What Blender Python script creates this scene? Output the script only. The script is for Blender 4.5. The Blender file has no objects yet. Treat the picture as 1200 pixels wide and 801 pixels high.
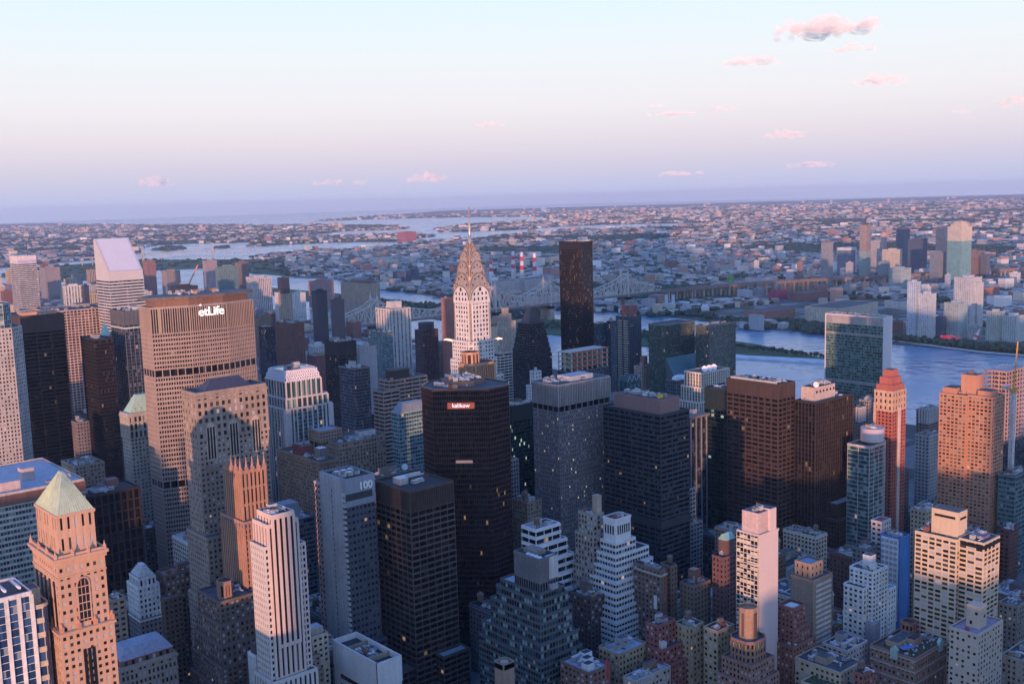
import bpy, math, random
from mathutils import Matrix, Vector
R = math.radians
sc = bpy.context.scene
col = sc.collection
# ------------------------------------------------------------------ camera
YAW, PITCH, ROLL, FPX, CH = R(40.78), R(7.61), R(-1.61), 1257.0, 324.0
_f = Vector((math.sin(YAW)*math.cos(PITCH), math.cos(YAW)*math.cos(PITCH), -math.sin(PITCH)))
_r = Vector((math.cos(YAW), -math.sin(YAW), 0)); _u = _r.cross(_f)
CR = _r*math.cos(ROLL) + _u*math.sin(ROLL); CU = -_r*math.sin(ROLL) + _u*math.cos(ROLL)
CAM = Vector((0, 0, CH))
cd = bpy.data.cameras.new('camera'); cam = bpy.data.objects.new('camera', cd); col.objects.link(cam)
cd.sensor_width = 36; cd.lens = FPX/1200*36; cd.clip_start = 1; cd.clip_end = 120000
m = Matrix((CR, CU, -_f)).transposed().to_4x4(); m.translation = CAM; cam.matrix_world = m
sc.camera = cam
HAZE, CLOUDD = 2.7e-5, 1.5e-3
# ------------------------------------------------------------------ sky and sun (grid north = +Y)
SUN_AZ, SUN_EL = R(229), R(1.4)         # clockwise from +Y
SD = Vector((math.sin(SUN_AZ)*math.cos(SUN_EL), math.cos(SUN_AZ)*math.cos(SUN_EL), math.sin(SUN_EL)))
w = bpy.data.worlds.new('World'); sc.world = w; w.use_nodes = True
nt = w.node_tree; N = nt.nodes; L = nt.links; N.clear()
out = N.new('ShaderNodeOutputWorld')
sky = N.new('ShaderNodeTexSky'); sky.sky_type = 'NISHITA'; sky.sun_disc = False
sky.sun_elevation = SUN_EL; sky.sun_rotation = SUN_AZ; sky.air_density = 1; sky.dust_density = 1.5; sky.ozone_density = 2
bg1 = N.new('ShaderNodeBackground'); bg1.inputs[1].default_value = 0.03; L.new(sky.outputs[0], bg1.inputs[0])
tc = N.new('ShaderNodeTexCoord'); sep = N.new('ShaderNodeSeparateXYZ'); L.new(tc.outputs['Generated'], sep.inputs[0])
mr = N.new('ShaderNodeMapRange'); mr.inputs[1].default_value = -.02; mr.inputs[2].default_value = 1
L.new(sep.outputs['Z'], mr.inputs[0])
rp = N.new('ShaderNodeValToRGB'); L.new(mr.outputs[0], rp.inputs[0])
def srgb(r, g, b): return tuple(((c/255/12.92) if c/255 <= .04045 else ((c/255+.055)/1.055)**2.4) for c in (r, g, b))
SKY = [(-.010, (200, 210, 242)), (-.001, (198, 208, 240)), (.010, (196, 202, 232)), (.030, (211, 207, 227)), (.055, (228, 221, 231)), (.085, (237, 234, 240)),
       (.125, (235, 240, 246)), (.165, (227, 241, 251)), (.21, (217, 237, 253)), (.34, (160, 203, 255)), (.55, (106, 165, 254)), (1.0, (62, 124, 238))]
SKY = [((p+.02)/1.02, c) for p, c in SKY]
cr = rp.color_ramp
for i, (p, c) in enumerate(SKY):
    e = cr.elements[i] if i < 2 else cr.elements.new(p)
    e.position = p; e.color = (*srgb(*c), 1)
# the afterglow round the low sun
dt = N.new('ShaderNodeVectorMath'); dt.operation = 'DOT_PRODUCT'; dt.inputs[1].default_value = SD
L.new(tc.outputs['Generated'], dt.inputs[0])
mx = N.new('ShaderNodeMath'); mx.operation = 'MAXIMUM'; mx.inputs[1].default_value = 0; L.new(dt.outputs['Value'], mx.inputs[0])
pw = N.new('ShaderNodeMath'); pw.operation = 'POWER'; pw.inputs[1].default_value = 4; L.new(mx.outputs[0], pw.inputs[0])
glow = N.new('ShaderNodeMix'); glow.data_type = 'RGBA'; glow.blend_type = 'ADD'
L.new(pw.outputs[0], glow.inputs[0]); L.new(rp.outputs[0], glow.inputs[6]); glow.inputs[7].default_value = (.31, .41, .55, 1)
bg2 = N.new('ShaderNodeBackground'); L.new(glow.outputs[2], bg2.inputs[0]); bg2.inputs[1].default_value = .72
add = N.new('ShaderNodeAddShader'); L.new(bg1.outputs[0], add.inputs[0]); L.new(bg2.outputs[0], add.inputs[1]); L.new(add.outputs[0], out.inputs[0])
sl = bpy.data.lights.new('sun', 'SUN'); sl.energy = 5.0; sl.angle = R(0.6); sl.color = (1.0, .50, .30)
so = bpy.data.objects.new('sun', sl); col.objects.link(so); so.rotation_euler = (-SD).to_track_quat('-Z', 'Y').to_euler(); so.location = (0, 0, 600)
vs = sc.view_settings; vs.view_transform = 'Standard'; vs.look = 'None'; vs.gamma = 1; vs.use_curve_mapping = False; vs.exposure = 0.52
sc.cycles.use_denoising = True
sc.cycles.max_bounces = 5; sc.cycles.diffuse_bounces = 3; sc.cycles.glossy_bounces = 3; sc.cycles.volume_bounces = 0; sc.cycles.transmission_bounces = 2
sc.cycles.sample_clamp_indirect = 4
# ------------------------------------------------------------------ materials
MATS = {}
def newmat(name):
    m = bpy.data.materials.new(name); m.use_nodes = True
    n = m.node_tree.nodes; return m, n, m.node_tree.links, n['Principled BSDF']
def wall(c, rough=.8, var=.22, scale=.05, metal=0.0, name=None):
    """masonry, concrete or metal with uneven weathering: blotches plus rain streaks stretched along Z"""
    k = ('w', c, rough, var, scale, metal)
    if k in MATS: return MATS[k]
    m, n, l, p = newmat(name or 'masonry')
    tc = n.new('ShaderNodeTexCoord')
    n1 = n.new('ShaderNodeTexNoise'); n1.inputs['Scale'].default_value = scale; n1.inputs['Detail'].default_value = 4; l.new(tc.outputs['Object'], n1.inputs['Vector'])
    mp = n.new('ShaderNodeMapping'); mp.inputs['Scale'].default_value = (.6, .6, .03); l.new(tc.outputs['Object'], mp.inputs[0])
    n2 = n.new('ShaderNodeTexNoise'); n2.inputs['Scale'].default_value = 1; n2.inputs['Detail'].default_value = 3; l.new(mp.outputs[0], n2.inputs['Vector'])
    ad = n.new('ShaderNodeMath'); ad.operation = 'ADD'; l.new(n1.outputs['Fac'], ad.inputs[0]); l.new(n2.outputs['Fac'], ad.inputs[1])
    mr = n.new('ShaderNodeMapRange'); mr.inputs[1].default_value = .6; mr.inputs[2].default_value = 1.4; mr.inputs[3].default_value = 1-var*1.5; mr.inputs[4].default_value = 1+var
    l.new(ad.outputs[0], mr.inputs[0])
    n3 = n.new('ShaderNodeTexNoise'); n3.inputs['Scale'].default_value = .55; n3.inputs['Detail'].default_value = 2; l.new(tc.outputs['Object'], n3.inputs['Vector'])
    m3 = n.new('ShaderNodeMapRange'); m3.inputs[1].default_value = .3; m3.inputs[2].default_value = .7; m3.inputs[3].default_value = 1-var*.55; m3.inputs[4].default_value = 1+var*.45; l.new(n3.outputs['Fac'], m3.inputs[0])
    mm = n.new('ShaderNodeMath'); mm.operation = 'MULTIPLY'; l.new(mr.outputs[0], mm.inputs[0]); l.new(m3.outputs[0], mm.inputs[1]); mr = mm
    mx = n.new('ShaderNodeVectorMath'); mx.operation = 'SCALE'; mx.inputs[0].default_value = c; l.new(mr.outputs[0], mx.inputs['Scale'])
    l.new(mx.outputs[0], p.inputs['Base Color']); p.inputs['Roughness'].default_value = rough; p.inputs['Metallic'].default_value = metal
    MATS[k] = m; return m
def glass(dark, mid, blind, lit=.01, rough=.12, pane=False, pblind=.12, pmid=.35, spec=.5, litc=(1, .60, .26), lits=.38):
    """glazing: every window cell draws its own tone; a few are lit from inside"""
    k = ('g', dark, mid, blind, lit, rough, pane, pblind, pmid, spec, litc, lits)
    if k in MATS: return MATS[k]
    m, n, l, p = newmat('window_glass')
    if pane:
        oi = n.new('ShaderNodeObjectInfo'); ge = n.new('ShaderNodeNewGeometry')
        ad = n.new('ShaderNodeMath'); ad.operation = 'ADD'; l.new(oi.outputs['Random'], ad.inputs[0]); l.new(ge.outputs['Random Per Island'], ad.inputs[1])
        wn = n.new('ShaderNodeTexWhiteNoise'); wn.noise_dimensions = '1D'; l.new(ad.outputs[0], wn.inputs['W'])
    else:
        uv = n.new('ShaderNodeTexCoord'); fl = n.new('ShaderNodeVectorMath'); fl.operation = 'FLOOR'; l.new(uv.outputs['UV'], fl.inputs[0])
        wn = n.new('ShaderNodeTexWhiteNoise'); wn.noise_dimensions = '2D'; l.new(fl.outputs[0], wn.inputs['Vector'])
    rp = n.new('ShaderNodeValToRGB'); rp.color_ramp.interpolation = 'CONSTANT'; l.new(wn.outputs['Value'], rp.inputs[0])
    e = rp.color_ramp.elements; e[0].position = 0; e[0].color = (*dark, 1); e[1].position = 1-pmid-pblind; e[1].color = (*mid, 1)
    e3 = e.new(1-pblind); e3.color = (*blind, 1)
    l.new(rp.outputs[0], p.inputs['Base Color']); p.inputs['Roughness'].default_value = rough; p.inputs['Specular IOR Level'].default_value = spec
    if lit > 0:
        sx = n.new('ShaderNodeSeparateColor'); l.new(wn.outputs['Color'], sx.inputs[0])
        gt = n.new('ShaderNodeMath'); gt.operation = 'GREATER_THAN'; gt.inputs[1].default_value = 1-lit; l.new(sx.outputs[0], gt.inputs[0])
        ml = n.new('ShaderNodeMath'); ml.operation = 'MULTIPLY'; l.new(gt.outputs[0], ml.inputs[0]); l.new(sx.outputs[1], ml.inputs[1])
        m2 = n.new('ShaderNodeMath'); m2.operation = 'MULTIPLY'; m2.inputs[1].default_value = lits; l.new(ml.outputs[0], m2.inputs[0])
        p.inputs['Emission Color'].default_value = (*litc, 1); l.new(m2.outputs[0], p.inputs['Emission Strength'])
    MATS[k] = m; return m
def farwall(c, win=.35, pw=.45, ph=.45, gl=(.04, .05, .07)):
    """masonry whose window openings are too small from here to be more than a pattern on the wall"""
    k = ('f', c, win, pw, ph, gl)
    if k in MATS: return MATS[k]
    m, n, l, p = newmat('far_masonry')
    uv = n.new('ShaderNodeTexCoord'); fr = n.new('ShaderNodeVectorMath'); fr.operation = 'FRACTION'; l.new(uv.outputs['UV'], fr.inputs[0])
    fl = n.new('ShaderNodeVectorMath'); fl.operation = 'FLOOR'; l.new(uv.outputs['UV'], fl.inputs[0])
    wn = n.new('ShaderNodeTexWhiteNoise'); wn.noise_dimensions = '2D'; l.new(fl.outputs[0], wn.inputs['Vector'])
    s = n.new('ShaderNodeSeparateXYZ'); l.new(fr.outputs[0], s.inputs[0])
    def band(o, h):
        a = n.new('ShaderNodeMath'); a.operation = 'COMPARE'; a.inputs[1].default_value = .5; a.inputs[2].default_value = h/2; l.new(o, a.inputs[0]); return a.outputs[0]
    mu = n.new('ShaderNodeMath'); mu.operation = 'MULTIPLY'; l.new(band(s.outputs[0], pw), mu.inputs[0]); l.new(band(s.outputs[1], ph), mu.inputs[1])
    mr = n.new('ShaderNodeMapRange'); mr.inputs[3].default_value = .45; mr.inputs[4].default_value = 1.0; l.new(wn.outputs['Value'], mr.inputs[0])
    m2 = n.new('ShaderNodeMath'); m2.operation = 'MULTIPLY'; l.new(mu.outputs[0], m2.inputs[0]); l.new(mr.outputs[0], m2.inputs[1])
    no = n.new('ShaderNodeTexNoise'); no.inputs['Scale'].default_value = .06; l.new(uv.outputs['Object'], no.inputs['Vector'])
    r2 = n.new('ShaderNodeMapRange'); r2.inputs[1].default_value = .3; r2.inputs[2].default_value = .7; r2.inputs[3].default_value = .85; r2.inputs[4].default_value = 1.1; l.new(no.outputs['Fac'], r2.inputs[0])
    v = n.new('ShaderNodeVectorMath'); v.operation = 'SCALE'; v.inputs[0].default_value = c; l.new(r2.outputs[0], v.inputs['Scale'])
    mi = n.new('ShaderNodeMix'); mi.data_type = 'RGBA'; l.new(m2.outputs[0], mi.inputs[0]); l.new(v.outputs[0], mi.inputs[6]); mi.inputs[7].default_value = (*gl, 1)
    l.new(mi.outputs[2], p.inputs['Base Color']); p.inputs['Roughness'].default_value = .6
    MATS[k] = m; return m
def attrmat(name, rough=.8):
    """one material for a mass of small things: each face carries its own base colour"""
    m, n, l, p = newmat(name)
    a = n.new('ShaderNodeAttribute'); a.attribute_name = 'tint'; l.new(a.outputs['Color'], p.inputs['Base Color']); p.inputs['Roughness'].default_value = rough
    return m
# wall colours
TAN = (.36, .28, .21); LTAN = (.50, .42, .32); BROWN = (.19, .125, .095); DKBR = (.075, .052, .045); BLACK = (.022, .022, .026); NAVY = (.028, .034, .055)
GREY = (.30, .295, .30); DGREY = (.12, .12, .13); LGREY = (.46, .455, .45); WHITE = (.74, .73, .71); CREAM = (.60, .49, .35); BRICK = (.24, .10, .075); RED = (.42, .07, .055)
ORANGE = (.50, .27, .17); PINK = (.52, .37, .31); LIME = (.50, .43, .36); TEAL = (.10, .19, .19); VERDI = (.36, .54, .42); PALE = (.50, .53, .54); BUFF = (.46, .38, .26)
# glazing kinds
GBLK = glass((.006, .007, .01), (.016, .018, .025), (.08, .08, .085), .004, lits=.3)
GBLU = glass((.012, .02, .035), (.03, .05, .08), (.12, .15, .18), .008)
GTEA = glass((.02, .06, .07), (.05, .14, .15), (.2, .3, .3), .006)
GBRZ = glass((.006, .006, .009), (.014, .012, .014), (.045, .033, .03), .007, lits=.22)
GGRN = glass((.004, .014, .014), (.008, .028, .027), (.03, .07, .065), .03, litc=(.7, .95, .75), lits=.45)
GDAY = glass((.015, .017, .022), (.06, .065, .075), (.34, .35, .38), .004, lits=.4, pblind=.22)
PANE = glass((.012, .014, .018), (.05, .055, .065), (.42, .44, .48), .006, lits=.3, pane=True, pblind=.27, pmid=.3)
GUN = glass((.02, .05, .047), (.05, .125, .115), (.11, .23, .205), 0, pblind=.25, pmid=.4)
ROOFG = wall((.085, .09, .105), .9, .3, .2); ROOFB = wall((.045, .045, .05), .9, .3, .2); ROOFW = wall((.40, .41, .45), .8, .2, .2); ROOFT = wall((.13, .115, .105), .9, .25, .2)
METAL = wall((.42, .43, .45), .45, .2, .3, .3); DMETAL = wall((.06, .06, .065), .5, .2); WOOD = wall((.16, .10, .07), .9, .3, 1.0); VENT = wall((.62, .62, .62), .5, .15, .4)
# ------------------------------------------------------------------ mesh builder
class MB:
    def __init__(s): s.v = []; s.f = []; s.uv = {}; s.sm = set(); s.tint = None
    def quad(s, a, b, c, d, uv=None):
        i = len(s.v); s.v += [a, b, c, d]; s.f.append((i, i+1, i+2, i+3))
        if uv: s.uv[len(s.f)-1] = uv
    def box(s, x0, x1, y0, y1, z0, z1):
        i = len(s.v); s.v += [(x0,y0,z0),(x1,y0,z0),(x1,y1,z0),(x0,y1,z0),(x0,y0,z1),(x1,y0,z1),(x1,y1,z1),(x0,y1,z1)]
        s.f += [(i,i+1,i+5,i+4),(i+1,i+2,i+6,i+5),(i+2,i+3,i+7,i+6),(i+3,i,i+4,i+7),(i+4,i+5,i+6,i+7),(i+3,i+2,i+1,i)]
        return s
    def obox(s, p, t, n, s0, s1, d0, d1, z0, z1):
        """box in the frame of a facade: s along t from p, d outward along n"""
        i = len(s.v)
        def P(a, d, z): return (p[0]+t[0]*a+n[0]*d, p[1]+t[1]*a+n[1]*d, z)
        s.v += [P(s0,d1,z0),P(s1,d1,z0),P(s1,d0,z0),P(s0,d0,z0),P(s0,d1,z1),P(s1,d1,z1),P(s1,d0,z1),P(s0,d0,z1)]
        s.f += [(i,i+1,i+5,i+4),(i+1,i+2,i+6,i+5),(i+3,i,i+4,i+7),(i+4,i+5,i+6,i+7),(i+3,i+2,i+1,i)]
    def prism(s, poly, z0, z1, cap=True, bay=None, fh=None, poly2=None):
        n = len(poly); i = len(s.v); q = poly2 or poly
        s.v += [(x, y, z0) for x, y in poly] + [(x, y, z1) for x, y in q]; run = 0
        for k in range(n):
            j = (k+1) % n; s.f.append((i+k, i+j, i+n+j, i+n+k))
            if bay:
                Ln = math.dist(poly[k], poly[j]); nb = max(1, round(Ln/bay)); nf = max(1, round((z1-z0)/fh)); b0 = z0*.37+run; run += nb+3
                s.uv[len(s.f)-1] = ((run, b0//1), (run+nb, b0//1), (run+nb, b0//1+nf), (run, b0//1+nf))
        if cap:
            s.f.append(tuple(i+n+k for k in range(n)))
        return s
    def cyl(s, x, y, r, z0, z1, n=14, r1=None):
        r1 = r if r1 is None else r1
        a = [(x+r*math.cos(2*math.pi*k/n), y+r*math.sin(2*math.pi*k/n)) for k in range(n)]
        b = [(x+r1*math.cos(2*math.pi*k/n), y+r1*math.sin(2*math.pi*k/n)) for k in range(n)]
        f0 = len(s.f); s.prism(a, z0, z1, True, poly2=b); s.sm.update(range(f0, f0+n)); return s
    def bar(s, a, b, t):
        a = Vector(a); b = Vector(b); d = (b-a).normalized(); k = Vector((0, 0, 1)) if abs(d.z) < .9 else Vector((1, 0, 0))
        e = d.cross(k).normalized()*t/2; g = d.cross(e).normalized()*t/2; i = len(s.v)
        for c in (a, b): s.v += [tuple(c+e+g), tuple(c-e+g), tuple(c-e-g), tuple(c+e-g)]
        s.f += [(i,i+1,i+5,i+4),(i+1,i+2,i+6,i+5),(i+2,i+3,i+7,i+6),(i+3,i,i+4,i+7),(i+3,i+2,i+1,i),(i+4,i+5,i+6,i+7)]
    def dome(s, x, y, z, rx, rz, n=10, k=4, jit=0, rnd=None):
        rings = []
        for a in range(k+1):
            t = a/k*math.pi/2; i = len(s.v)
            for b in range(n):
                f = 2*math.pi*b/n; s.v.append((x+rx*math.cos(t)*math.cos(f), y+rx*math.cos(t)*math.sin(f), z+rz*math.sin(t)))
            rings.append(i)
        for a in range(k):
            for b in range(n):
                c = (b+1) % n; s.f.append((rings[a]+b, rings[a]+c, rings[a+1]+c, rings[a+1]+b)); s.sm.add(len(s.f)-1)
    def build(s, name, mat, parent=None, loc=(0, 0, 0)):
        me = bpy.data.meshes.new(name); me.from_pydata(s.v, [], s.f)
        if s.uv:
            u = me.uv_layers.new(name='UVMap').data; k = 0; buf = [0.0]*(2*len(me.loops))
            for fi, f in enumerate(s.f):
                q = s.uv.get(fi)
                if q and len(q) == len(f):
                    for c, t in enumerate(q): buf[2*(k+c)] = t[0]; buf[2*(k+c)+1] = t[1]
                k += len(f)
            u.foreach_set('uv', buf)
        if s.tint:
            a = me.attributes.new('tint', 'FLOAT_COLOR', 'FACE'); buf = []
            for c in s.tint: buf += [*c, 1.0]
            a.data.foreach_set('color', buf)
        if s.sm:
            sm = [i in s.sm for i in range(len(s.f))]; me.polygons.foreach_set('use_smooth', sm)
        me.materials.append(mat); me.update()
        o = bpy.data.objects.new(name, me); o.location = loc; col.objects.link(o)
        if parent: o.parent = parent
        return o
def link(name, me, parent, loc, rz=0):
    o = bpy.data.objects.new(name, me); o.location = loc; o.rotation_euler.z = rz; o.parent = parent; col.objects.link(o); return o
THINGS = []
def thing(name, label, cat, loc, group=None):
    o = bpy.data.objects.new(name, None); o.empty_display_size = 5; o.location = loc; col.objects.link(o); tag(o, label, cat, group); return o
def tag(o, label, cat, group=None, kind=None):
    if label: o['label'] = label
    if cat: o['category'] = cat
    if group: o['group'] = group
    if kind: o['kind'] = kind
    if label: THINGS.append(o)
    return o
def proj(p):
    d = Vector(p)-CAM; z = d.dot(_f); return 600+FPX*d.dot(CR)/z, 400.5-FPX*d.dot(CU)/z
def rect(x0, y0, w, d): return [(x0, y0), (x0+w, y0), (x0+w, y0+d), (x0, y0+d)]
def chamf(x0, y0, w, d, c): return [(x0+c, y0), (x0+w-c, y0), (x0+w, y0+c), (x0+w, y0+d-c), (x0+w-c, y0+d), (x0+c, y0+d), (x0, y0+d-c), (x0, y0+c)]
# shared roof furniture
def _tank():
    b = MB(); b.cyl(0, 0, 2.0, 2.6, 6.4, 12); body = b.build('water_tank', WOOD)
    c = MB(); c.cyl(0, 0, 2.2, 6.4, 7.9, 12, .15)
    l = MB()
    for x in (-1.2, 1.2):
        for y in (-1.2, 1.2): l.box(x-.15, x+.15, y-.15, y+.15, 0, 2.7)
    l.box(-1.7, 1.7, -1.7, 1.7, 2.4, 2.6)
    r = c.build('tank_roof', wall((.2, .15, .12), .9)); g = l.build('tank_legs', DMETAL)
    return body.data, r.data, g.data, (body, r, g)
_T = _tank()
for _o in _T[3]: bpy.data.objects.remove(_o)
def tank(root, x, y, z, s=1.0):
    o = link('water_tank', _T[0], root, (x, y, z)); o.scale = (s, s, s)
    link('tank_roof', _T[1], o, (0, 0, 0)); link('tank_legs', _T[2], o, (0, 0, 0)); return o
def cooler(root, x, y, z, w=4, d=3, h=2.5, fans=2):
    b = MB(); b.box(-w/2, w/2, -d/2, d/2, .4, h); o = b.build('cooling_unit', METAL, root, (x, y, z))
    f = MB()
    for k in range(fans): f.cyl(-w/2+w*(k+.5)/fans, 0, min(w/fans, d)*.36, h, h+.45, 12)
    f.build('fan', VENT if rnd.random() < .5 else DMETAL, o); return o
rnd = random.Random(7)
def vary(r_, c, a, b_):
    k = r_.uniform(a, b_); return tuple(min(.78, v*k*r_.uniform(.96, 1.04)) for v in c)
class Bld:
    """a building: an Empty at its south-west corner at street level; walls, glazing, roofs and roof furniture are its parts"""
    def __init__(s, kind, label, cat, x, y, group=None):
        s.x, s.y = x, y; s.root = thing(kind, label, cat, (x, y, 0), group); s.W = {}; s.panes = []; s.cells = {}
        s.hero = True
    def mb(s, name, mat, uid=0):
        k = (name, mat.name, uid)
        if k not in s.W: s.W[k] = (MB(), mat, name)
        return s.W[k][0]
    def tier(s, poly, z0, z1, wm, gm, bay=3.2, fh=3.6, pw=1.4, sh=1.6, pd=.35, sd=.28, tb=0, win=False, roof=ROOFG, par=1.2, bb=None, skip=(), corner=0, wname='wall'):
        """piers and spandrels standing proud of a core; the gaps between them are the windows"""
        wb = s.mb(wname, wm, 0 if wname == 'wall' else z0); n = len(poly); zt = z1-tb
        core = s.mb('glazing', gm) if not win else s.mb('wall', wm)
        if win: core.prism(poly, z0, zt, tb == 0)
        else: core.prism(poly, z0, zt, tb == 0, bay/max(1, round(bay/2.5)), fh)
        if tb: wb.prism(poly, zt, z1, True)
        for k in range(n):
            p, q = poly[k], poly[(k+1) % n]; Ln = math.dist(p, q)
            if Ln < 1.0: continue
            t = ((q[0]-p[0])/Ln, (q[1]-p[1])/Ln); nn = (t[1], -t[0])
            mx, my = s.x+(p[0]+q[0])/2, s.y+(p[1]+q[1])/2
            if nn[0]*(-mx)+nn[1]*(-my) < -.15*math.hypot(mx, my): continue          # turned well away from the camera
            nb = max(1, round(Ln/bay)); b = Ln/nb; nf = max(1, round((zt-z0)/fh)); fz = (zt-z0)/nf
            for i in range(nb+1):
                a, c = i*b-pw/2, i*b+pw/2
                if i == 0: a = 0; c = max(c, corner)
                if i == nb: c = Ln+pd; a = min(a, Ln-corner)
                wb.obox(p, t, nn, a, c, 0, pd, z0, z1)
            for j in range(nf+1):
                a, c = z0+j*fz-sh*.4, z0+j*fz+sh*.6
                if j == 0: a = z0
                if j == nf: c = zt
                wb.obox(p, t, nn, 0, Ln+sd, 0, sd, a, c-.01)
            if bb:
                for zb, hb in bb: s.mb('louvre_band', DMETAL).obox(p, t, nn, -.01, Ln+pd*.7, 0, pd*.7, zb, zb+hb)
            if win and k not in skip:
                for i in range(nb):
                    a, c = i*b+pw/2, (i+1)*b-pw/2
                    if i == 0: a = max(pw/2, corner)
                    if i == nb-1: c = min(c, Ln-corner)
                    if c-a < .3: continue
                    for j in range(nf):
                        s.panes.append((p, t, nn, (a+c)/2, c-a, z0+j*fz+sh*.6, fz-sh))
        if roof: s.roof(poly, z1, wm, roof, par)
    def roof(s, poly, z, wm, rm, par=1.2, th=.5):
        b = MB(); b.prism(poly, z+.02, z+.12); b.build('roof', rm, s.root)
        if par:
            pb = s.mb('parapet', wm, (z, poly[0])); n = len(poly)
            for k in range(n):
                p, q = poly[k], poly[(k+1) % n]; Ln = math.dist(p, q)
                if Ln < .5: continue
                t = ((q[0]-p[0])/Ln, (q[1]-p[1])/Ln); nn = (t[1], -t[0])
                pb.obox(p, t, nn, -.2, Ln-.2 if n == 4 else Ln, -th, .42, z-.6, z+par)
    def blk(s, name, x0, y0, w, d, z0, z1, m, roof=None):
        b = MB(); b.box(x0, x0+w, y0, y0+d, z0, z1); o = b.build(name, m, s.root)
        if roof: MB().box(x0+.5, x0+w-.5, y0+.5, y0+d-.5, z1-.02, z1+.12).build('penthouse_roof', roof, o)
        return o
    def clutter(s, x0, y0, w, d, z, n=6, tanks=0, ph=True, m=None):
        z += .1
        if ph:
            a = w*rnd.uniform(.22, .4); c = d*rnd.uniform(.22, .4); h = rnd.uniform(3, 6)
            s.blk('penthouse', x0+rnd.uniform(.2, .8)*(w-a), y0+rnd.uniform(.4, .9)*(d-c), a, c, z, z+h, m or wall(rnd.choice((LGREY, TAN, GREY, BROWN))), ROOFG)
        n = round(n*2.3) if w*d > 120 else n
        for _ in range(n):
            px, py = x0+2+rnd.random()*max(.1, w-4), y0+2+rnd.random()*max(.1, d-4); k = rnd.random()
            if k < .45: cooler(s.root, px, py, z, rnd.uniform(2, 5), rnd.uniform(2, 3.4), rnd.uniform(1.4, 3), rnd.choice((1, 2, 2, 3)))
            elif k < .7:
                b = MB(); b.box(-.5, .5, -rnd.uniform(2, 5), rnd.uniform(2, 4), .3, 1.2); b.box(-.9, .9, -1, 1, 0, 1.6); b.build('vent_duct', VENT, s.root, (px, py, z))
            elif k < .85: b = MB(); b.cyl(0, 0, .5, 0, 2.2, 10); b.cyl(0, 0, .8, 2.2, 2.7, 10); b.build('vent_pipe', METAL, s.root, (px, py, z))
            else: b = MB(); b.box(-1.4, 1.4, -1.2, 1.2, 0, 2.6); b.box(-1.6, 1.6, -1.4, 1.4, 2.6, 2.8); b.build('stair_head', wall(rnd.choice((BRICK, TAN, LGREY))), s.root, (px, py, z))
        for _ in range(1+(n > 9)):
            q = MB(); ax, ay = x0+1+rnd.random()*max(.1, w-3), y0+1+rnd.random()*max(.1, d-3); bx, by = x0+1+rnd.random()*max(.1, w-3), ay; q.bar((ax, ay, z+.6), (bx+.2, by, z+.6), .5); q.bar((bx+.2, by, z+.6), (bx+.2, y0+1+rnd.random()*max(.1, d-2), z+.6), .45); q.build('roof_pipe', VENT if rnd.random() < .6 else DMETAL, s.root)
        for _ in range(tanks): tank(s.root, x0+3+rnd.random()*max(.1, w-6), y0+3+rnd.random()*max(.1, d-6), z, rnd.uniform(.9, 1.3))
    def done(s, npane=100):
        for mb, mat, name in s.W.values():
            if name in ('cornice', 'louvre_band', 'blank_wall') and len(mb.v) % 8 == 0 and len(mb.v) > 8:
                for i in range(0, len(mb.v), 8): c = MB(); c.v = mb.v[i:i+8]; c.f = [(0,1,5,4),(1,2,6,5),(2,3,7,6),(3,0,4,7),(4,5,6,7),(3,2,1,0)]; c.build(name, mat, s.root)
            else: mb.build(name, mat, s.root)
        if s.panes:
            def key(q):
                p, t, nn, a, wd, z, h = q; X, Y, Z = s.x+p[0]+t[0]*a, s.y+p[1]+t[1]*a, z+h/2-CH
                px, py = proj((X, Y, z+h/2)); D2 = X*X+Y*Y+Z*Z
                return -wd*h*abs(nn[0]*X+nn[1]*Y)/D2**1.5*(1 if -5 < px < 1205 and py < 806 else .001)
            s.panes.sort(key=key); meshes = {}
            for p, t, nn, a, wd, z, h in s.panes[:npane]:
                k = (round(wd, 2), round(h, 2))
                if k not in meshes:
                    b = MB(); b.box(-wd/2, wd/2, -.06, 0, 0, h); o = b.build('window', PANE); meshes[k] = o.data; bpy.data.objects.remove(o)
                link('window', meshes[k], s.root, (p[0]+t[0]*a+nn[0]*.02, p[1]+t[1]*a+nn[1]*.02, z+.005), math.atan2(t[1], t[0]))
            b = MB()
            for p, t, nn, a, wd, z, h in s.panes[npane:]:
                def P(x, zz): return (p[0]+t[0]*x+nn[0]*.08, p[1]+t[1]*x+nn[1]*.08, zz)
                b.quad(P(a-wd/2, z), P(a+wd/2, z), P(a+wd/2, z+h), P(a-wd/2, z+h))
            if b.f: b.build('window', PANE, s.root)['kind'] = 'stuff'
        return s
def tower(pos, kind, label, cat, wc, gm, bay=3.2, fh=3.6, pw=1.4, sh=1.6, pd=.35, sd=.28, tb=0, rough=.8, metal=0, n=6, tanks=0, ph=True, poly=None, roof=ROOFG, z0=0, win=False, fin=True, **k):
    """a plain shaft with a flat roof at pos = (x, y, east-west, north-south, height)"""
    x, y, w_, d_, h = pos; b = Bld(kind, label, cat, x, y); b.w, b.d, b.h = w_, d_, h
    wm = wall(wc, rough, metal=metal) if isinstance(wc, tuple) else wc; b.wm = wm; b.gm = gm
    b.tier(poly or rect(0, 0, w_, d_), z0, h, wm, gm, bay, fh, pw, sh, pd, sd, tb, roof=roof, win=win, **k)
    if n or tanks: b.clutter(1, 1, w_-2, d_-2, h, n, tanks, ph)
    if fin: b.done()
    return b
BAND = dict(bay=7, fh=3.8, pw=.5, sh=1.6, pd=.2, sd=.42)
PIER = dict(bay=2.6, fh=3.8, pw=.85, sh=1.3, pd=.55, sd=.12)
CURT = dict(bay=1.9, fh=3.7, pw=.25, sh=.7, pd=.16, sd=.1)
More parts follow.
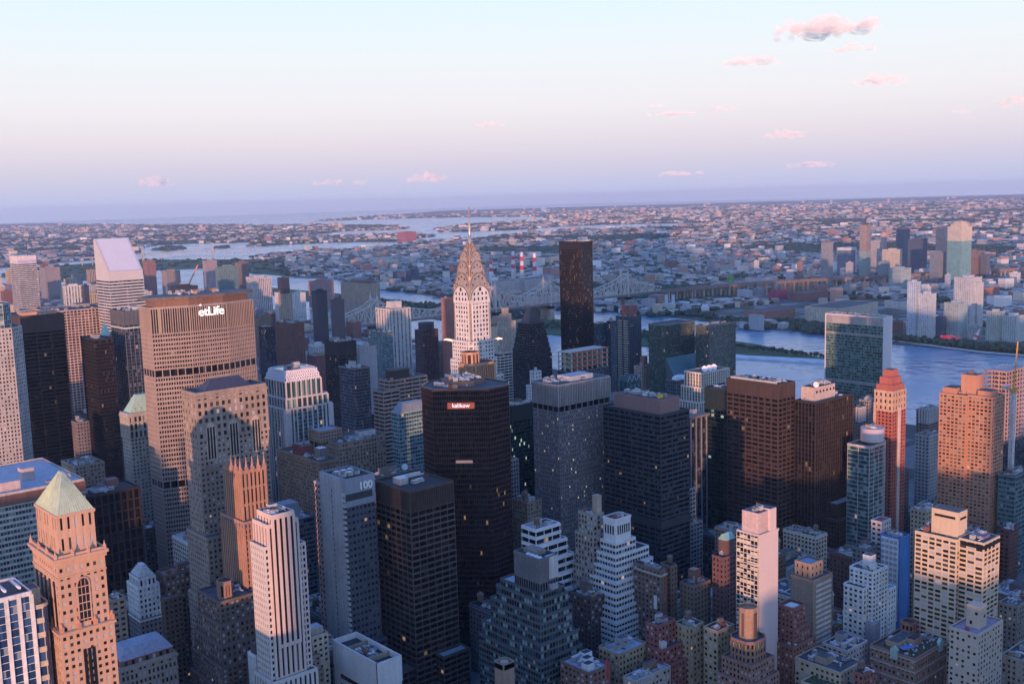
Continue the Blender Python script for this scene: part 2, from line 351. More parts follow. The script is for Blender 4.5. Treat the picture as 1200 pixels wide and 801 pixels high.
PUNCH = dict(bay=3.2, fh=3.5, pw=1.6, sh=1.8, pd=.3, sd=.24)
TEXTS = bpy.data.curves
def text(body, name, mat, parent, loc, xdir, size, depth=.3):
    """raised lettering: the font outline turned into a mesh, standing upright along xdir"""
    c = bpy.data.curves.new('lettering', 'FONT'); c.body = body; c.size = size; c.extrude = depth; c.align_x = 'CENTER'; c.offset = size*.004
    o = bpy.data.objects.new('lettering', c); col.objects.link(o); bpy.context.view_layer.update()
    me = bpy.data.meshes.new_from_object(o.evaluated_get(bpy.context.evaluated_depsgraph_get())); bpy.data.objects.remove(o); me.materials.clear(); me.materials.append(mat)
    t = bpy.data.objects.new(name, me); col.objects.link(t); t.parent = parent
    X = Vector((*xdir, 0)).normalized(); Z = Vector((0, 0, 1)); Yv = X.cross(Z)
    t.matrix_local = Matrix.Translation(loc) @ Matrix((X, Z, Yv)).transposed().to_4x4(); return t
# positions in metres: west edge, south edge, east-west, north-south, height
P = {'grid270': (341.0, 1180.7, 43.5, 55, 215.0),
 'pinkgrid': (486.2, 1541.7, 80.8, 73.8, 185.0),
 'black95': (394.0, 1119.2, 18.7, 41.3, 190.0),
 'navy130': (432.1, 1134.2, 28.1, 38.9, 215.0),
 'linc': (287.7, 644.8, 49.5, 20.6, 205.0),
 'goth295': (291.4, 596.0, 19.8, 31.4, 151.8),
 'park100': (351.6, 573.1, 21.3, 30.1, 149.0),
 'park90': (383.0, 548.0, 35.1, 38.8, 140.2),
 'persh': (456.8, 784.3, 14.3, 73.9, 105.0),
 'bowery': (517.7, 852.7, 52, 38, 100.0),
 'lex450': (489.3, 895.5, 37.8, 38.2, 168.0),
 'brick322': (821.8, 1476.6, 22.6, 51.4, 140.0),
 'black380': (707.4, 1155.0, 26.5, 32.7, 150.0),
 'grey397': (637.7, 1009.9, 20.4, 32.0, 140.0),
 'white421': (758.6, 1186.3, 26.8, 22.7, 135.0),
 'socony': (581.5, 619.1, 59.1, 30.7, 174.0),
 'dk765': (612.9, 538.6, 33.4, 61.0, 155.0),
 'brown880': (733.7, 516.4, 22.9, 52.3, 165.0),
 'black965': (753.3, 493.6, 54.9, 19.7, 150.0),
 'green826': (753.3, 584.0, 45, 24.8, 150.0),
 'news': (833.8, 678.1, 44, 22, 145.0),
 'un': (1286.8, 741.1, 21.4, 88.6, 154.0),
 'twt': (1032.5, 1046.9, 21.4, 43.9, 262.0),
 'red1045': (836.9, 472.7, 22, 17, 150.0),
 'orange1140': (863.9, 399.1, 21.5, 44.0, 150.0),
 'cream1125': (605.4, 282.0, 19.6, 41.1, 115.0),
 'slab885': (501.6, 365.5, 18.4, 15.9, 125.0),
 'mad275': (267.6, 518.9, 18.4, 16.7, 155.0),
 'glasszig': (411.4, 457.7, 12.5, 28.8, 110.0),
 'whitezig2': (500.4, 480.2, 14.9, 11.0, 110.0),
 'tangoth': (497.1, 497.6, 9.9, 13.9, 110.0),
 'whitezig1': (469.8, 525.4, 22.4, 10.4, 100.0),
 'beige1145': (565.9, 265.3, 30.1, 16.3, 75.0),
 'ornate': (564.2, 301.3, 40.7, 28.6, 50.0),
 'redzig': (525.8, 358.4, 14.2, 9.1, 75.0),
 'wbox': (320.7, 498.5, 16.7, 48.1, 60.0),
 'citi': (547.3, 1480.5, 48.2, 48.3, 227.0),
 'bloom': (755.2, 2599.1, 41.2, 57.8, 225.0),
 'white440': (1100.8, 1607.6, 41.7, 52.5, 130.0),
 'beige3': (1565.6, 2388.2, 35.1, 138.9, 110.0),
 'dark365': (1101.9, 1873.1, 25.6, 16.5, 150.0),
 'p738': (1062.5, 988.3, 23.9, 23.8, 160.0),
 'oct855': (483.7, 358.2, 12.2, 15.2, 70.0),
 'white1025': (602.1, 351.3, 17.6, 16.5, 80.0),
 'blue1045': (676.2, 374.0, 12.8, 15.0, 80.0),
 'cons655': (903.1, 935.9, 64.5, 25.8, 130.0),
 'orbit1035': (774.0, 456.5, 41.1, 16.3, 115.0),
 'e10': (152.9, 507.5, 21.9, 34.9, 163.0),
 'bear': (277.8, 1074.9, 22.6, 30, 215.0),
 'helm': (367.3, 970.6, 40, 20, 135.0),
 'mans': (212.0, 603.5, 33.8, 10.6, 58.0),
 'whtmans': (258.3, 689.5, 14.2, 19.2, 72.0),
 'brn195': (277.9, 690.4, 33.6, 14.3, 75.0),
 'bzig': (267.5, 585.8, 23, 30, 88.0),
 'wdeco': (273.7, 554.7, 7.5, 9.5, 62.0),
 'tanbit': (288.1, 542.9, 21.9, 26.9, 56.0),
 'beige365': (306.9, 546.7, 10.6, 13.1, 66.0),
 'slate330': (406.5, 749.4, 21.9, 30.8, 72.0),
 'dish460': (457.6, 706.0, 47.0, 13.6, 105.0),
 'teal477': (568.7, 826.5, 29.0, 12, 125.0),
 'band425': (611.1, 902.5, 47.6, 18.6, 142.0),
 'dkbrn487': (895.8, 1233.5, 27.4, 18.6, 140.0),
 'redslab': (925.0, 1215.0, 22, 10.0, 185.0),
 'tan590': (1116.7, 1318.7, 29.4, 10.7, 125.0),
 'grey590': (884.1, 1049.3, 20.5, 12, 125.0),
 'white627': (816.4, 907.4, 9.3, 8.8, 125.0),
 'dkgrn610': (661.7, 769.8, 28.8, 12.6, 125.0),
 'slim600': (607.2, 710.8, 9, 12, 92.0),
 'tan612': (543.7, 617.3, 14.6, 18.5, 85.0),
 'grey785': (871.6, 742.5, 32.7, 16, 125.0),
 'pierdk': (719.6, 597.8, 22, 15, 128.0),
 'step815': (650.0, 540.7, 15.0, 2.6, 60.3),
 'tudor1085': (1097.6, 577.0, 28.3, 14.0, 80.0),
 'tudor1005': (1058.4, 636.5, 14.1, 8.5, 80.0),
 'tudor1020': (1085.5, 642.3, 16.3, 12, 85.0),
 'pale1090': (942.8, 494.2, 24.4, 14, 90.0),
 'cons1180': (1006.1, 451.8, 64.5, 13.8, 150.0),
 'teal1185': (870.5, 381.0, 40.0, 14, 85.0),
 'tan1090': (733.0, 385.5, 20, 12, 85.0),
 'brick1180': (831.8, 367.3, 15.1, 7.5, 52.0),
 'buff1190': (696.3, 300.7, 29.8, 12, 45.0),
 'buff1195': (616.5, 262.1, 31.4, 12, 45.0),
 'grey1018': (659.5, 390.9, 15, 10, 72.0),
 'tan950': (558.1, 366.3, 20.8, 16.2, 82.0),
 'lowbrn': (591.7, 371.9, 28.6, 19.3, 41.0),
 'redwht': (550.0, 336.8, 21.9, 17.1, 48.0),
 'terr955': (520.7, 323.1, 22.6, 30.4, 48.0),
 'brick1012': (520.3, 308.2, 12.6, 5.9, 52.0),
 'tanA': (480.5, 400.8, 12.9, 11.4, 64.0),
 'tanB': (488.3, 385.8, 15.6, 10.3, 64.0),
 'red770': (463.6, 411.0, 15.6, 9.6, 67.0),
 'brk690': (411.6, 417.9, 16.9, 23.5, 52.0),
 'wing725': (439.1, 420.3, 24.0, 16.2, 54.0),
 'wht740': (432.0, 400.4, 30, 9.5, 46.0),
 'dk690': (479.1, 483.4, 17.0, 19.4, 60.0),
 'brn760': (509.9, 449.4, 5, 23.3, 80.0),
 'brn783': (525.0, 453.7, 6, 9, 78.0),
 'brn815': (532.4, 440.2, 16.9, 11.7, 66.0),
 'brn845': (546.8, 426.9, 15.4, 9.2, 85.0),
 'tanbox': (364.2, 437.3, 8.9, 9.6, 66.0),
 'tan105': (309.0, 951.3, 25.5, 35.3, 100.0),
 'slim93': (362.9, 1100.9, 12.0, 15.0, 110.0),
 'bands0': (182.1, 789.9, 79.8, 93.9, 128.0),
 'dkgrid': (269.0, 805.1, 39.3, 30, 110.0),
 'tan137': (219.6, 630.4, 8, 10, 90.0),
 'bl1': (142.6, 512.2, 7.3, 30, 150.0),
 'met': (346.2, 851.4, 94.8, 26.5, 243.0),
 'unpR': (1081.9, 867.1, 54.7, 22.3, 154.0),
 'unpL': (1056.3, 917.9, 60.4, 29.6, 154.0),
 'dkstep': (953.1, 1068.5, 32.8, 29.6, 165.0),
 'chrys': (549.9, 693.7, 36.5, 25.6, 190.0),
 'chanin': (510.9, 642.2, 21.6, 18.2, 185.0),
 'p101': (456.2, 584.4, 41.0, 52.7, 192.0),
 'dk387': (1198.2, 1964.9, 25.4, 13.7, 120.0),
 'tan330': (1239.7, 2259.9, 24.9, 20.4, 115.0),
 'white345': (1417.6, 2528.7, 38.6, 13.6, 90.0),
 'green253': (1397.3, 2915.8, 62.0, 22.1, 150.0),
 'brn275': (1536.1, 3068.0, 34.7, 22.9, 150.0),
 'white73': (841.4, 2556.3, 41.0, 17.4, 150.0),
 'dk97': (878.3, 2538.9, 11.8, 11.2, 150.0),
 'teal440': (985.2, 1473.9, 23.9, 38.1, 110.0),
 'navy305': (836.1, 1590.1, 20.3, 20.5, 125.0),
 'tealgrey147': (721.8, 1853.8, 27.6, 27.2, 170.0),
 'grey47': (1213.3, 3879.7, 51.9, 54.7, 130.0),
 'brn168': (1513.5, 3720.9, 31.1, 38.0, 140.0),
 'gry190': (1365.9, 3211.4, 44.3, 38.6, 130.0),
 'dk199': (983.7, 2268.6, 51.8, 31.6, 150.0),
 'grey236': (1839.7, 3946.8, 46.4, 30.3, 115.0),
 'whts300': (1442.4, 2771.6, 45.7, 67.0, 120.0),
 'brn361': (1719.4, 2909.2, 58.4, 56.8, 85.0),
 'p693': (1250.9, 1234.3, 22.1, 11.8, 115.0),
 'p711': (1271.7, 1223.1, 16.3, 9.7, 118.0),
 'gem726': (938.7, 877.3, 24.4, 12.7, 100.0),
 'beige755': (1059.9, 963.7, 25.7, 13.9, 95.0)}
FAR = {'slab963': (3157.0, 2028.0, 28.1, 28.1, 146.0),
 'arch983': (3638.0, 2251.0, 49.3, 49.3, 100.6),
 'tall1009': (3529.0, 2106.0, 28.4, 28.4, 191.8),
 'slim1020': (3685.0, 2161.0, 24.6, 24.6, 125.3),
 'pink1034': (3932.0, 2272.0, 15.7, 15.7, 142.9),
 'blue1051': (3883.0, 2160.0, 35.9, 35.9, 162.2),
 'blue1067': (3547.0, 1911.0, 46.5, 46.5, 140.7),
 'beige1037': (3608.0, 2042.0, 50.2, 50.2, 99.4),
 'teal1031': (3307.0, 1902.0, 28.6, 28.6, 77.5),
 'grid1044': (3111.0, 1737.0, 47.2, 47.2, 72.2),
 'blank1075': (3399.0, 1810.0, 40.0, 40.0, 45.9),
 'pink1098': (3522.0, 1806.0, 38.8, 38.8, 180.6),
 'front1091': (3331.0, 1729.0, 34.6, 34.6, 111.1),
 'court1113': (3308.0, 1643.0, 51.1, 51.1, 194.9),
 'brn1137': (3447.0, 1659.0, 28.7, 28.7, 111.8),
 'dk1150': (3462.0, 1633.0, 22.1, 22.1, 94.8),
 'curve1065': (2140.0, 1160.0, 19.6, 19.6, 122.8),
 'pale1078': (2144.0, 1132.0, 26.6, 26.6, 98.3),
 'tall1122': (2338.0, 1137.0, 42.0, 42.0, 119.0),
 'pale1110': (2205.0, 1098.0, 34.1, 34.1, 75.1),
 'shore1160': (2216.0, 1016.0, 26.7, 26.7, 60.9),
 'shore1178': (2224.0, 983.0, 33.6, 33.6, 53.3),
 'low1137': (2215.0, 1061.0, 21.2, 21.2, 25.5),
 'fact954': (2285.0, 1431.0, 96.4, 96.4, 37.4),
 'red902': (2684.0, 1900.0, 26.5, 26.5, 28.1),
 'green852': (3051.0, 2348.0, 15.5, 15.5, 30.1),
 'slab883': (2658.0, 1941.0, 24.7, 24.7, 33.4),
 'orange920': (2974.0, 2023.0, 58.1, 58.1, 27.8),
 'brick928': (2704.0, 1820.0, 54.5, 54.5, 22.7),
 'white874': (3095.0, 2273.0, 53.1, 53.1, 23.9),
 'bricka': (2236.0, 1623.0, 60.5, 60.5, 21.7),
 'tan641': (2940.0, 2616.0, 20.4, 20.4, 24.9),
 'tan651': (2982.0, 2618.0, 22.9, 22.9, 31.4),
 'navy1': (2384.0, 3433.0, 33.7, 33.7, 52.9),
 'navy2': (2464.0, 3452.0, 36.7, 36.7, 53.8),
 'pinkq': (2847.0, 4232.0, 32.3, 32.3, 48.2),
 'brickq': (2949.0, 3794.0, 47.1, 47.1, 30.5),
 'redq': (4987.0, 7051.0, 109.5, 109.5, 81.3),
 'blue829': (3472.0, 2769.0, 25.6, 25.6, 38.2),
 'white845': (3575.0, 2777.0, 28.7, 28.7, 24.7),
 'blk745': (3264.0, 2971.0, 20.4, 20.4, 27.9),
 'bx1': (4054.0, 3330.0, 18.1, 18.1, 24.6),
 'tan700': (2812.0, 2765.0, 20.5, 20.5, 25.1),
 'whiteb1': (2363.0, 2788.0, 52.7, 52.7, 43.8),
 'whiteb2': (2451.0, 2766.0, 63.9, 63.9, 44.3),
 'brick1020': (2174.0, 1258.0, 36.2, 36.2, 23.0),
 'white1000': (2669.0, 1490.0, 52.9, 52.9, 18.5),
 'mid985': (3222.0, 1983.0, 17.4, 17.4, 77.7),
 'mid934': (3385.0, 2290.0, 16.5, 16.5, 59.7),
 'mid883': (3555.0, 2607.0, 15.2, 15.2, 47.9),
 'mid1108': (3082.0, 1567.0, 12.0, 12.0, 61.4),
 'low1098': (2186.0, 1122.0, 17.0, 17.0, 46.0),
 'mid1186': (3420.0, 1514.0, 23.7, 23.7, 45.9),
 'mid1163': (3667.0, 1692.0, 18.6, 18.6, 41.1),
 'mid946': (3369.0, 2236.0, 16.3, 16.3, 43.5),
 'mid1086': (2913.0, 1541.0, 13.3, 13.3, 39.4),
 'mid1062': (3174.0, 1750.0, 12.5, 12.5, 54.3)}
LAND = {'queens': [(2122, 625), (2074, 747), (2054, 891), (2048, 971), (2063, 1048), (2068, 1166), (2101, 1283), (2125, 1374), (2136, 1438), (2108, 1588), (2138, 1636), (2181, 1836), (2191, 1965), (2191, 2161), (2128, 2339), (2179, 2689), (2219, 3021), (2265, 3410), (2379, 3769), (2482, 3998), (2412, 4279), (2829, 5103), (3150, 6048), (3543, 6556), (3969, 6600), (4267, 6401), (4486, 6473), (5149, 6984), (5740, 7058), (6364, 7337), (7284, 7632), (7943, 7337), (8510, 7156), (9357, 7138), (9258, 8032), (8793, 8648), (8111, 8632), (7315, 8431), (6976, 8575), (6726, 8895), (7426, 9868), (8588, 10899), (10037, 11562), (10753, 11624), (23460, 25345), (26763, 22496), (30891, 18935), (35020, 15374), (41213, 10032)],
 'bronx': [(1231, 7160), (1549, 6981), (1904, 6906), (2257, 7074), (2650, 7262), (3147, 7949), (3675, 9141), (4057, 9401), (4609, 8830), (4925, 9264), (6730, 10790), (7377, 10506), (7795, 10954), (8632, 12923), (8726, 14987), (8722, 16983), (8618, 21575), (9961, 30946), (6946, 39590)],
 'island_a': [(4165, 7984), (4459, 7951), (4867, 7811), (5061, 7336), (5976, 8036), (6273, 8504), (6180, 9104), (5716, 9491), (5169, 9377), (4720, 9043)],
 'island_b': [(3402, 8279), (3356, 7865), (3643, 8139), (3874, 8721), (3797, 8979)],
 'island_c': [(3806, 8042), (3807, 7834), (3954, 7999), (4069, 8307)],
 'far_shore': [(10404, 17863), (11618, 17678), (12391, 16778), (12699, 15594), (12449, 13583), (23336, 25452), (20983, 27482)],
 'randalls': [(2023, 6653), (2114, 6632), (2716, 6869), (3099, 5952), (2822, 5118), (2460, 4403), (2459, 5143), (2526, 5435), (2320, 5564), (1950, 5033), (1644, 5177), (1618, 5884)]}
# ------------------------------------------------------------------ land and water (all as structure)
def ground_mat(name, cols, s1, s2, rough=.9):
    m, n, l, p = newmat(name); tc = n.new('ShaderNodeTexCoord')
    v = n.new('ShaderNodeTexVoronoi'); v.inputs['Scale'].default_value = s1; l.new(tc.outputs['Object'], v.inputs['Vector'])
    sc_ = n.new('ShaderNodeSeparateColor'); l.new(v.outputs['Color'], sc_.inputs[0])
    r = n.new('ShaderNodeValToRGB'); r.color_ramp.interpolation = 'CONSTANT'; l.new(sc_.outputs[0], r.inputs[0])
    for i, c in enumerate(cols):
        e = r.color_ramp.elements[i] if i < 2 else r.color_ramp.elements.new(i/len(cols)); e.position = i/len(cols); e.color = (*c, 1)
    no = n.new('ShaderNodeTexNoise'); no.inputs['Scale'].default_value = s2; no.inputs['Detail'].default_value = 5; l.new(tc.outputs['Object'], no.inputs['Vector'])
    cl = n.new('ShaderNodeMapRange'); cl.inputs[1].default_value = .42; cl.inputs[2].default_value = .6; l.new(no.outputs['Fac'], cl.inputs[0])
    mi = n.new('ShaderNodeMix'); mi.data_type = 'RGBA'; l.new(cl.outputs[0], mi.inputs[0]); l.new(r.outputs[0], mi.inputs[6]); mi.inputs[7].default_value = (.035, .055, .03, 1)
    l.new(mi.outputs[2], p.inputs['Base Color']); p.inputs['Roughness'].default_value = rough; return m
QMAT = ground_mat('queens_blocks', [(.10, .10, .10), (.20, .18, .17), (.05, .065, .04), (.16, .09, .07), (.28, .27, .26), (.04, .055, .03)], .022, .0016)
FMAT = ground_mat('far_blocks', [(.05, .065, .05), (.10, .09, .09), (.04, .055, .035), (.14, .12, .11), (.05, .06, .045)], .009, .0006)
asph = wall((.055, .055, .06), .85, .3, .02, name='asphalt')
grass = wall((.06, .10, .035), .95, .3, .03, name='grass')
m, n, l, p = newmat('river_water'); p.inputs['Base Color'].default_value = (.20, .31, .42, 1); p.inputs['Roughness'].default_value = .16; p.inputs['IOR'].default_value = 1.33
tc = n.new('ShaderNodeTexCoord'); nz = n.new('ShaderNodeTexNoise'); nz.inputs['Scale'].default_value = .03; nz.inputs['Detail'].default_value = 6; l.new(tc.outputs['Object'], nz.inputs['Vector'])
bp = n.new('ShaderNodeBump'); bp.inputs['Strength'].default_value = .9; bp.inputs['Distance'].default_value = 5; l.new(nz.outputs['Fac'], bp.inputs['Height']); l.new(bp.outputs[0], p.inputs['Normal'])
n2 = n.new('ShaderNodeTexNoise'); n2.inputs['Scale'].default_value = .003; l.new(tc.outputs['Object'], n2.inputs['Vector'])
rr = n.new('ShaderNodeMapRange'); rr.inputs[1].default_value = .35; rr.inputs[2].default_value = .65; rr.inputs[3].default_value = .1; rr.inputs[4].default_value = .3; l.new(n2.outputs['Fac'], rr.inputs[0]); l.new(rr.outputs[0], p.inputs['Roughness'])
WATER = m
b = MB(); E_ = 36500; b.quad((-E_, -E_, -2), (E_, -E_, -2), (E_, E_, -2), (-E_, E_, -2)); tag(b.build('water', WATER), None, None, kind='structure')
def land(name, poly, z, mat, z0=-2.5):
    a = sum(p[0]*q[1]-q[0]*p[1] for p, q in zip(poly, poly[1:]+poly[:1]))
    if a < 0: poly = poly[::-1]
    b = MB(); b.prism(poly, z0, z); tag(b.build(name, mat), None, None, kind='structure')
land('manhattan_ground', [(-9000, -4000), (1290, -4000), (1310, 100), (1360, 700), (1395, 2120), (1630, 3080), (1600, 4700), (1430, 5450), (1340, 7400), (-9000, 7400)], 0, asph)
land('queens_ground', LAND['queens'], 0, QMAT)
land('bronx_ground', LAND['bronx'], 0, FMAT); land('far_shore', LAND['far_shore'], 0, FMAT); land('wards_island', LAND['randalls'], .5, grass)
for k in 'abc': land('low_island', LAND['island_'+k], .5, FMAT if k == 'a' else grass)
land('roosevelt_island', [(1763, 1112), (1712, 1300), (1745, 2100), (1850, 3200), (1990, 4180), (2060, 4190), (2060, 3200), (1960, 2100), (1890, 1400), (1790, 1125)], .3, grass)
land('island_promenade', [(1760, 1104), (1700, 1300), (1712, 1420), (1740, 1420), (1735, 1300), (1800, 1118)], 1.2, wall((.66, .65, .66), .8))
land('river_walk', [(2122, 560), (2074, 747), (2054, 891), (2048, 971), (2063, 1048), (2100, 1190), (2110, 1188), (2074, 1046), (2060, 970), (2065, 893), (2086, 750), (2134, 562)], 1.0, wall((.55, .52, .50), .8))
land('park_lawn', [(2150, 600), (2110, 750), (2085, 890), (2078, 960), (2120, 960), (2150, 760), (2190, 610)], .4, grass)
# street lanes across midtown: pavements as raised slabs between the avenues
AV = [75, 230, 385, 530, 720, 930, 1130, 1290]; pave = wall((.17, .165, .16), .9, .25, .1, name='pavement'); paint = wall((.6, .58, .5), .8)
b = MB()
for i, (a, c) in enumerate(zip(AV, AV[1:])):
    for s_ in range(34, 60):
        y = (s_-33.5)*80.5; b.box(a+11, c-11, y+7, y+73.5, 0, .14)
tag(b.build('pavement', pave), None, None, kind='structure')
b = MB()
for a in AV[:-1]:
    for off in (-3.5, 0, 3.5):
        for k in range(24, 260): b.quad((a+off-.09, k*8, .006), (a+off+.09, k*8, .006), (a+off+.09, k*8+3, .006), (a+off-.09, k*8+3, .006))
tag(b.build('lane_markings', paint), None, None, kind='structure')
# ------------------------------------------------------------------ haze: the evening air between here and the horizon
b = MB(); b.box(-37000, 37000, -37000, 37000, -3.5, 446); m = bpy.data.materials.new('evening_air'); m.use_nodes = True; n = m.node_tree.nodes; n.clear()
o_ = n.new('ShaderNodeOutputMaterial'); pv = n.new('ShaderNodeVolumePrincipled'); pv.inputs['Color'].default_value = (.58, .74, 1.0, 1); pv.inputs['Density'].default_value = HAZE; pv.inputs['Anisotropy'].default_value = 0.0
m.node_tree.links.new(pv.outputs[0], o_.inputs['Volume']); tag(b.build('haze', m), None, None, kind='stuff')
# ------------------------------------------------------------------ clouds: lit puffs low over the far shore
cm = bpy.data.materials.new('cloud_vapour'); cm.use_nodes = True; n = cm.node_tree.nodes; n.clear(); o_ = n.new('ShaderNodeOutputMaterial')
pv = n.new('ShaderNodeVolumePrincipled'); pv.inputs['Color'].default_value = (1, .88, .92, 1); pv.inputs['Density'].default_value = CLOUDD; pv.inputs['Anisotropy'].default_value = -.28
cm.node_tree.links.new(pv.outputs[0], o_.inputs['Volume'])
CL = [(968, 34, 118, 30, 9, 'large pink cloud, biggest of all, high at the upper right'), (880, 72, 70, 14, 6, 'flat pink cloud just below and left of the biggest cloud'),
      (1033, 95, 62, 18, 6, 'mauve ragged cloud below the biggest cloud, toward the right'), (1000, 58, 60, 10, 4, 'thin mauve streak close under the biggest cloud'),
      (788, 134, 62, 7, 5, 'thin flat pink cloud, left of a rounder pink puff'), (846, 128, 34, 13, 5, 'small round bright pink puff at the end of a thin pink cloud'),
      (576, 146, 40, 11, 5, 'small lone pink cloud high above the chrome spire'), (182, 213, 40, 17, 6, 'pink cumulus puff low above the slant-topped white tower'),
      (500, 208, 50, 15, 6, 'pink cumulus low in the sky just left of the chrome spire'), (384, 214, 42, 9, 5, 'low pale pink cloud over the middle water, left one of a pair'),
      (421, 214, 22, 9, 4, 'low pale pink cloud over the middle water, right one of a pair'), (919, 158, 52, 13, 5, 'faint mauve cloud midway up the sky on the right'),
      (950, 193, 56, 9, 5, 'faint pink streak low over the borough towers'), (798, 203, 60, 8, 4, 'faint pink streak low over the far shore, right of the black tower'), (1188, 119, 40, 15, 5, 'pink cloud cut by the right edge of the picture'),
      (770, 124, 26, 8, 4, 'tiny mauve wisp above the thin flat pink cloud'), (1126, 131, 24, 7, 4, 'tiny grey mauve wisp in the right part of the sky')]
rc = random.Random(3)
from mathutils import noise as mnoise
for px, py, wd, ht, npf, lab in CL:
    D = 30000; d = _f+CR*((px-600)/FPX)+CU*((400.5-py)/FPX); q = CAM+d*(D/math.hypot(d.x, d.y)); k = D/FPX; side = Vector((d.y, -d.x, 0)).normalized(); dep = Vector((d.x, d.y, 0)).normalized()
    b = MB(); a = rc.random()*99
    for i in range(npf*6):
        u = rc.uniform(-1, 1); ex = (1-abs(u))**.7; rx = wd*k*rc.uniform(.035, .10)*(.5+ex); rz = ht*k*rc.uniform(.09, .26)*(.35+ex)
        c = q+side*(u*wd*k*.46)+Vector((0, 0, (rc.uniform(-.5, .25)+.25*ex)*ht*k*.5))+dep*rc.uniform(-.3, .3)*wd*k
        i0 = len(b.v); n_, m_ = 12, 8
        for j in range(m_+1):
            t = math.pi*j/m_-math.pi/2
            for e in range(n_):
                f = 2*math.pi*e/n_; dv = Vector((math.cos(t)*math.cos(f), math.cos(t)*math.sin(f), math.sin(t))); s_ = 1+.55*mnoise.noise(dv*1.7+Vector((a+i*7, 0, 0)))+.25*mnoise.noise(dv*4+Vector((a, i, 0)))
                b.v.append((c.x+dv.x*rx*s_-q.x, c.y+dv.y*rx*s_-q.y, c.z+dv.z*rz*s_-q.z))
        for j in range(m_):
            for e in range(n_): g = (e+1) % n_; b.f.append((i0+j*n_+e, i0+j*n_+g, i0+(j+1)*n_+g, i0+(j+1)*n_+e))
    tag(b.build('cloud', cm, None, q), lab, 'cloud', 'pink clouds of the evening sky')
# ------------------------------------------------------------------ the tower under the camera and unseen made-up towers behind it, added for their evening shadows
def caster(name, label, cat, x, y, w_, d_, h, c):
    b = Bld(name, label, cat, x, y); b.tier(rect(0, 0, w_, d_), 0, h, wall(c), GDAY, 6, 4, 2.6, 1.8); b.done(); return b
caster('observation_tower', 'limestone skyscraper whose open deck carries the viewpoint', 'skyscraper', -104, -56, 76, 46, 318, LIME)
ob = [o for o in THINGS if o.name == 'observation_tower'][0]; q = MB(); q.cyl(30, 20, 7, 318, 381, 16, 5); q.cyl(30, 20, 2.2, 381, 443, 10, .3); q.build('mooring_mast', METAL, ob)
# (antisun frame: q to the left, t away from the sun)
def qt(q, t): return -.656*q+.755*t, .755*q+.656*t
for q, t, wq, h, lab in ((86, -180, 56, 200, 'grey office tower just west of the observation tower'), (143, -210, 62, 217, 'tall glass tower two blocks west of the viewpoint'),
                         (-284, -300, 30, 208, 'narrow brown tower south west of the viewpoint'), (191, -260, 24, 204, 'thin stone tower two blocks west of the viewpoint'), (372, -150, 60, 158, 'wide beige slab over the western avenues'),
                         (250, -300, 150, 96, 'broad masonry block on the garment streets'), (-152, -420, 276, 113, 'long brick loft block west of the viewpoint'),
                         (-420, -420, 220, 128, 'wide concrete slab far left of the sun'), (520, -380, 160, 150, 'pale office block beside the western park')):
    x, y = qt(q, t); caster('office_tower', lab, 'tower', x-wq/2, y-wq/2, wq*.95, wq*.5+12, h, TAN)

# the rest of the island round the viewpoint, none of it in the picture: it shades the streets as the real blocks do
rm9 = random.Random(9); CB = MB()
for i in range(-32, 34):
    for j in range(-18, 22):
        x, y = i*70+rm9.uniform(0, 8), j*80.5+7; ang = math.degrees(math.atan2(x+30, y+30)) if (x > -60 or y > -60) else 180
        if x > 1240 or (-110 < x < 40 and -90 < y < 60): continue
        if 9.5 < ang < 74.5:
            if math.hypot(x, y) > 470 or y < 0 or x < 0: continue
            hh = rm9.uniform(22, 46) if math.hypot(x, y) < 330 else 14
        else: hh = rm9.choice((35, 50, 60, 75, 95)) if math.hypot(x, y) > 160 else rm9.uniform(20, 60)
        CB.box(x, x+58, y, y+31, 0, hh); CB.box(x, x+30, y+33, y+66, 0, hh*rm9.uniform(.6, 1.1)); CB.box(x+31, x+58, y+33.5, y+66, 0, hh*rm9.uniform(.5, .98))
tag(CB.build('city_blocks', wall((.22, .18, .155))), None, None, kind='stuff')
# ------------------------------------------------------------------ left side
x, y, w_, d_, h = P['bear']
b = Bld('office_tower', 'pale stone octagonal tower with glass crown at the left edge', 'skyscraper', x-14, y, ); wm = wall((.47, .44, .42))
b.tier(chamf(0, 0, w_+28, 50, 13), 0, h, wm, GDAY, 3.1, 3.7, 1.5, 1.7); gcr = glass((.06, .10, .11), (.16, .24, .25), (.4, .5, .5), 0)
b.tier(chamf(5, 4, w_+14, 38, 9), h, h+23, wall((.36, .42, .43)), gcr, 3, 4, .4, .5, .3, .1); b.done()
b = tower(P['grid270'], 'office_tower', 'dark brown office tower with broad grid of horizontal bands, louvred top', 'skyscraper', (.06, .043, .042), GBRZ, bay=14, fh=4.0, pw=1.0, sh=1.3, pd=.6, sd=.3, tb=0, n=4, fin=False)
b.mb('louvre_crown', wall((.07, .045, .045))).box(-.5, b.w+.5, -.5, b.d, b.h-17, b.h-.6); b.blk('penthouse', 4, 8, b.w-8, 12, b.h, b.h+4, wall(ORANGE)); b.done()
tower(P['pinkgrid'], 'office_tower', 'wide pinkish slab with deep square windows like a grid', 'skyscraper', (.44, .33, .30), GBLK, bay=5.2, fh=3.9, pw=1.3, sh=1.5, pd=.7, sd=.5, n=5)
b = tower(P['black95'], 'office_tower', 'plain black tower, narrower one in front of the pink gridded slab', 'skyscraper', (.016, .016, .022), GBRZ, n=1, fin=False, **CURT); b.done()
b = tower(P['navy130'], 'office_tower', 'dark navy tower with pale vertical lines against the brown octagonal slab', 'skyscraper', (.10, .11, .13), GBLU, bay=5, fh=3.7, pw=.8, sh=.5, pd=.4, sd=.1, tb=14, n=3, fin=False)
b.mb('bright_band', wall((.5, .55, .55))).box(-.5, b.w+.5, -.5, b.d, b.h-18, b.h-16.4); b.done()
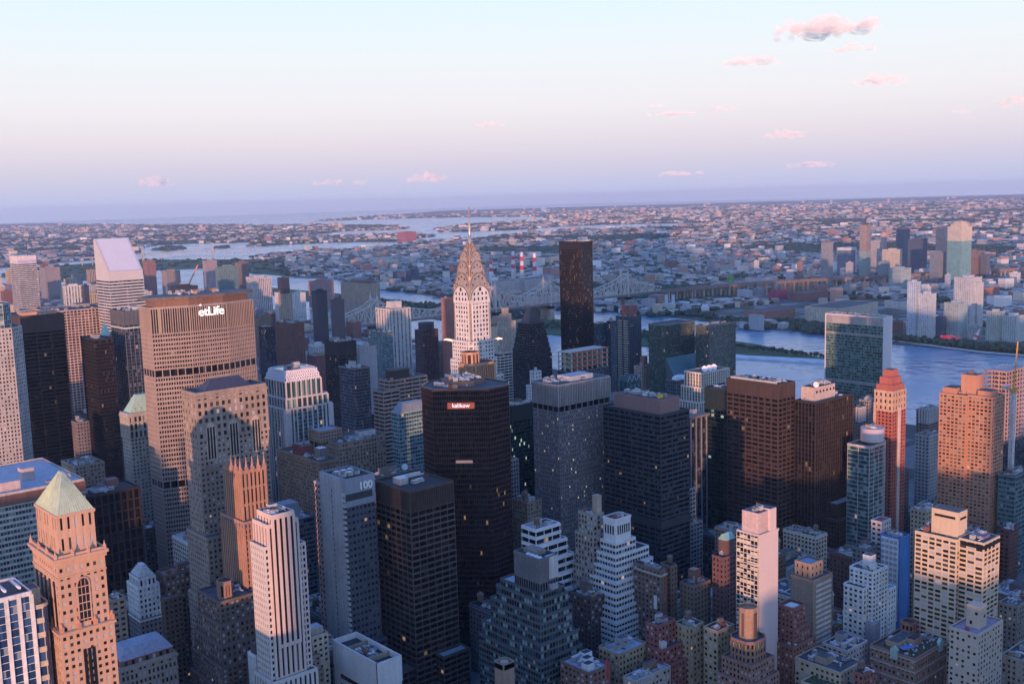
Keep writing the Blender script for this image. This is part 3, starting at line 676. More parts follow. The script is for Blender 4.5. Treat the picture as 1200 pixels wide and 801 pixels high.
# green spired hotel peak behind the black tower
x, y = 470, 1330; b = Bld('hotel_tower', 'brown hotel tower with small verdigris dome peeking over the black tower', 'tower', x, y); b.tier(rect(0, 0, 28, 26), 0, 168, wall(BROWN), GBLK)
o = MB(); o.cyl(14, 6, 6, 168, 173, 8); o.cyl(14, 6, 5.6, 173, 182, 8, 1.2); o.cyl(14, 6, 1, 182, 186, 6, .1); o.build('dome', wall(VERDI, .7, .2), b.root); b.done()
# palace-like block with the green mansard
x, y, w_, d_, h = P['helm']; b = Bld('office_building', 'old stone office tower with pale green mansard roof, left of the octagonal slab', 'tower', x, y); wm = wall((.42, .39, .33))
b.tier(rect(0, 0, w_, d_), 0, h-22, wm, GDAY, win=False, roof=None, **PUNCH); b.tier(rect(-.8, -.8, w_+1.6, d_), h-22, h, wm, GDAY, 4, 7, 1.6, 1.5, .8, .3, par=2)
b.mb('cornice', wm).box(-1.8, w_+1.8, -1.8, d_, h-1.5, h)
r = MB(); r.prism(rect(1, 1, w_-2, d_-2), h, h+17, poly2=rect(11, 7, w_-22, d_-14)); rf = r.build('mansard_roof', wall(VERDI, .7, .15), b.root)
for k in range(5): q = MB(); q.box(5+k*6, 7+k*6, 1.2+.8, 5, h+2, h+6); q.build('dormer', wall((.42, .55, .44)), rf)
b.done()
# octagonal slab with the lit lettering
x, y, w_, d_, h = P['met']; wm = wall((.33, .265, .235), .8, .15); B0 = Bld('office_tower', 'huge eight-sided precast slab tower with glowing white letters near its top', 'skyscraper', x, y)
WE = 93; oct_ = [(0, 0), (29, -9), (62, -9), (91, 0), (91, 14), (62, 30), (29, 30), (0, 22)]
st = dict(bay=2.05, fh=3.9, pw=.62, sh=1.75, pd=.6, sd=.42)
zz = [0, 92, 98.5, 186, 192.5, h-21]
for i in range(5):
    if i in (1, 3): B0.tier(oct_, zz[i]+.01, zz[i+1]-.01, wm, GBLK, 6.0, 7, .7, .9, .3, .2, roof=None, wname='mechanical_floor')
    else: B0.tier(oct_, zz[i], zz[i+1], wm, GBLK, roof=None, **st)
B0.tier(oct_, h-20.99, h, wm, GBLK, 1.9, 22, .7, .8, .7, .2, roof=ROOFG, wname='crown_fins')
r = MB(); r.prism([(4, 2), (30, -6), (61, -6), (87, 2), (87, 13), (60, 27), (30, 27), (4, 19)], h, h+6.4); r.build('roof_set_back', wall((.20, .12, .10)), B0.root)
r = MB(); r.prism([(-1, -1), (29, -10), (62, -10), (92, -1), (92, 16), (62, 31), (29, 31), (-1, 23)], h+6.4, h+9); r.build('roof_slab', wall((.13, .115, .12), .8, .3, .1), B0.root)
B0.clutter(20, 0, 50, 20, h+9, 9, 0, False)
lm, n_, l_, p_ = newmat('lit_letters'); p_.inputs['Base Color'].default_value = (.8, .8, .8, 1); p_.inputs['Emission Color'].default_value = (1, .93, .95, 1); p_.inputs['Emission Strength'].default_value = .75
text('etLife', 'lit_letters', lm, B0.root, Vector((48, -10.6, h-8.5)), (1, 0), 10.2, .5); o = MB(); o.dome(38.5, -11, h+.2, 1, 1.2, 8, 3); o.build('lamp', lm, B0.root)
B0.done()
# twin-hipped classic office tower
x, y, w_, d_, h = P['linc']; wm = wall((.30, .24, .20), .85, .2); b = Bld('office_tower', 'tall brown stone office tower with dark hipped roof and gothic arches', 'skyscraper', x, y)
b.tier(rect(0, 0, w_, d_), 112, h-30, wm, PANE, 3.1, 3.6, 1.6, 1.9, .35, .28, win=True, roof=None); b.tier(rect(0, 0, w_, d_), h-30, h, wm, PANE, 4.1, 5, 2.0, 2.2, .6, .4, win=True, roof=ROOFG, par=1.5)
b.mb('cornice', wm).box(-1.1, w_+1.1, -1.1, d_, h-2.6, h-1.2); b.mb('cornice', wm).box(-.9, w_+.9, -.9, d_, h-30.4, h-28.6)
b.tier(rect(-2.5, -9, w_+5, d_+10), 70, 112, wm, GDAY, roof=ROOFG, **PUNCH); b.tier(rect(-4, -14, w_+8, d_+16), 0, 70, wm, GDAY, roof=ROOFG, **PUNCH)
r = MB(); r.prism(rect(7.5, 2.5, w_-16, d_-4), h+.2, h+7.5, poly2=rect(15, d_/2-1, w_-29, 2)); r.build('hip_roof', wall((.045, .05, .075), .6, .2), b.root)
for k in range(3):                                               # the three tall traceried bays
    xx = 8.5+k*16; q = MB(); n = 10; pts = [(xx+3.4*math.cos(math.pi*i/n), h-24+5*math.sin(math.pi*i/n)) for i in range(n+1)]
    i0 = len(q.v); q.v += [(px, -.75, pz) for px, pz in pts]+[(px, -.2, pz) for px, pz in pts]; q.f.append(tuple(i0+i for i in range(n+1))[::-1])
    for i in range(n): q.f.append((i0+i, i0+i+1, i0+n+2+i, i0+n+1+i))
    q.box(xx-3.4, xx+3.4, -.7, -.2, h-44, h-24); q.build('arched_bay', wall((.46, .38, .31)), b.root)
    q = MB()
    for c_ in (-2, 0, 2): q.box(xx+c_-.55, xx+c_+.55, -.95, -.6, h-43, h-22)
    q.build('lancet_window', GBLK, b.root)
    q = MB(); q.box(xx-4.4, xx+4.4, -1.3, .1, h-50, h-47); q.build('balcony', wall((.25, .2, .17)), b.root)
b.done()
# gothic orange tower with pinnacles
x, y, w_, d_, h = P['goth295']; wm = wall((.42, .235, .16), .8, .2); b = Bld('office_tower', 'slender orange brick gothic tower crowned with a ring of pinnacles', 'tower', x, y)
b.tier(rect(0, 0, w_, d_), 0, h-22, wm, GBLK, 2.6, 3.6, 1.3, 1.0, .7, .2, roof=ROOFT); b.tier(rect(2, 4, w_-3.5, d_-9), h-22, h+9, wm, GBLK, 2.8, 12, 1.3, 1.6, .8, .2, roof=ROOFT)
for px, py in [(2+i*(w_-3.5)/4, 4) for i in range(5)]+[(2, 4+i*6) for i in range(1, 4)]:
    q = MB(); q.box(px-.9, px+.9, py-.9, py+.9, h+8, h+12); q.cyl(px, py, .9, h+12, h+19, 6, .12); q.build('pinnacle', wm, b.root)
q = MB()
for i in range(8): q.box(i*2.8, i*2.8+1, -.9, -.3, h-24, h-22.6); q.box(-.9, -.3, i*3.8, i*3.8+1, h-24, h-22.6)
q.build('blue_medallion', wall((.10, .10, .32)), b.root); b.done()
# far-left block with horizontal stripes and white roof
x, y, w_, d_, h = P['bands0']; b = tower((x, y, w_, d_, h), 'office_building', 'long striped office block with pale flat roof behind the green-roofed tower', 'office block', (.56, .49, .45), GTEA, bay=2.2, fh=4.2, pw=.28, sh=1.75, pd=.2, sd=.4, n=0, roof=ROOFW, fin=False)
b.mb('brown_band', wall((.20, .105, .085))).box(-.9, w_+.9, -.9, d_, h-8, h-.8)
b.blk('penthouse', w_-62, 6, 20, 14, h, h+7, wall((.55, .45, .42)), ROOFW); b.blk('penthouse', w_-34, 30, 9, 9, h, h+9, wall((.52, .42, .40)), ROOFW)
for k in range(5): cooler(b.root, w_-22+k*4, 8+k*2, h+.1, 4, 3, 2.4)
b.done()
# dark grid building behind the green-roofed tower
x, y, w_, d_, h = P['dkgrid']; b = tower((x, y, w_, d_, h), 'office_building', 'blackish brown office block with vertical piers right of the green-roofed tower', 'office block', (.03, .02, .022), GBRZ, bay=5.2, fh=8, pw=1.3, sh=1.2, pd=.6, sd=.2, n=2, roof=ROOFB, fin=False)
for k in range(4): o = MB(); o.box(-6, 6, -1, 1, 0, 1.4); o.box(-6, 6, -.4, .4, 1.4, 1.8); o.build('roof_truss', METAL, b.root, (12, 6+k*4, h+1))
b.blk('penthouse', 20, 14, 9, 8, h, h+7, wall((.24, .13, .11))); b.done()
tower(P['tan105'], 'stone_building', 'tan stone block with white mechanical plant, behind the striped office block', 'building', TAN, GDAY, n=8, **PUNCH)
tower(P['slim93'], 'stone_building', 'slim grey brick building in the gap before the black tower', 'building', (.20, .17, .17), GBLK, n=2, **PUNCH)
# peach tower with the copper pyramid
x, y, w_, d_, h = P['e10']; wm = wall((.52, .335, .235), .8, .1); b = Bld('office_tower', 'peach brick tower with pale green pyramid roof, cornices and tall arch', 'tower', x, y)
b.tier(rect(-1.4, -1.4, w_+2.8, d_+2.8), 0, 126, wm, PANE, 3.1, 3.6, 1.55, 1.9, .4, .3, win=True, roof=ROOFT, par=1.6)
b.tier(rect(0, 0, w_, d_), 126, h, wm, PANE, 3.1, 4.1, 1.7, 2.3, .35, .28, win=True, roof=ROOFT, par=1.2)
b.tier(rect(2.6, 2.6, w_-5.2, d_-5.2), h, h+20, wm, PANE, 3.6, 9.5, 2.2, 4.2, .4, .3, win=True, roof=None)
for z, e, t_ in ((h-1.4, 1.9, 1.5), (h-3.2, 1.1, 1.7), (h-10, .7, .8), (126.2, 2.6, 1.2), (118, 2.0, .9)): b.mb('cornice', wm).box(-e, w_+e, -e, d_+e, z, z+t_)
b.mb('cornice', wm).box(1.7, w_-1.7, 1.7, d_-1.7, h+18.6, h+20)
r = MB(); r.prism(rect(2.2, 2.2, w_-4.4, d_-4.4), h+20, h+37, poly2=rect(w_/2-.5, d_/2-2, 1, 4)); pr = r.build('pyramid_roof', wall((.52, .60, .38), .65, .12), b.root)
q = MB()
for i in range(13):
    f = (i+1)/14; a = 2.2+(w_-4.4)*f; q.bar((a, 2.15, h+20.05), (w_/2-.5+f, d_/2-2, h+37), .22)
for i in range(18):
    f = (i+1)/19; a = 2.2+(d_-4.4)*f; q.bar((2.15, a, h+20.05), (w_/2-.5, d_/2-2+4*f, h+37), .22)
q.build('roof_seam', wall((.36, .47, .36)), pr)
q = MB(); q.prism(rect(0, 0, 4.5, .12), 0, 5); s_ = q.build('skylight', wall((.30, .42, .62)), pr, (11.5, 3.6, h+21)); s_.rotation_euler.x = R(-37)
q = MB(); n = 12; cx = w_/2; pts = [(cx-2.7, h-33)]+[(cx+2.7*math.cos(math.pi-math.pi*i/n), h-14+2.7*math.sin(math.pi*i/n)) for i in range(n+1)]+[(cx+2.7, h-33)]
q.v += [(px, -.55, pz) for px, pz in pts]; q.f.append(tuple(range(len(pts)))[::-1]); q.build('arched_window', GBLK, b.root)
q = MB(); ring = pts[1:-1]
for (ax, az), (bx, bz) in zip(ring, ring[1:]): q.bar((ax*1.0, -.6, az), (bx, -.6, bz), .7)
q.bar((cx-2.9, -.5, h-33), (cx-2.9, -.5, h-14), .6); q.bar((cx+2.9, -.5, h-33), (cx+2.9, -.5, h-14), .6); [q.box(cx+k-.12, cx+k+.12, -.75, -.5, h-33, h-12.5) for k in (-.9, .9)]; [q.box(cx-2.7, cx+2.7, -.72, -.5, h-32+k*4, h-31.5+k*4) for k in range(5)]; q.build('arch_surround', wm, b.root)
for k in (-1, 0, 1): q = MB(); q.box(cx-.75+k*2.1, cx+.75+k*2.1, -2.05, -1.5, 40, 117); q.build('window_strip', GBLK, b.root)
for k in range(5): q = MB(); n = 8; q.box(-.5, -.2, 4+k*6.2, 6.6+k*6.2, h-35, h-12); q.build('window_strip', GBLK, b.root)
for px, py in [(-.5, -.5), (w_+.5, -.5), (-.5, d_+.5), (w_/3, -.6), (w_*2/3, -.6), (-.6, d_/3), (-.6, d_*2/3)]:
    q = MB(); q.box(px-.6, px+.6, py-.6, py+.6, h+.1, h+2.2); q.cyl(px, py, .45, h+2.2, h+4.4, 8, .1); q.build('finial', wm, b.root)
    q = MB(); q.box(px*1.04-.9, px*1.04+.9, py*1.04-.9, py*1.04+.9, 127.4, 130); q.cyl(px*1.04, py*1.04, .9, 130, 132, 8, .5); q.build('urn', wall((.55, .26, .17)), b.root)
b.done()
# blue glass and white piers at the lower left
x, y, w_, d_, h = P['bl1']; x -= 34; gm = glass((.02, .05, .12), (.04, .10, .22), (.22, .28, .32), .004); b = Bld('office_building', 'blue glass building with bold white vertical piers in the bottom left corner', 'office block', x, y)
b.tier(rect(0, 0, 33, 26), 0, h-2, wall(WHITE, .5), gm, 5.4, 3.7, 1.7, .25, .9, .1, roof=ROOFG, par=1.5); wm = wall((.50, .43, .33))
n = 8; arc = [(33.2, .6), (37.5, 0)]+[(37.5+3.2*math.sin(math.pi*i/n/2), 3.2-3.2*math.cos(math.pi*i/n/2)) for i in range(1, n+1)]+[(40.7, 24), (33.2, 24)]
b.tier(arc, 0, h-9, wm, gm, 9, 7, .4, 2.6, .2, .5, roof=ROOFT, par=1); b.blk('stair_tower', 33.3, 4, 5, 10, h-9, h-1.2, wm, ROOFG)
for k in range(5): o = MB(); o.box(-.5, .5, -8, 8, 0, 1.2); o.build('roof_beam', wall(WHITE), b.root, (4+k*6.4, 12, h+.2))
b.done()
tower(P['tan137'], 'stone_building', 'narrow tan stone building hugging the peach tower on its right', 'building', (.34, .26, .18), GBLK, n=2, **PUNCH)
# mansard by the bottom edge
x, y, w_, d_, h = P['mans']; d_ = 22; b = Bld('stone_building', 'ornate stone building with blue-grey mansard roof beside the peach tower', 'building', x, y); wm = wall((.38, .31, .26))
b.tier(rect(0, 0, w_, d_), 0, h, wm, PANE, 2.7, 4, 1.3, 1.5, .4, .3, win=True, roof=ROOFG); b.mb('cornice', wm).box(-1, w_+1, -1, d_, h-1.4, h); b.mb('cornice', wm).box(-.8, w_+.8, -.8, d_, h-9, h-8)
b.mb('brick_attic', wall((.30, .14, .10))).box(1.2, w_-1.2, 1.2, d_-1.2, h, h+4.4)
r = MB(); r.prism(rect(.9, .9, w_-1.8, d_-1.8), h+4.4, h+10.5, poly2=rect(5, 5, w_-10, d_-10)); rf = r.build('mansard_roof', wall((.33, .35, .42), .6, .2), b.root)
for k in range(7): q = MB(); q.box(3.2+k*4.2, 4.8+k*4.2, .7, 2.6, h+1, h+3.6); q.build('dormer', PANE, rf)
b.done()
# white stepped-roof tower
x, y, w_, d_, h = P['whtmans']; b = Bld('stone_building', 'white tiered building topped by a ribbed pyramid roof beside a dark office block', 'building', x, y); wm = wall((.68, .67, .66))
b.tier(rect(0, 0, w_, d_), h-22, h, wm, PANE, 2.8, 4, 1.4, 1.6, .4, .3, win=True); b.tier(rect(-.2, -.2, w_+.4, d_+.4), 0, h-22, wall((.22, .2, .2)), GBLK, **PUNCH)
b.mb('cornice', wm).box(-1, w_+1, -1, d_, h-23, h-21.8); b.tier(rect(1.5, 1.5, w_-3, d_-3), h, h+5.5, wm, PANE, 2.6, 4, 1.3, 1.6, win=True)
r = MB()
for k in range(6): r.prism(rect(1.5+k*.8, 1.5+k*.9, w_-3-1.6*k, d_-3-1.8*k), h+5.5+k*1.4, h+6.7+k*1.4)
r.build('stepped_roof', wall((.62, .62, .62)), b.root); b.done()
x, y, w_, d_, h = P['brn195']; b = tower((x, y, w_, d_, h), 'loft_building', 'brown stone loft block with red roof terrace right of the white tiered building', 'building', BROWN, PANE, win=True, n=5, roof=wall((.24, .12, .12)), fin=False, **PUNCH)
b.tier(rect(-5, -6, 13, d_), 0, h-14, b.wm, GBLK, roof=wall((.25, .18, .2)), **PUNCH); b.done()
def zig(b, lv, wm, gm, st, roofs=ROOFG, win=False):
    """setback tiers from the top down: (top z, west, south, east-west, north-south)"""
    for i, (z, ox, oy, w_, d_) in enumerate(lv):
        z0 = lv[i+1][0] if i+1 < len(lv) else 0
        b.tier(rect(ox, oy, w_, d_), z0, z, wm, gm, roof=roofs, win=win, **st)
x, y, w_, d_, h = P['bzig']; b = Bld('loft_building', 'dark brown ziggurat loft building with arched turret and yellow lit windows', 'building', x, y); wm = wall((.17, .125, .105))
zig(b, [(h, 0, 0, w_, d_), (h-13, -1.6, -3, w_+5, d_+4), (h-25, -3.2, -6, w_+9, d_+8), (h-37, -5, -9, w_+12, d_+12), (h-50, -7, -12, w_+15, d_+15)], wm, glass((.012, .014, .018), (.05, .055, .06), (.22, .22, .22), .03, pane=True, litc=(1, .7, .2), lits=.45), PUNCH, win=True)
b.tier(chamf(3.5, 3.5, 8, 8, 2), h, h+10, wall((.38, .22, .16)), GBRZ, 2.6, 9, 1.4, 3, .35, .3); b.clutter(10, 10, 12, 18, h, 5, 1); b.done()
x, y, w_, d_, h = P['wdeco']; b = tower((x, y, w_, d_, h), 'shop_building', 'small white building with vertical ribs and brown plant box, by the pale pink tower', 'building', WHITE, GBLU, bay=1.9, fh=4, pw=1, sh=.9, pd=.6, sd=.2, n=0, ph=False, fin=False); b.blk('plant_box', .8, 1.5, 6, 6, h, h+7, wall((.10, .06, .06)), ROOFG); b.done()
# pale pink tower with black strips
x, y, w_, d_, h = P['mad275']; wm = wall((.66, .53, .48), .7, .1); ws = wall((.60, .56, .53), .7, .1); b = Bld('office_tower', 'slender pale pink tower with black vertical window strips, in front of the brown ones', 'tower', x, y)
st = dict(bay=3.05, fh=60, pw=1.75, sh=2.4, pd=.55, sd=.3)
b.tier(rect(0, 0, w_, d_), 62, h-5, wm, GBLK, par=1.4, **st); b.tier(rect(2.6, -.9, w_-5.2, d_), 80, h, wm, GBLK, 3.3, 80, 1.7, 3.5, .5, .3, par=1.4)
b.tier(rect(w_+.01, 1, 4.5, d_-2), 60, h-20, wm, GBLK, 2.2, 3.6, .9, 1.4, .4, .3); b.tier(rect(-2.5, .5, 2.49, d_-1), 60, h-17, ws, GBLK, 2.3, 3.6, 1.2, 1.6, .35, .25)
b.tier(rect(-4, -3.5, w_+9, d_+5), 0, 62, ws, GBLK, 3.05, 30, 1.7, 2, .6, .3); b.clutter(2, 2, w_-4, d_-4, h, 10, 0); b.done()
x, y, w_, d_, h = P['beige365']; b = tower((x, y, w_, d_, h), 'apartment_building', 'narrow cream building with skylit roof box right of the pale pink tower', 'building', (.54, .46, .34), PANE, win=True, n=0, ph=False, fin=False, **PUNCH); b.blk('penthouse', 1.5, 3, 8, 8, h, h+4.5, wall((.4, .36, .3)), ROOFW); b.done()
x, y, w_, d_, h = P['tanbit']; w_ = 21; b = Bld('apartment_building', 'old tan building with stepped gables and red awning before the pale pink tower', 'building', x, y); wm = wall((.30, .23, .165))
zig(b, [(h, 0, 0, w_, d_), (h-9, -2.5, -2.5, w_+3, d_+2)], wm, GDAY, PUNCH, ROOFT, True); b.blk('gable', 3, 5, 10, 9, h, h+12, wm, ROOFT); b.blk('awning', 4, 4.2, 9, 1.4, h+12.1, h+13.2, wall((.40, .06, .07))); b.blk('chimney', 17, 3, 2, 2, h, h+5, wm); b.clutter(2, 2, 17, 20, h, 5, 0); b.done()
# slate roofs behind the pale pink tower
x, y, w_, d_, h = P['slate330']; b = tower((x, y, w_, d_, h), 'office_building', 'low slate-grey block with hooded roof behind the pale pink tower', 'building', (.10, .115, .13), GBLU, n=4, roof=wall((.22, .25, .29)), fin=False, **BAND); r = MB(); r.prism(rect(-2, 8, 18, 18), h, h+12, poly2=rect(2, 10, 12, 14)); r.build('hooded_roof', wall((.24, .26, .29), .6), b.root); b.done()
# number tower
x, y, w_, d_, h = P['park100']; wm = wall((.42, .43, .44)); b = Bld('office_tower', 'grey slab tower with blank pale west wall and large pale numerals at its top', 'tower', x, y)
b.tier(rect(0, 0, w_, d_), 40, h-17, wall((.085, .095, .115)), GBLU, 3.0, 4.3, 1.1, 2.5, .15, .12, roof=None); wm2 = wall((.26, .30, .36), .6, .1)
b.mb('crown_panel', wm2).box(-.4, w_+.3, -.5, d_, h-17, h); b.roof(rect(0, 0, w_, d_), h, wm2, ROOFB, 1.5)
b.mb('louvre_band', wall((.045, .05, .06))).box(-.5, w_-2, -.65, 0, h-13, h-8.5)
b.mb('blank_wall', wm).box(-1.3, -.41, 5.5, d_, 40, h+1.2); b.mb('blank_wall', wm).box(-1.2, -.42, 3.5, 5.49, 40, h+.8)
q = MB()
for k in range(28): q.box(-1.6, -.1, .4, 3.4, 42+k*3.6, 43.6+k*3.6)
q.build('balcony', wall((.5, .5, .5)), b.root); q = MB()
for k in range(28): q = MB(); q.box(-1.36, -1.25, 15.4, 16, 42+k*3.6, 44.4+k*3.6); q.build('stair_window', GBLK, b.root)
b.tier(rect(-1, d_+.01, 14, 7), 30, h-7, wall((.55, .42, .40)), GBLK, 3.4, 4, 1.0, 2.0, .3, .3)  # north wing: the pink of low sun is put into its wall colour
text('100', 'numeral', wall((.95, .95, .90), .4, .02), b.root, Vector((14.2, -.9, h-7)), (1, 0), 7, .3)
b.tier(rect(-20, -6, w_+20, d_+22), 0, 39.9, wall((.09, .10, .12)), GBLU, **BAND); b.clutter(-19, 2, 17, 22, 40, 10); [cooler(b.root, 4+k*5, 10+j*7, h+.2, 4, 4, 2.6, 1) for k in range(3) for j in range(2)]; b.done()
# bronze tower
x, y, w_, d_, h = P['park90']; b = tower((x, y, w_, d_, h), 'office_tower', 'dark bronze box tower with ribbed crown, in front of the faceted black tower', 'tower', (.10, .07, .058), GBRZ, bay=5.8, fh=4.1, pw=.5, sh=1.3, pd=.35, sd=.5, tb=13, n=0, roof=ROOFB, ph=False, fin=False)
q = MB()
for k in range(24): q.box(k*1.5, k*1.5+.3, -.75, 0, h-12.6, h); q.box(-.75, 0, k*1.62, k*1.62+.3, h-12.6, h)
q.build('crown_rib', wall((.075, .055, .05)), b.root)
b.blk('plant_box', 5, 18, 7, 8, h, h+4.5, METAL, VENT); [cooler(b.root, 15+k*5, 15+k, h+.1, 4.4, 3.4, 2.4) for k in range(2)]; q = MB(); q.bar((16, 34, h+1.2), (33, 34, h+1.2), 1.2); q.bar((16, 30, h+1), (33, 30, h+1), .8); q.build('vent_duct', VENT, b.root)
q = MB(); q.box(8, 33, 24, 25, h, h+1.4); q.build('parapet', b.wm, b.root)
b.tier(rect(-12, 2, w_+13, d_+6), 0, 22, b.wm, GBRZ, bay=5.8, fh=4.1, pw=.5, sh=1.3, pd=.35, sd=.5); b.tier(rect(16, -8, 21, 9.9), 0, 27, b.wm, GBRZ, bay=5.8, fh=4.1, pw=.5, sh=1.3, pd=.35, sd=.5, roof=wall((.3, .36, .4))); b.blk('plant_box', -9, 12, 5, 5, 22, 30, b.wm); b.done()
x, y, w_, d_, h = P['dish460']; b = tower((x, y, w_, d_, h), 'office_building', 'flat grey roofed block with white satellite dish behind the bronze box tower', 'building', (.25, .24, .23), GDAY, n=7, fin=False, **BAND)
q = MB(); q.cyl(34, 3, .4, h, h+3, 8); q.build('dish_mast', METAL, b.root); q = MB(); q.cyl(0, 0, .6, 0, .9, 20, 2.6); q.cyl(0, 0, 2.6, .9, 1.05, 20, 2.3); o = q.build('satellite_dish', wall((.75, .75, .75), .4), b.root, (34, 2.6, h+3.6)); o.rotation_euler = (R(65), 0, R(-40)); b.done()
x, y, w_, d_, h = P['wbox']; wm = wall((.62, .61, .61), .7, .12); b = Bld('office_building', 'pale boxy building with sunken black roof at the bottom, left of centre', 'building', x, y)
b.mb('wall', wm).prism(rect(0, 0, w_, d_), 0, h, False); b.mb('wall', wm).box(-.3, .6, -.3, d_, h-14, h+1.6); b.mb('wall', wm).box(-.3, w_+.3, -.31, .6, h-14, h+1.6); b.mb('wall', wm).box(w_-.6, w_+.3, .6, d_, h-3, h+1.6); b.mb('wall', wm).box(.6, w_-.6, d_-.8, d_, h-3, h+1.6)
q = MB(); q.box(.6, w_-.6, .6, d_-.8, h-3, h-2); q.build('roof', ROOFB, b.root); q = MB(); q.box(.6, w_-.6, 11, 11.6, h-2, h+1.2); q.box(.6, w_-.6, 34, 34.5, h-2, h+.6); q.build('roof_beam', wall((.3, .25, .2)), b.root)
for k in range(3): q = MB(); q.box(-.45, -.1, 8, 40, h-20-k*6, h-17.5-k*6); q.build('window_band', GBLK, b.root)
q = MB(); q.box(4, w_-3, -.45, -.1, h-40, h-16); q.build('window_band', GBLU, b.root); b.clutter(2, 14, 13, 18, h-2.1, 5, 0, False); b.done()
x, y, w_, d_, h = P['tanbox']; b = tower((x, y, w_, d_, 40), 'loft_building', 'low white roofed building with tall tan brick tank house at the bottom centre', 'building', (.4, .36, .32), GBLK, roof=ROOFW, n=3, ph=False, fin=False, **PUNCH); b.tier(rect(-6, -6, 26, 26), 0, 39.9, b.wm, GDAY, roof=ROOFW, **PUNCH)
q = MB(); q.prism(chamf(0, 0, 8.5, 8.5, .6), 40, h, False); q.box(0, .5, .6, 8, h-3, h+.6); q.box(8, 8.5, .6, 8, h-3, h+.6); q.box(.6, 8, 0, .5, h-3, h+.6); q.box(.6, 8, 8, 8.5, h-3, h+.6); q.prism(rect(.5, .5, 7.5, 7.5), h-3, h-2.6); t_ = q.build('tank_house', wall((.33, .23, .17)), b.root)
q = MB(); q.cyl(4.2, 4.2, 2.4, h-2.6, h+.2, 14); q.build('tank_lid', wall((.42, .32, .25)), t_); b.done()
# ------------------------------------------------------------------ around the commuter terminal
x, y, w_, d_, h = P['persh']; wm = wall((.28, .20, .145)); b = Bld('stone_building', 'long brown masonry block with maroon roof plant, left of the tan cornice building', 'building', x, y); b.tier(rect(0, 0, w_+4, d_), 0, h, wm, GDAY, roof=ROOFB, **PUNCH); b.mb('cornice', wm).box(-1, w_+5, -1, d_, h-1.2, h)
b.blk('plant_box', 2, 34, 12, 16, h, h+9, wall((.22, .05, .06)), ROOFT); [cooler(b.root, 5+k*6, 42, h+9.1, 4, 4, 2.4, 1) for k in range(2)]; b.blk('penthouse', 6, 10, 8, 9, h, h+10, wall((.2, .19, .18)), VENT); b.clutter(1, 2, 15, 60, h, 8, 0, False); b.done()
x, y, w_, d_, h = P['bowery']; wm = wall((.35, .26, .19)); b = Bld('stone_building', 'tan masonry building with bracketed cornice and white roof boxes, below the crown-topped glass tower', 'building', x, y)
b.tier(rect(0, 0, w_, d_), 0, h, wm, GDAY, 3.3, 3.8, 1.7, 1.7, .4, .3); b.mb('cornice', wm).box(-1.2, w_+1.2, -1.2, d_, h-5, h-3.8); b.tier(rect(-8, 20, 24, 24), h, h+10, wm, GBLK, roof=ROOFW, **PUNCH); b.blk('penthouse', 30, 10, 18, 8, h, h+6, wall((.62, .58, .52)), ROOFG); b.clutter(4, 3, 44, 16, h, 14, 0); b.done()
# glass tower with diamond crown
x, y, w_, d_, h = P['lex450']; wm = wall((.52, .49, .50), .7, .1); g = glass((.02, .055, .065), (.05, .13, .15), (.2, .3, .3), .02); b = Bld('office_tower', 'stone and teal glass tower with a diamond-patterned white crown', 'skyscraper', x, y)
b.tier(rect(-2, -2, w_+12, d_+2), 0, h-36, wm, g, 5.4, 3.8, 1.3, .3, .9, .15, roof=ROOFG, corner=8); b.tier(rect(-1, -1, w_+7, d_), h-36, h-26, wm, g, 5.4, 10, 1.3, 1.4, 1.0, .2); b.tier(rect(0, 0, w_, d_), h-26, h-10, wm, g, 5.4, 16, 1.3, .4, .9, .15, roof=None)
cw = wall((.66, .65, .70), .7, .08); r = MB(); r.prism(chamf(-.8, -.8, w_+1.6, d_+1.6, 4), h-10, h, poly2=chamf(2.5, 2.5, w_-5, d_-5, 4)); r.build('crown', g, b.root)
q = MB(); nb = 7
for ax in (0, 1):
    for i in range(nb):
        f0, f1, fm = i/nb, (i+1)/nb, (i+.5)/nb; L0 = w_ if ax == 0 else d_
        def pt(f, u):
            a, c = 2.2*u*1.5-.9, L0*f; c = 2.5*u+(L0-5*u)*f; return ((c, a, h-10+10*u) if ax == 0 else (a, c, h-10+10*u))
        q.bar(pt(f0, 0), pt(fm, .5), 1.1); q.bar(pt(fm, .5), pt(f1, 0), 1.1); q.bar(pt(f0, 1), pt(fm, .5), 1.1); q.bar(pt(fm, .5), pt(f1, 1), 1.1); q.bar(pt(f0, .5), pt(fm, 1), 1.0); q.bar(pt(fm, 1), pt(f1, .5), 1.0); q.bar(pt(f0, .5), pt(fm, 0), 1.0); q.bar(pt(fm, 0), pt(f1, .5), 1.0)
q.build('diamond_lattice', cw, b.root); q = MB()
for p0, p1 in zip(chamf(2, 2, w_-4, d_-4, 4), chamf(2, 2, w_-4, d_-4, 4)[1:]+chamf(2, 2, w_-4, d_-4, 4)[:1]): q.bar((*p0, h+.2), (*p1, h+.2), 1.2)
q.build('crown_rim', cw, b.root); q = MB(); q.prism(chamf(3, 3, w_-6, d_-6, 3), h-.6, h-.2); q.build('roof', ROOFG, b.root); b.clutter(10, 10, w_-20, d_-20, h-.2, 6); b.done()
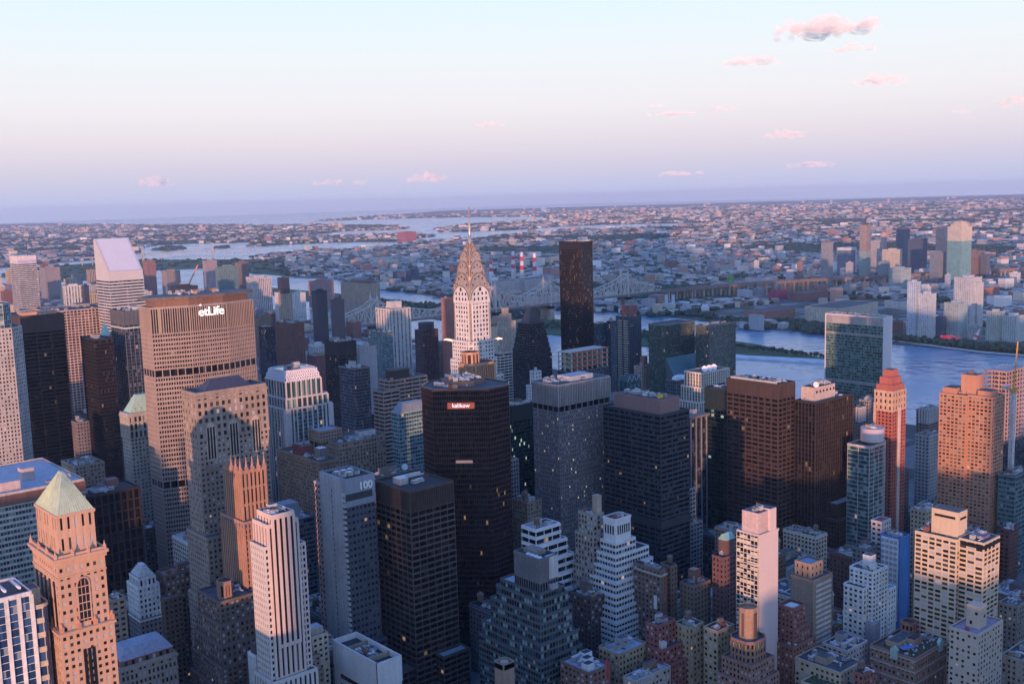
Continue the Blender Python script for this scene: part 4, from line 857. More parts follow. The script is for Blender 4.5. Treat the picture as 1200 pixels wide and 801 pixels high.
for k, a in {'brick322': ('office_building', 'dark red brick office box with small windows behind the crown-topped tower', 'building', (.17, .085, .075), GBLK, dict(bay=3.4, fh=3.8, pw=1.7, sh=1.9, pd=.3, sd=.25, n=6)),
    'navy305': ('office_building', 'narrow near-black block just left of the dark red brick office box', 'building', (.03, .034, .05), GBLU, dict(n=3, **CURT)),
    'black380': ('office_tower', 'black box tower with blank crown, centre left, behind a grey glass one', 'tower', (.026, .026, .033), GBLK, dict(tb=16, n=6, **CURT)),
    'grey397': ('office_building', 'grey two-tone glass block with light plant roof in front of the black box tower', 'building', (.15, .15, .17), GBLU, dict(tb=0, n=3, **CURT)),
    'white421': ('office_building', 'slab with blank pale end wall and dark windowed side, centre left', 'building', (.40, .39, .40), GBLK, dict(bay=40, fh=200, pw=.3, sh=.3, pd=.2, sd=.1, tb=90, n=3)),
    'teal440': ('apartment_building', 'blue-green glass apartment block with rounded balconies below the white twin-ribbed apartments', 'building', (.22, .29, .31), GTEA, dict(n=4, **BAND)),
    'band425': ('office_tower', 'brown and cream banded tower with black drum on its roof', 'tower', (.36, .27, .22), GBLK, dict(bay=9, fh=4.1, pw=.6, sh=2.2, pd=.2, sd=.5, n=3, ph=False)),
    'teal477': ('office_building', 'pale teal glass block with sloped corner left of the faceted black tower', 'building', (.24, .34, .37), GTEA, dict(bay=3, fh=3.8, pw=.35, sh=1.5, pd=.2, sd=.35, n=1, ph=False)),
    'dkbrn487': ('office_building', 'dark maroon block with vaulted black top left of the chrome-spired tower', 'building', (.07, .045, .06), GBLK, dict(bay=2.6, fh=3.7, pw=.9, sh=1.2, n=1)),
    'redslab': ('office_tower', 'thin slab with blank red-brown wall standing left behind the chrome-spired tower', 'tower', (.34, .155, .13), GBRZ, dict(bay=50, fh=200, pw=.3, sh=.3, tb=180, n=1, ph=False)),
    'tan590': ('apartment_building', 'tan stepped apartment tower right behind the chrome-spired tower', 'tower', (.45, .38, .31), GDAY, dict(n=2, **PUNCH)),
    'grey590': ('office_building', 'cream striped block low right of the chrome-spired tower', 'building', (.50, .47, .42), GBLK, dict(n=2, **BAND)),
    'white627': ('stone_building', 'small white stepped tower behind the ribbed-top grey metal tower', 'building', (.58, .58, .59), GBLK, dict(n=2, bay=4, pw=2.6, fh=4, sh=2.6)),
    'dkgrn610': ('office_building', 'very dark green glass block between the faceted black tower and the grey metal one', 'building', (.014, .03, .032), GGRN, dict(n=8, tb=14, **CURT)),
    'slim600': ('office_building', 'thin pale grey striped tower peeping out right of the faceted black tower', 'building', (.45, .45, .46), GBLK, dict(n=1, ph=False, **PIER)),
    'tan612': ('loft_building', 'old tan loft block with brick tank, left of the white terraced building', 'building', (.30, .23, .17), GDAY, dict(n=6, tanks=2, **PUNCH)),
    }.items():
    globals()['b_'+k] = tower(P[k], a[0], a[1], a[2], a[3], a[4], fin=False, **a[5])
b = b_band425; q = MB(); q.prism(chamf(5, 3, 26, 14, 4), b.h, b.h+10); q.build('roof_drum', wall((.04, .035, .035)), b.root); b.tier(rect(-12, -6, 20, 18), 0, b.h-9, b.wm, GBLK, bay=9, fh=4.1, pw=.6, sh=2.2, pd=.2, sd=.5)
b = b_teal477; r = MB(); r.prism(rect(0, 0, b.w, b.d), b.h, b.h+9, poly2=rect(8, 2, b.w-8, b.d-3)); r.build('sloped_roof', wall((.20, .24, .29), .5), b.root)
b = b_dkbrn487; q = MB(); q.cyl(b.w/2, b.d/2, b.w*.42, b.h, b.h+11, 16); q.build('roof_vault', wall((.03, .03, .04)), b.root)
b = b_white421; q = MB(); q.box(-.5, -.1, 2, b.d-1, 20, b.h-2); q.build('window_band', GDAY, b.root)
b = b_tan590; b.tier(rect(4, 2, 18, 8), b.h, b.h+12, b.wm, GDAY, **PUNCH); b.tier(rect(8, 3, 9, 6), b.h+12, b.h+22, b.wm, GDAY, **PUNCH)
b = b_white627; b.tier(rect(-6, -3, 18, 12), 0, b.h-16, b.wm, GBLK, **PUNCH)
for k in list(globals()):
    if k.startswith('b_') and len(k) > 2: globals()[k].done()
# faceted black tower with lit sign
x, y, w_, d_, h = P['p101']; b = Bld('office_tower', 'faceted black glass tower with glowing sign at the top, centre of the view', 'skyscraper', x, y); wm = wall((.06, .026, .024), .35, .15)  # reddish wall tone stands in for the sun's reflection on the facets
X0, Y0, S_ = 0, 0, 52
fc = [(-12, 31), (-15, 14), (13, -14), (33, -12), (41, -3), (41, 30), (26, 44), (4, 44)]
st = dict(bay=1.6, fh=3.75, pw=.3, sh=.9, pd=.14, sd=.2); b.tier(fc, 16, h-15, wm, GBRZ, roof=None, **st); b.tier(fc, h-14.99, h, wm, glass((.006, .007, .01), (.016, .012, .014), (.03, .02, .02), 0), roof=ROOFG, par=1.0, **dict(st, fh=3.7))
q = MB(); q.prism(chamf(-2, 4, 34, 30, 9), 0, 16); q.build('base', GBLK, b.root)
q = MB(); q.prism([(2, 14), (14, 4), (30, 10), (30, 30), (8, 34)], h+.1, h+4); q.build('penthouse', wall((.10, .09, .09)), b.root); b.clutter(2, 8, 26, 24, h+4, 10, 0, False); b.clutter(-4, 6, 30, 30, h, 8, 0, False)
t = Vector((28, -28)).normalized(); mid = Vector(((-15+13)/2, (14-14)/2)); nn = Vector((t.y, -t.x)); sm_, n_, l_, p_ = newmat('sign_board'); p_.inputs['Base Color'].default_value = (.2, .05, .03, 1); p_.inputs['Emission Color'].default_value = (.45, .09, .05, 1); p_.inputs['Emission Strength'].default_value = .55
q = MB(); q.obox(mid-t*9.5, t, nn, 0, 19, .2, .6, h-13, h-8.6); sg = q.build('sign_board', sm_, b.root); text('kalikow', 'sign_letters', lm, sg, Vector((mid.x+nn.x*.8, mid.y+nn.y*.8, h-11.9)), t, 4.0, .12)
q = MB(); q.obox(mid-t*9, t, nn, 4, 16, .15, .3, h-52, h-50); l2, n_, l_, p_ = newmat('lit_band'); p_.inputs['Base Color'].default_value = (.4, .25, .2, 1); p_.inputs['Emission Color'].default_value = (1, .5, .4, 1); p_.inputs['Emission Strength'].default_value = .16; q.build('lit_band', l2, b.root); b.done()
# deco crown, its sunlit orange put into the wall colour
x, y, w_, d_, h = P['chanin']; b = Bld('office_tower', 'buttressed copper-coloured deco crown rising behind the faceted black tower', 'skyscraper', x, y); wm = wall((.46, .26, .165))
b.tier(rect(-6, -4, w_+12, d_+10), 0, h-18, wall(TAN), GDAY, **PUNCH); b.tier(chamf(0, 0, w_+6, d_, 5), h-18, h+11, wm, wall((.40, .23, .14)), 2.1, 29, .9, 1.6, 1.3, .3, par=1.5); b.tier(chamf(2, 4, w_-9, d_-6, 3), h+11, h+20, wm, GBRZ, 3, 9, 1.6, 2); b.done()
# the chrome-spired tower
CX, CY = 579, 723; b = Bld('office_tower', 'white brick tower with chrome sunburst arches and needle spire', 'skyscraper', CX, CY); wm = wall((.60, .59, .59), .75, .14); steel = wall((.56, .45, .38), .36, .2, .3, .55); ribm = wall((.27, .22, .20), .5, .2, .3, .4)
st = dict(bay=3.1, fh=3.7, pw=1.5, sh=1.7, pd=.3, sd=.24); sq = lambda a, c=0: [(-a+c, -a), (a-c, -a), (a, -a+c), (a, a-c), (a-c, a), (-a+c, a), (-a, a-c), (-a, -a+c)] if c else rect(-a, -a, 2*a, 2*a)
b.tier(sq(18), 0, 172, wm, GDAY, 3.1, 3.7, 1.2, 1.9, .3, .3); b.tier(sq(15.5, 3), 172, 186, wm, GDAY, **st); b.tier(sq(14, 3), 186, 203, wm, GDAY, **st); b.tier(sq(11.2, 2.5), 203, 238, wm, GDAY, 3.4, 3.8, 1.5, 1.6, .35, .2, roof=None)
for sx in (-1, 1):
    for sy in (-1, 1):
        q = MB(); q.bar((sx*13, sy*13, 203), (sx*16.5, sy*16.5, 204.2), 1.6); q.bar((sx*16.5, sy*16.5, 204.2), (sx*18, sy*18, 203.6), .9); q.build('eagle_gargoyle', steel, b.root)
def vault(q, a, z0, zs, zt, ln, win=None, axis=0):
    """a barrel with a parabolic gable at both ends, run along one axis"""
    n = 14; pr = [(-a, z0)]+[(-a*math.cos(math.pi*i/n), zs+(zt-zs)*math.sin(math.pi*i/n)) for i in range(n+1)]+[(a, z0)]; i0 = len(q.v)
    for s_ in (-ln, ln): q.v += [((u, s_, z) if axis == 0 else (s_, u, z)) for u, z in pr]
    m_ = len(pr); q.f.append(tuple(i0+i for i in range(m_))); q.f.append(tuple(i0+m_+i for i in range(m_))[::-1])
    for i in range(m_-1): q.f.append((i0+i, i0+m_+i, i0+m_+i+1, i0+i+1))
LV = [(10.6, 236, 239, 251, 11.8), (9.4, 240, 249, 262, 10.3), (7.9, 250, 259, 272, 8.7), (6.1, 260, 268.5, 280.5, 6.9), (4.1, 268, 274.5, 284, 4.8), (2.3, 275, 280, 288, 3.0)]
for i, (a, z0, zs, zt, ln) in enumerate(LV):
    q = MB(); vault(q, a, z0, zs, zt, ln, axis=0); vault(q, a, z0, zs, zt, ln-.01, axis=1); o = q.build('crown_arch', wm if i == 0 else steel, b.root)
    q = MB(); n = 14; r0 = MB(); tris = []
    for face in range(2):
        e = -ln-.12
        for k in range(n):
            t0, t1 = math.pi*k/n, math.pi*(k+1)/n; A = (-a*1.0*math.cos(t0), zs+(zt-zs)*math.sin(t0)); B_ = (-a*math.cos(t1), zs+(zt-zs)*math.sin(t1))
            q.bar(*[((u, e, z) if face == 0 else (e, u, z)) for u, z in (A, B_)], .7)
        for k in range(5 if i else 0):
            t = math.pi*(k+.5)/5+.0; c = (-a*.74*math.cos(t), zs+(zt-zs)*.74*math.sin(t)); s_ = a*.115; up = (-math.cos(t), math.sin(t)); sd_ = (up[1], -up[0])
            tri = [(c[0]+up[0]*s_*1.3, c[1]+up[1]*s_*1.3), (c[0]-up[0]*s_*.7+sd_[0]*s_, c[1]-up[1]*s_*.7+sd_[1]*s_), (c[0]-up[0]*s_*.7-sd_[0]*s_, c[1]-up[1]*s_*.7-sd_[1]*s_)]
            r1 = MB(); r1.v = [((u, e+.08, z) if face == 0 else (e+.08, u, z)) for u, z in tri]; r1.f = [(0, 1, 2) if face else (0, 2, 1)]; tris.append(r1)
        if i == 0:
            for u in (-6.5, -2.2, 2.2, 6.5):
                for z in (238.5, 243): r1 = MB(); r1.box(u-.8, u+.8, e, e+.3, z, z+2.4) if face == 0 else r1.box(e, e+.3, u-.8, u+.8, z, z+2.4); tris.append(r1)
            r1 = MB(); r1.box(-1.2, 1.2, e, e+.3, 246.5, 249.5) if face == 0 else r1.box(e, e+.3, -1.2, 1.2, 246.5, 249.5); tris.append(r1)
    q.build('arch_rib', ribm, o); [r1.build('crown_window', GBLK, o) for r1 in tris]
q = MB(); q.cyl(0, 0, 2.0, 284, 294, 8, 1.25); q.cyl(0, 0, 1.2, 294, 318, 8, .38); q.build('spire', steel, b.root); q = MB()
for sx in (-1, 1):
    for sy in (-1, 1): q.bar((sx*10.6, sy*10.6, 203), (sx*10.2, sy*10.2, 252), 1.5)
q.build('corner_column', steel, b.root); b.done()
# metal-clad tower with ribbed top
x, y, w_, d_, h = P['socony']; gm = glass((.05, .048, .05), (.10, .095, .095), (.46, .46, .48), .03, pblind=.22, pmid=.4, litc=(1, .75, .45), lits=.45); b = Bld('office_tower', 'large grey metal-clad tower with ribbed top and rows of tiny bright windows', 'skyscraper', x, y); wm = wall((.225, .21, .22), .55, .12, .1, .2)
b.tier(rect(0, 0, w_, d_), 0, h-22, wm, gm, 2.35, 3.6, 1.35, 2.0, .18, .16, roof=None); b.tier(rect(0, 0, w_, d_), h-21.99, h-17, wm, GBLK, 6.4, 5, .8, .9, .3, .2, roof=None, wname='open_gallery')
b.tier(rect(-.2, -.2, w_+.4, d_+.4), h-16.99, h, wall((.33, .31, .31)), DMETAL, 1.95, 18, .95, .7, .6, .2, roof=ROOFG, par=.7, wname='crown_ribs'); b.blk('penthouse', 20, 6, 26, 16, h, h+4, wall((.55, .53, .5)), ROOFW); b.clutter(3, 2, w_-6, d_-4, h, 12, 0, False); b.done()
# dark office tower with the maroon roof box
x, y, w_, d_, h = P['dk765']; b = tower((x, y, w_, d_, h), 'office_tower', 'dark slate office tower with long brown screened box on its roof', 'skyscraper', (.05, .048, .056), GBLK, bay=6.4, fh=3.9, pw=.55, sh=1.9, pd=.35, sd=.45, n=0, ph=False, fin=False)
b.blk('roof_screen', 5, 5, w_-10, d_-12, h, h+11.5, wall((.26, .16, .145), .7, .1)); q = MB(); q.box(6, w_-6, 6, d_-8, h+11.5, h+11.6); q.build('penthouse_roof', wall((.14, .08, .08)), b.root); b.clutter(8, 8, w_-16, d_-18, h+11.6, 9, 0, False)
q = MB(); q.box(-.8, w_+.8, -.8, d_, 66, 72); q.build('blank_band', b.wm, b.root); q = MB(); q.box(10, 15, 10, 12, h+11.6, h+14); q.build('yellow_crate', wall((.6, .48, .06)), b.root); b.done()
x, y, w_, d_, h = P['brown880']; b = tower((x, y, w_, d_, h), 'office_tower', 'brown steel gridded tower with blank panelled top band, right of the dark green slab', 'skyscraper', (.058, .037, .033), GBRZ, bay=6.2, fh=3.9, pw=1.0, sh=1.7, pd=.5, sd=.4, tb=11, n=10, ph=False, roof=ROOFB, fin=False)
q = MB(); q.box(2, w_-2, d_-4, d_-2, h, h+2.6); q.box(2, 4, 4, d_-4, h, h+2.6); q.build('roof_rail', wall((.5, .46, .4)), b.root); b.done()
x, y, w_, d_, h = P['black965']; b = tower((x, y, w_, d_, h), 'office_tower', 'black ribbed tower with pinkish plant box and dish on the roof', 'skyscraper', (.032, .024, .023), GBRZ, bay=3.3, fh=3.8, pw=.75, sh=.45, pd=.6, sd=.15, n=3, ph=False, fin=False)
o = b.blk('plant_box', 6, 5, 30, 13, h, h+12, wall((.50, .40, .36)), ROOFB); q = MB(); [q.box(8+k*5, 10+k*5, 4.85, 5, h+7, h+9) for k in range(6)]; q.build('plant_window', GBLK, o)
q = MB(); q.cyl(0, 0, .5, 0, .8, 18, 2.4); o = q.build('satellite_dish', wall((.7, .7, .7)), b.root, (9, 6, h+14)); o.rotation_euler = (R(70), 0, R(-45)); b.clutter(7, 6, 28, 11, h+12, 6, 0, False)
b.tier(rect(12, -16, 40, 15.9), 0, 50, b.wm, GBRZ, **PIER); b.tier(rect(18, -10, 30, 9.9), 50, 62, b.wm, GBRZ, roof=ROOFW, **PIER); b.done()
tower(P['green826'], 'office_tower', 'dark green glass slab dotted with small lights, left of the brown gridded tower', 'skyscraper', (.012, .028, .03), GGRN, bay=3.4, fh=3.9, pw=.4, sh=1.6, pd=.18, sd=.12, tb=18, n=4)
x, y, w_, d_, h = P['news']; b = Bld('office_tower', 'cream and brown vertically striped stepped tower with three white dishes', 'tower', x, y); wm = wall((.60, .56, .49)); gp = glass((.03, .02, .018), (.07, .045, .04), (.12, .09, .08), .01)
st = dict(bay=3.4, fh=3.8, pw=1.7, sh=.4, pd=.5, sd=.1); zig(b, [(h, 0, 0, w_, d_), (h-14, -4, -2, w_+8, d_+3), (h-28, -9, -4, w_+16, d_+6)], wm, gp, st)
for k in range(3): q = MB(); q.cyl(0, 0, .5, 0, .9, 16, 3.2); o = q.build('satellite_dish', wall((.8, .8, .8)), b.root, (12+k*7.5, 6, h+3)); o.rotation_euler = (R(70), 0, R(-30)); q = MB(); q.box(-.4, .4, -.4, .4, -3, .3); q.build('dish_mast', METAL, b.root, (12+k*7.5, 6.4, h+2.8))
b.done()
b = tower(P['grey785'], 'office_building', 'dark grey ribbed block with white bubble on the roof, before the green glass twin towers', 'building', (.14, .14, .16), GBLU, n=4, fin=False, **PIER); q = MB(); q.dome(b.w*.45, b.d*.5, b.h, 9, 5, 14, 5); q.build('roof_bubble', wall((.72, .70, .68)), b.root); b.done()
b = tower(P['pierdk'], 'office_building', 'dark slab with a few bright steel piers and overhanging flat top', 'building', (.025, .027, .035), GBLU, bay=6.5, fh=3.8, pw=.3, sh=.6, n=2, fin=False); q = MB(); [q.box(k*7.2-.5, k*7.2+.5, -1, -.2, 0, b.h) for k in range(4)]; q.build('steel_pier', wall((.45, .46, .5), .4, .1, .2, .5), b.root); b.blk('roof_slab', -2, -2.5, b.w+4, b.d+3, b.h+.3, b.h+2.4, wall((.2, .19, .17))); b.done()
b = tower(P['step815'], 'office_building', 'grey gridded setback building tucked right of the dark slate tower', 'building', (.24, .235, .25), GBLK, n=3, fin=False, bay=3.6, fh=3.6, pw=1.2, sh=1.5); b.tier(rect(-8, 3, 18, 12), 0, b.h+28, b.wm, GBLK, bay=3.6, fh=3.6, pw=1.2, sh=1.5); b.done()
# ------------------------------------------------------------------ toward the river
x, y, w_, d_, h = P['un']; b = Bld('office_tower', 'flat slab tower with green glass face and blank white marble end by the river', 'skyscraper', x, y); mw = wall((.62, .60, .60), .7, .06)
bands = [(0, 62), (66, 128), (131, h-11)]
for z0, z1 in bands: b.tier(rect(.9, 1.2, w_-1.8, d_-2.4), z0, z1, wall((.16, .22, .21), .4), GUN, 2.4, 3.8, .22, .9, .12, .15, roof=None, wname='curtain_wall')
b.mb('louvre_band', wall((.30, .28, .28))).box(.7, w_-.7, 1, d_-1, 62, 66); b.mb('louvre_band', wall((.3, .28, .28))).box(.7, w_-.7, 1, d_-1, 128, 131); b.mb('louvre_band', wall((.36, .34, .34))).box(.7, w_-.7, 1, d_-1, h-11, h)
q = MB(); q.box(0, w_, 0, 1.19, 0, h+1.6); q.box(0, w_, d_-1.19, d_, 0, h+1.6); q.build('marble_end', mw, b.root); q = MB(); q.box(.2, .9, 1.2, d_-1.2, h, h+1.6); q.box(w_-.9, w_-.2, 1.2, d_-1.2, h, h+1.6); q.build('parapet', mw, b.root); q = MB(); q.box(.9, w_-.9, 1.2, d_-1.2, h, h+.3); q.build('roof', ROOFT, b.root); b.clutter(3, 5, 14, d_-10, h+.3, 6, 0, False); b.done()
b = tower(P['twt'], 'apartment_tower', 'sheer black glass residential tower, tallest right of the chrome spire', 'skyscraper', (.011, .011, .017), glass((.008, .007, .009), (.02, .016, .016), (.06, .045, .035), .03, litc=(1, .55, .2), lits=.10), bay=2.2, fh=3.6, pw=.3, sh=.5, pd=.12, sd=.08, tb=10, n=8, ph=False)
x, y, w_, d_, h = P['unpR']; gm = glass((.04, .055, .05), (.085, .10, .085), (.18, .20, .17), .004); b = Bld('hotel_tower', 'dark green glass hotel tower, taller right one of a joined pair', 'tower', x, y); b.tier(rect(0, 0, w_, d_), 0, h, wall((.09, .12, .12), .4), gm, 1.8, 2.6, .16, .6, .1, .14); q = MB(); q.box(-.5, w_-12, -.5, d_, 78, 80.5); q.box(-.5, w_-12, -.5, d_, 70, 72.5); q.build('bright_band', wall((.3, .31, .33)), b.root); b.clutter(4, 4, w_-8, d_-8, h, 6, 0, False); b.done()
x, y, w_, d_, h = P['unpL']; b = Bld('hotel_tower', 'dark green glass hotel tower with sloped lower side, left one of a joined pair', 'tower', x, y); wm = wall((.10, .125, .115), .4); b.tier(rect(0, 0, w_-2, d_), 0, h, wm, gm, 1.8, 2.6, .16, .6, .1, .14)
q = MB(); W2 = w_-2; i = 0; q.v += [(0, -14, 0), (W2, -14, 0), (W2, 0, 0), (0, 0, 0), (0, -14, 88), (W2, -14, 88), (W2, -.2, 112), (0, -.2, 112)]; q.f += [(0, 1, 5, 4), (1, 2, 6, 5), (3, 0, 4, 7), (2, 3, 7, 6)]; q.build('lower_wing', farwall((.10, .12, .11), pw=.8, ph=.7, gl=(.03, .045, .045)), b.root); q = MB(); q.v += [(0, -14, 88.05), (W2, -14, 88.05), (W2, -.1, 112.05), (0, -.1, 112.05)]; q.f.append((0, 1, 2, 3)); q.build('sloped_glass', wall((.10, .20, .24), .2, .1), b.root); b.done()
x, y, w_, d_, h = P['dkstep']; b = Bld('office_tower', 'near-black stepped tower tapering to a wedge top, left of the black residential tower', 'tower', x, y); wm = wall((.034, .03, .038)); zig(b, [(h-10-k*7, -k*1.1+3, -k*1.1+3, w_-6+k*2.2, d_-6+k*2.2) for k in range(7)], wm, GBLK, dict(bay=5, fh=3.5, pw=.5, sh=1.7, pd=.25, sd=.45), ROOFB)
q = MB(); cx = w_*.45; q.v += [(5, 6, h-10), (w_-6, 6, h-10), (w_-6, d_-6, h-10), (5, d_-6, h-10), (cx-3, 8, h+13), (cx+5, 8, h+13), (cx+5, d_-14, h+13), (cx-3, d_-14, h+13)]; q.f += [(0, 1, 5, 4), (1, 2, 6, 5), (2, 3, 7, 6), (3, 0, 4, 7), (4, 5, 6, 7)]; q.build('wedge_top', wall((.05, .045, .065), .5), b.root); b.done()
x, y, w_, d_, h = P['cons655']; b = tower((x, y, w_, d_, h-20), 'unfinished_tower', 'concrete-framed top floors under construction below the black residential tower', 'building', (.07, .08, .10), GBLU, n=3, ph=False, fin=False, **CURT); q = MB(); q2 = MB()
for k in range(4): q.box(0, w_, 0, d_, h-20+k*6.2+5.4, h-20+k*6.2+6.2); q2.box(-.3, w_+.3, -.4, -.1, h-20+k*6.2+5.2, h-20+k*6.2+6.8)
for i in range(8):
    for j in range(3): q.box(i*w_/7.3, i*w_/7.3+1.3, j*d_/2.2, j*d_/2.2+1.3, h-20, h+4.6)
q.build('concrete_frame', wall((.50, .44, .36)), b.root); q2.build('safety_net', wall((.45, .12, .09)), b.root); b.done()
x, y, w_, d_, h = P['p738']; b = tower((x, y, w_, d_, h), 'apartment_tower', 'balconied apartment tower with maroon plant box, right of the black residential tower', 'tower', (.08, .09, .115), GBLU, bay=3.6, fh=3.3, pw=1.5, sh=1.4, n=2, ph=False, fin=False); b.blk('plant_box', 4, 4, w_-7, 13, h, h+15, wall((.22, .09, .085), .8, .1)); q = MB()
for k in range(44): q.box(-1.3, -.1, 2, 9, 8+k*3.4, 9.3+k*3.4); q.box(-1.3, -.1, 13, 20, 8+k*3.4, 9.3+k*3.4)
q.build('balcony', wall((.5, .44, .34)), b.root); b.done()
b = tower(P['p693'], 'apartment_building', 'dark blue glass block directly right of the black residential tower', 'building', (.05, .06, .075), GBLU, n=4, **CURT); b = tower(P['p711'], 'apartment_building', 'dark grey block between a blue glass block and the balconied tower', 'building', (.09, .10, .12), GBLU, n=4, **BAND)
b = tower(P['gem726'], 'office_building', 'dark teal building with zigzag crown below the balconied tower', 'building', (.03, .07, .08), GTEA, n=0, ph=False, fin=False, **CURT); q = MB()
for k in range(3): q.prism(rect(k*8, 0, 8, b.d), b.h, b.h+7, poly2=rect(k*8+3.4, 0, 1.2, b.d))
q.build('zigzag_crown', wall((.035, .09, .10), .4), b.root); q = MB(); [q.bar((k*8+.2, -.4, b.h), (k*8+4, -.4, b.h+7), .5) or q.bar((k*8+4, -.4, b.h+7), (k*8+7.8, -.4, b.h), .5) for k in range(3)]; q.build('crown_trim', wall((.5, .5, .45)), b.root); b.done()
b = tower(P['beige755'], 'apartment_building', 'beige apartment block with small brown roof house near the river', 'building', (.45, .37, .31), GBLK, n=1, fin=False, **PUNCH); b.blk('roof_house', 9, 4, 7, 7, b.h, b.h+13, wall((.34, .16, .12))); b.done()
x, y, w_, d_, h = P['red1045']; b = Bld('apartment_tower', 'red brick apartment tower with stepped red top and pale stripe', 'tower', x, y); rm = wall((.40, .12, .09), .85, .15); b.tier(rect(0, 0, w_, d_), 0, h-17, rm, GBLK, 3.4, 3.2, 1.7, 1.5, .3, .2, roof=None); b.tier(rect(0, 0, w_, d_), h-16.99, h, wall((.58, .38, .27)), GBLK, 4.5, 5, 2.6, 2.8, .35, .25)
b.mb('pale_stripe', wall((.60, .52, .48))).box(w_*.42, w_*.42+4, -.7, 0, 0, h-14); b.mb('pale_pilaster', wall((.58, .40, .30))).box(-.7, .1, d_-2, d_+.4, 0, h-10)
for z, e in ((0, 1.2), (6.2, 3.6), (12.2, 6)): b.blk('stepped_crown', e, e*.7, w_-2*e, d_-1.4*e, h+z, h+z+6.1, rm, ROOFT)
b.done()
x, y, w_, d_, h = P['orange1140']; wm = wall((.50, .245, .155), .8, .1); b = Bld('apartment_tower', 'broad orange brick apartment tower with square roof house near the right edge', 'tower', x, y); st = dict(bay=3.5, fh=3.1, pw=1.0, sh=1.35, pd=.4, sd=.32, corner=.8)
gm = glass((.03, .03, .03), (.14, .13, .10), (.30, .28, .20), .004, pblind=.2, pmid=.5); b.tier(rect(0, 0, w_, d_*.46), 0, h, wm, gm, **st); b.tier(rect(-2.5, d_*.46+.01, w_+1, d_*.54), 0, h-.6, wm, gm, **st); b.blk('roof_house', 4, d_*.36, 13, 13, h, h+17, wm, ROOFT); b.blk('penthouse', 3, 3, 14, 11, h, h+5, wm, ROOFG); b.blk('penthouse', 0, d_*.7, 15, 12, h, h+5, wm, ROOFG); b.blk('chimney', 9, d_*.5, 3, 3, h+17, h+20, wall(BROWN)); b.clutter(1, 1, w_-2, d_-3, h, 9, 0, False); b.done()
x, y, w_, d_, h = P['orbit1035']; b = Bld('apartment_tower', 'dark glass apartment tower with rounded corner and pink drum on top', 'tower', x, y); n = 10; r_ = 13; wr = 34; poly = [(0, 0), (wr-r_, 0)]+[(wr-r_+r_*math.sin(math.pi/2*i/n), r_-r_*math.cos(math.pi/2*i/n)) for i in range(1, n+1)]+[(wr, 20), (0, 20)]
b.tier(poly, 0, h, wall((.44, .41, .40), .6), GTEA, 8, 3.6, .5, .5, .3, .35, par=1.4); q = MB(); q.cyl(19, 9, 9.5, h+2, h+13, 28); q.build('roof_drum', wall((.55, .44, .42), .5, .06), b.root); q = MB(); q.cyl(19, 9, 8, h, h+2, 24); q.build('drum_base', GBLK, b.root); b.clutter(13, 4, 12, 10, h+13, 7, 0, False); b.done()
x, y, w_, d_, h = P['cons1180']; b = Bld('unfinished_tower', 'tower frame under construction in pink netting at the right edge', 'building', x, y); q = MB(); q2 = MB()
for k in range(18): z = h-72+k*4.1; q.box(0, 48, 0, 22, z, z+.5); q2.box(-.3, 48.2, -.3, -.05, z+.2, z+1.5); q2.box(-.3, -.05, 0, 22, z+.2, z+1.5)
for i in range(9):
    for j in range(4): q.box(i*5.8+.3, i*5.8+1.1, j*6.8+.3, j*6.8+1.1, h-72, h-1)
q.build('concrete_frame', wall((.45, .40, .38)), b.root); q2.build('safety_net', wall((.52, .25, .24)), b.root); b.tier(rect(0, 0, 48, 22), 0, h-72, wall(NAVY), GBLU, **CURT); b.done()
x, y = 913, 404; t = thing('tower_crane', 'tall white lattice tower crane with yellow jib at the right edge', 'crane', (x, y, 0)); q = MB(); H_ = 148
for sx in (-1.5, 1.5):
    for sy in (-1.5, 1.5): q.bar((sx, sy, 0), (sx, sy, H_), .9)
for k in range(44): z = k*H_/44; s_ = 1 if k % 2 else -1; q.bar((-1.5*s_, -1.5, z), (1.5*s_, -1.5, z+H_/44), .65); q.bar((-1.5, 1.5*s_, z), (-1.5, -1.5*s_, z+H_/44), .4)
q.build('mast', wall((.72, .68, .67)), t); q = MB(); q.box(-2.2, 2.2, -2.2, 2.2, H_, H_+3); q.box(2.2, 4.6, -1.2, 1.2, H_+1, H_+4); q.build('cab', wall((.6, .34, .05)), t)
q = MB()
for sx in (-.9, .9): q.bar((sx, 0, H_+3), (sx*.4+1, -2, H_+44), .5)
for k in range(14): f = k/14; s_ = 1 if k % 2 else -1; q.bar((s_*.9*(1-f*.6)+f, -2*f, H_+3+41*f), (-s_*.9*(1-f*.6)+f, -2*(f+.07), H_+3+41*(f+.07)), .32)
q.build('jib', wall((.66, .36, .06)), t); q = MB(); q.box(-1.4, 1.4, 3, 9, H_+2, H_+5); q.build('counterweight', wall((.55, .55, .55)), t)
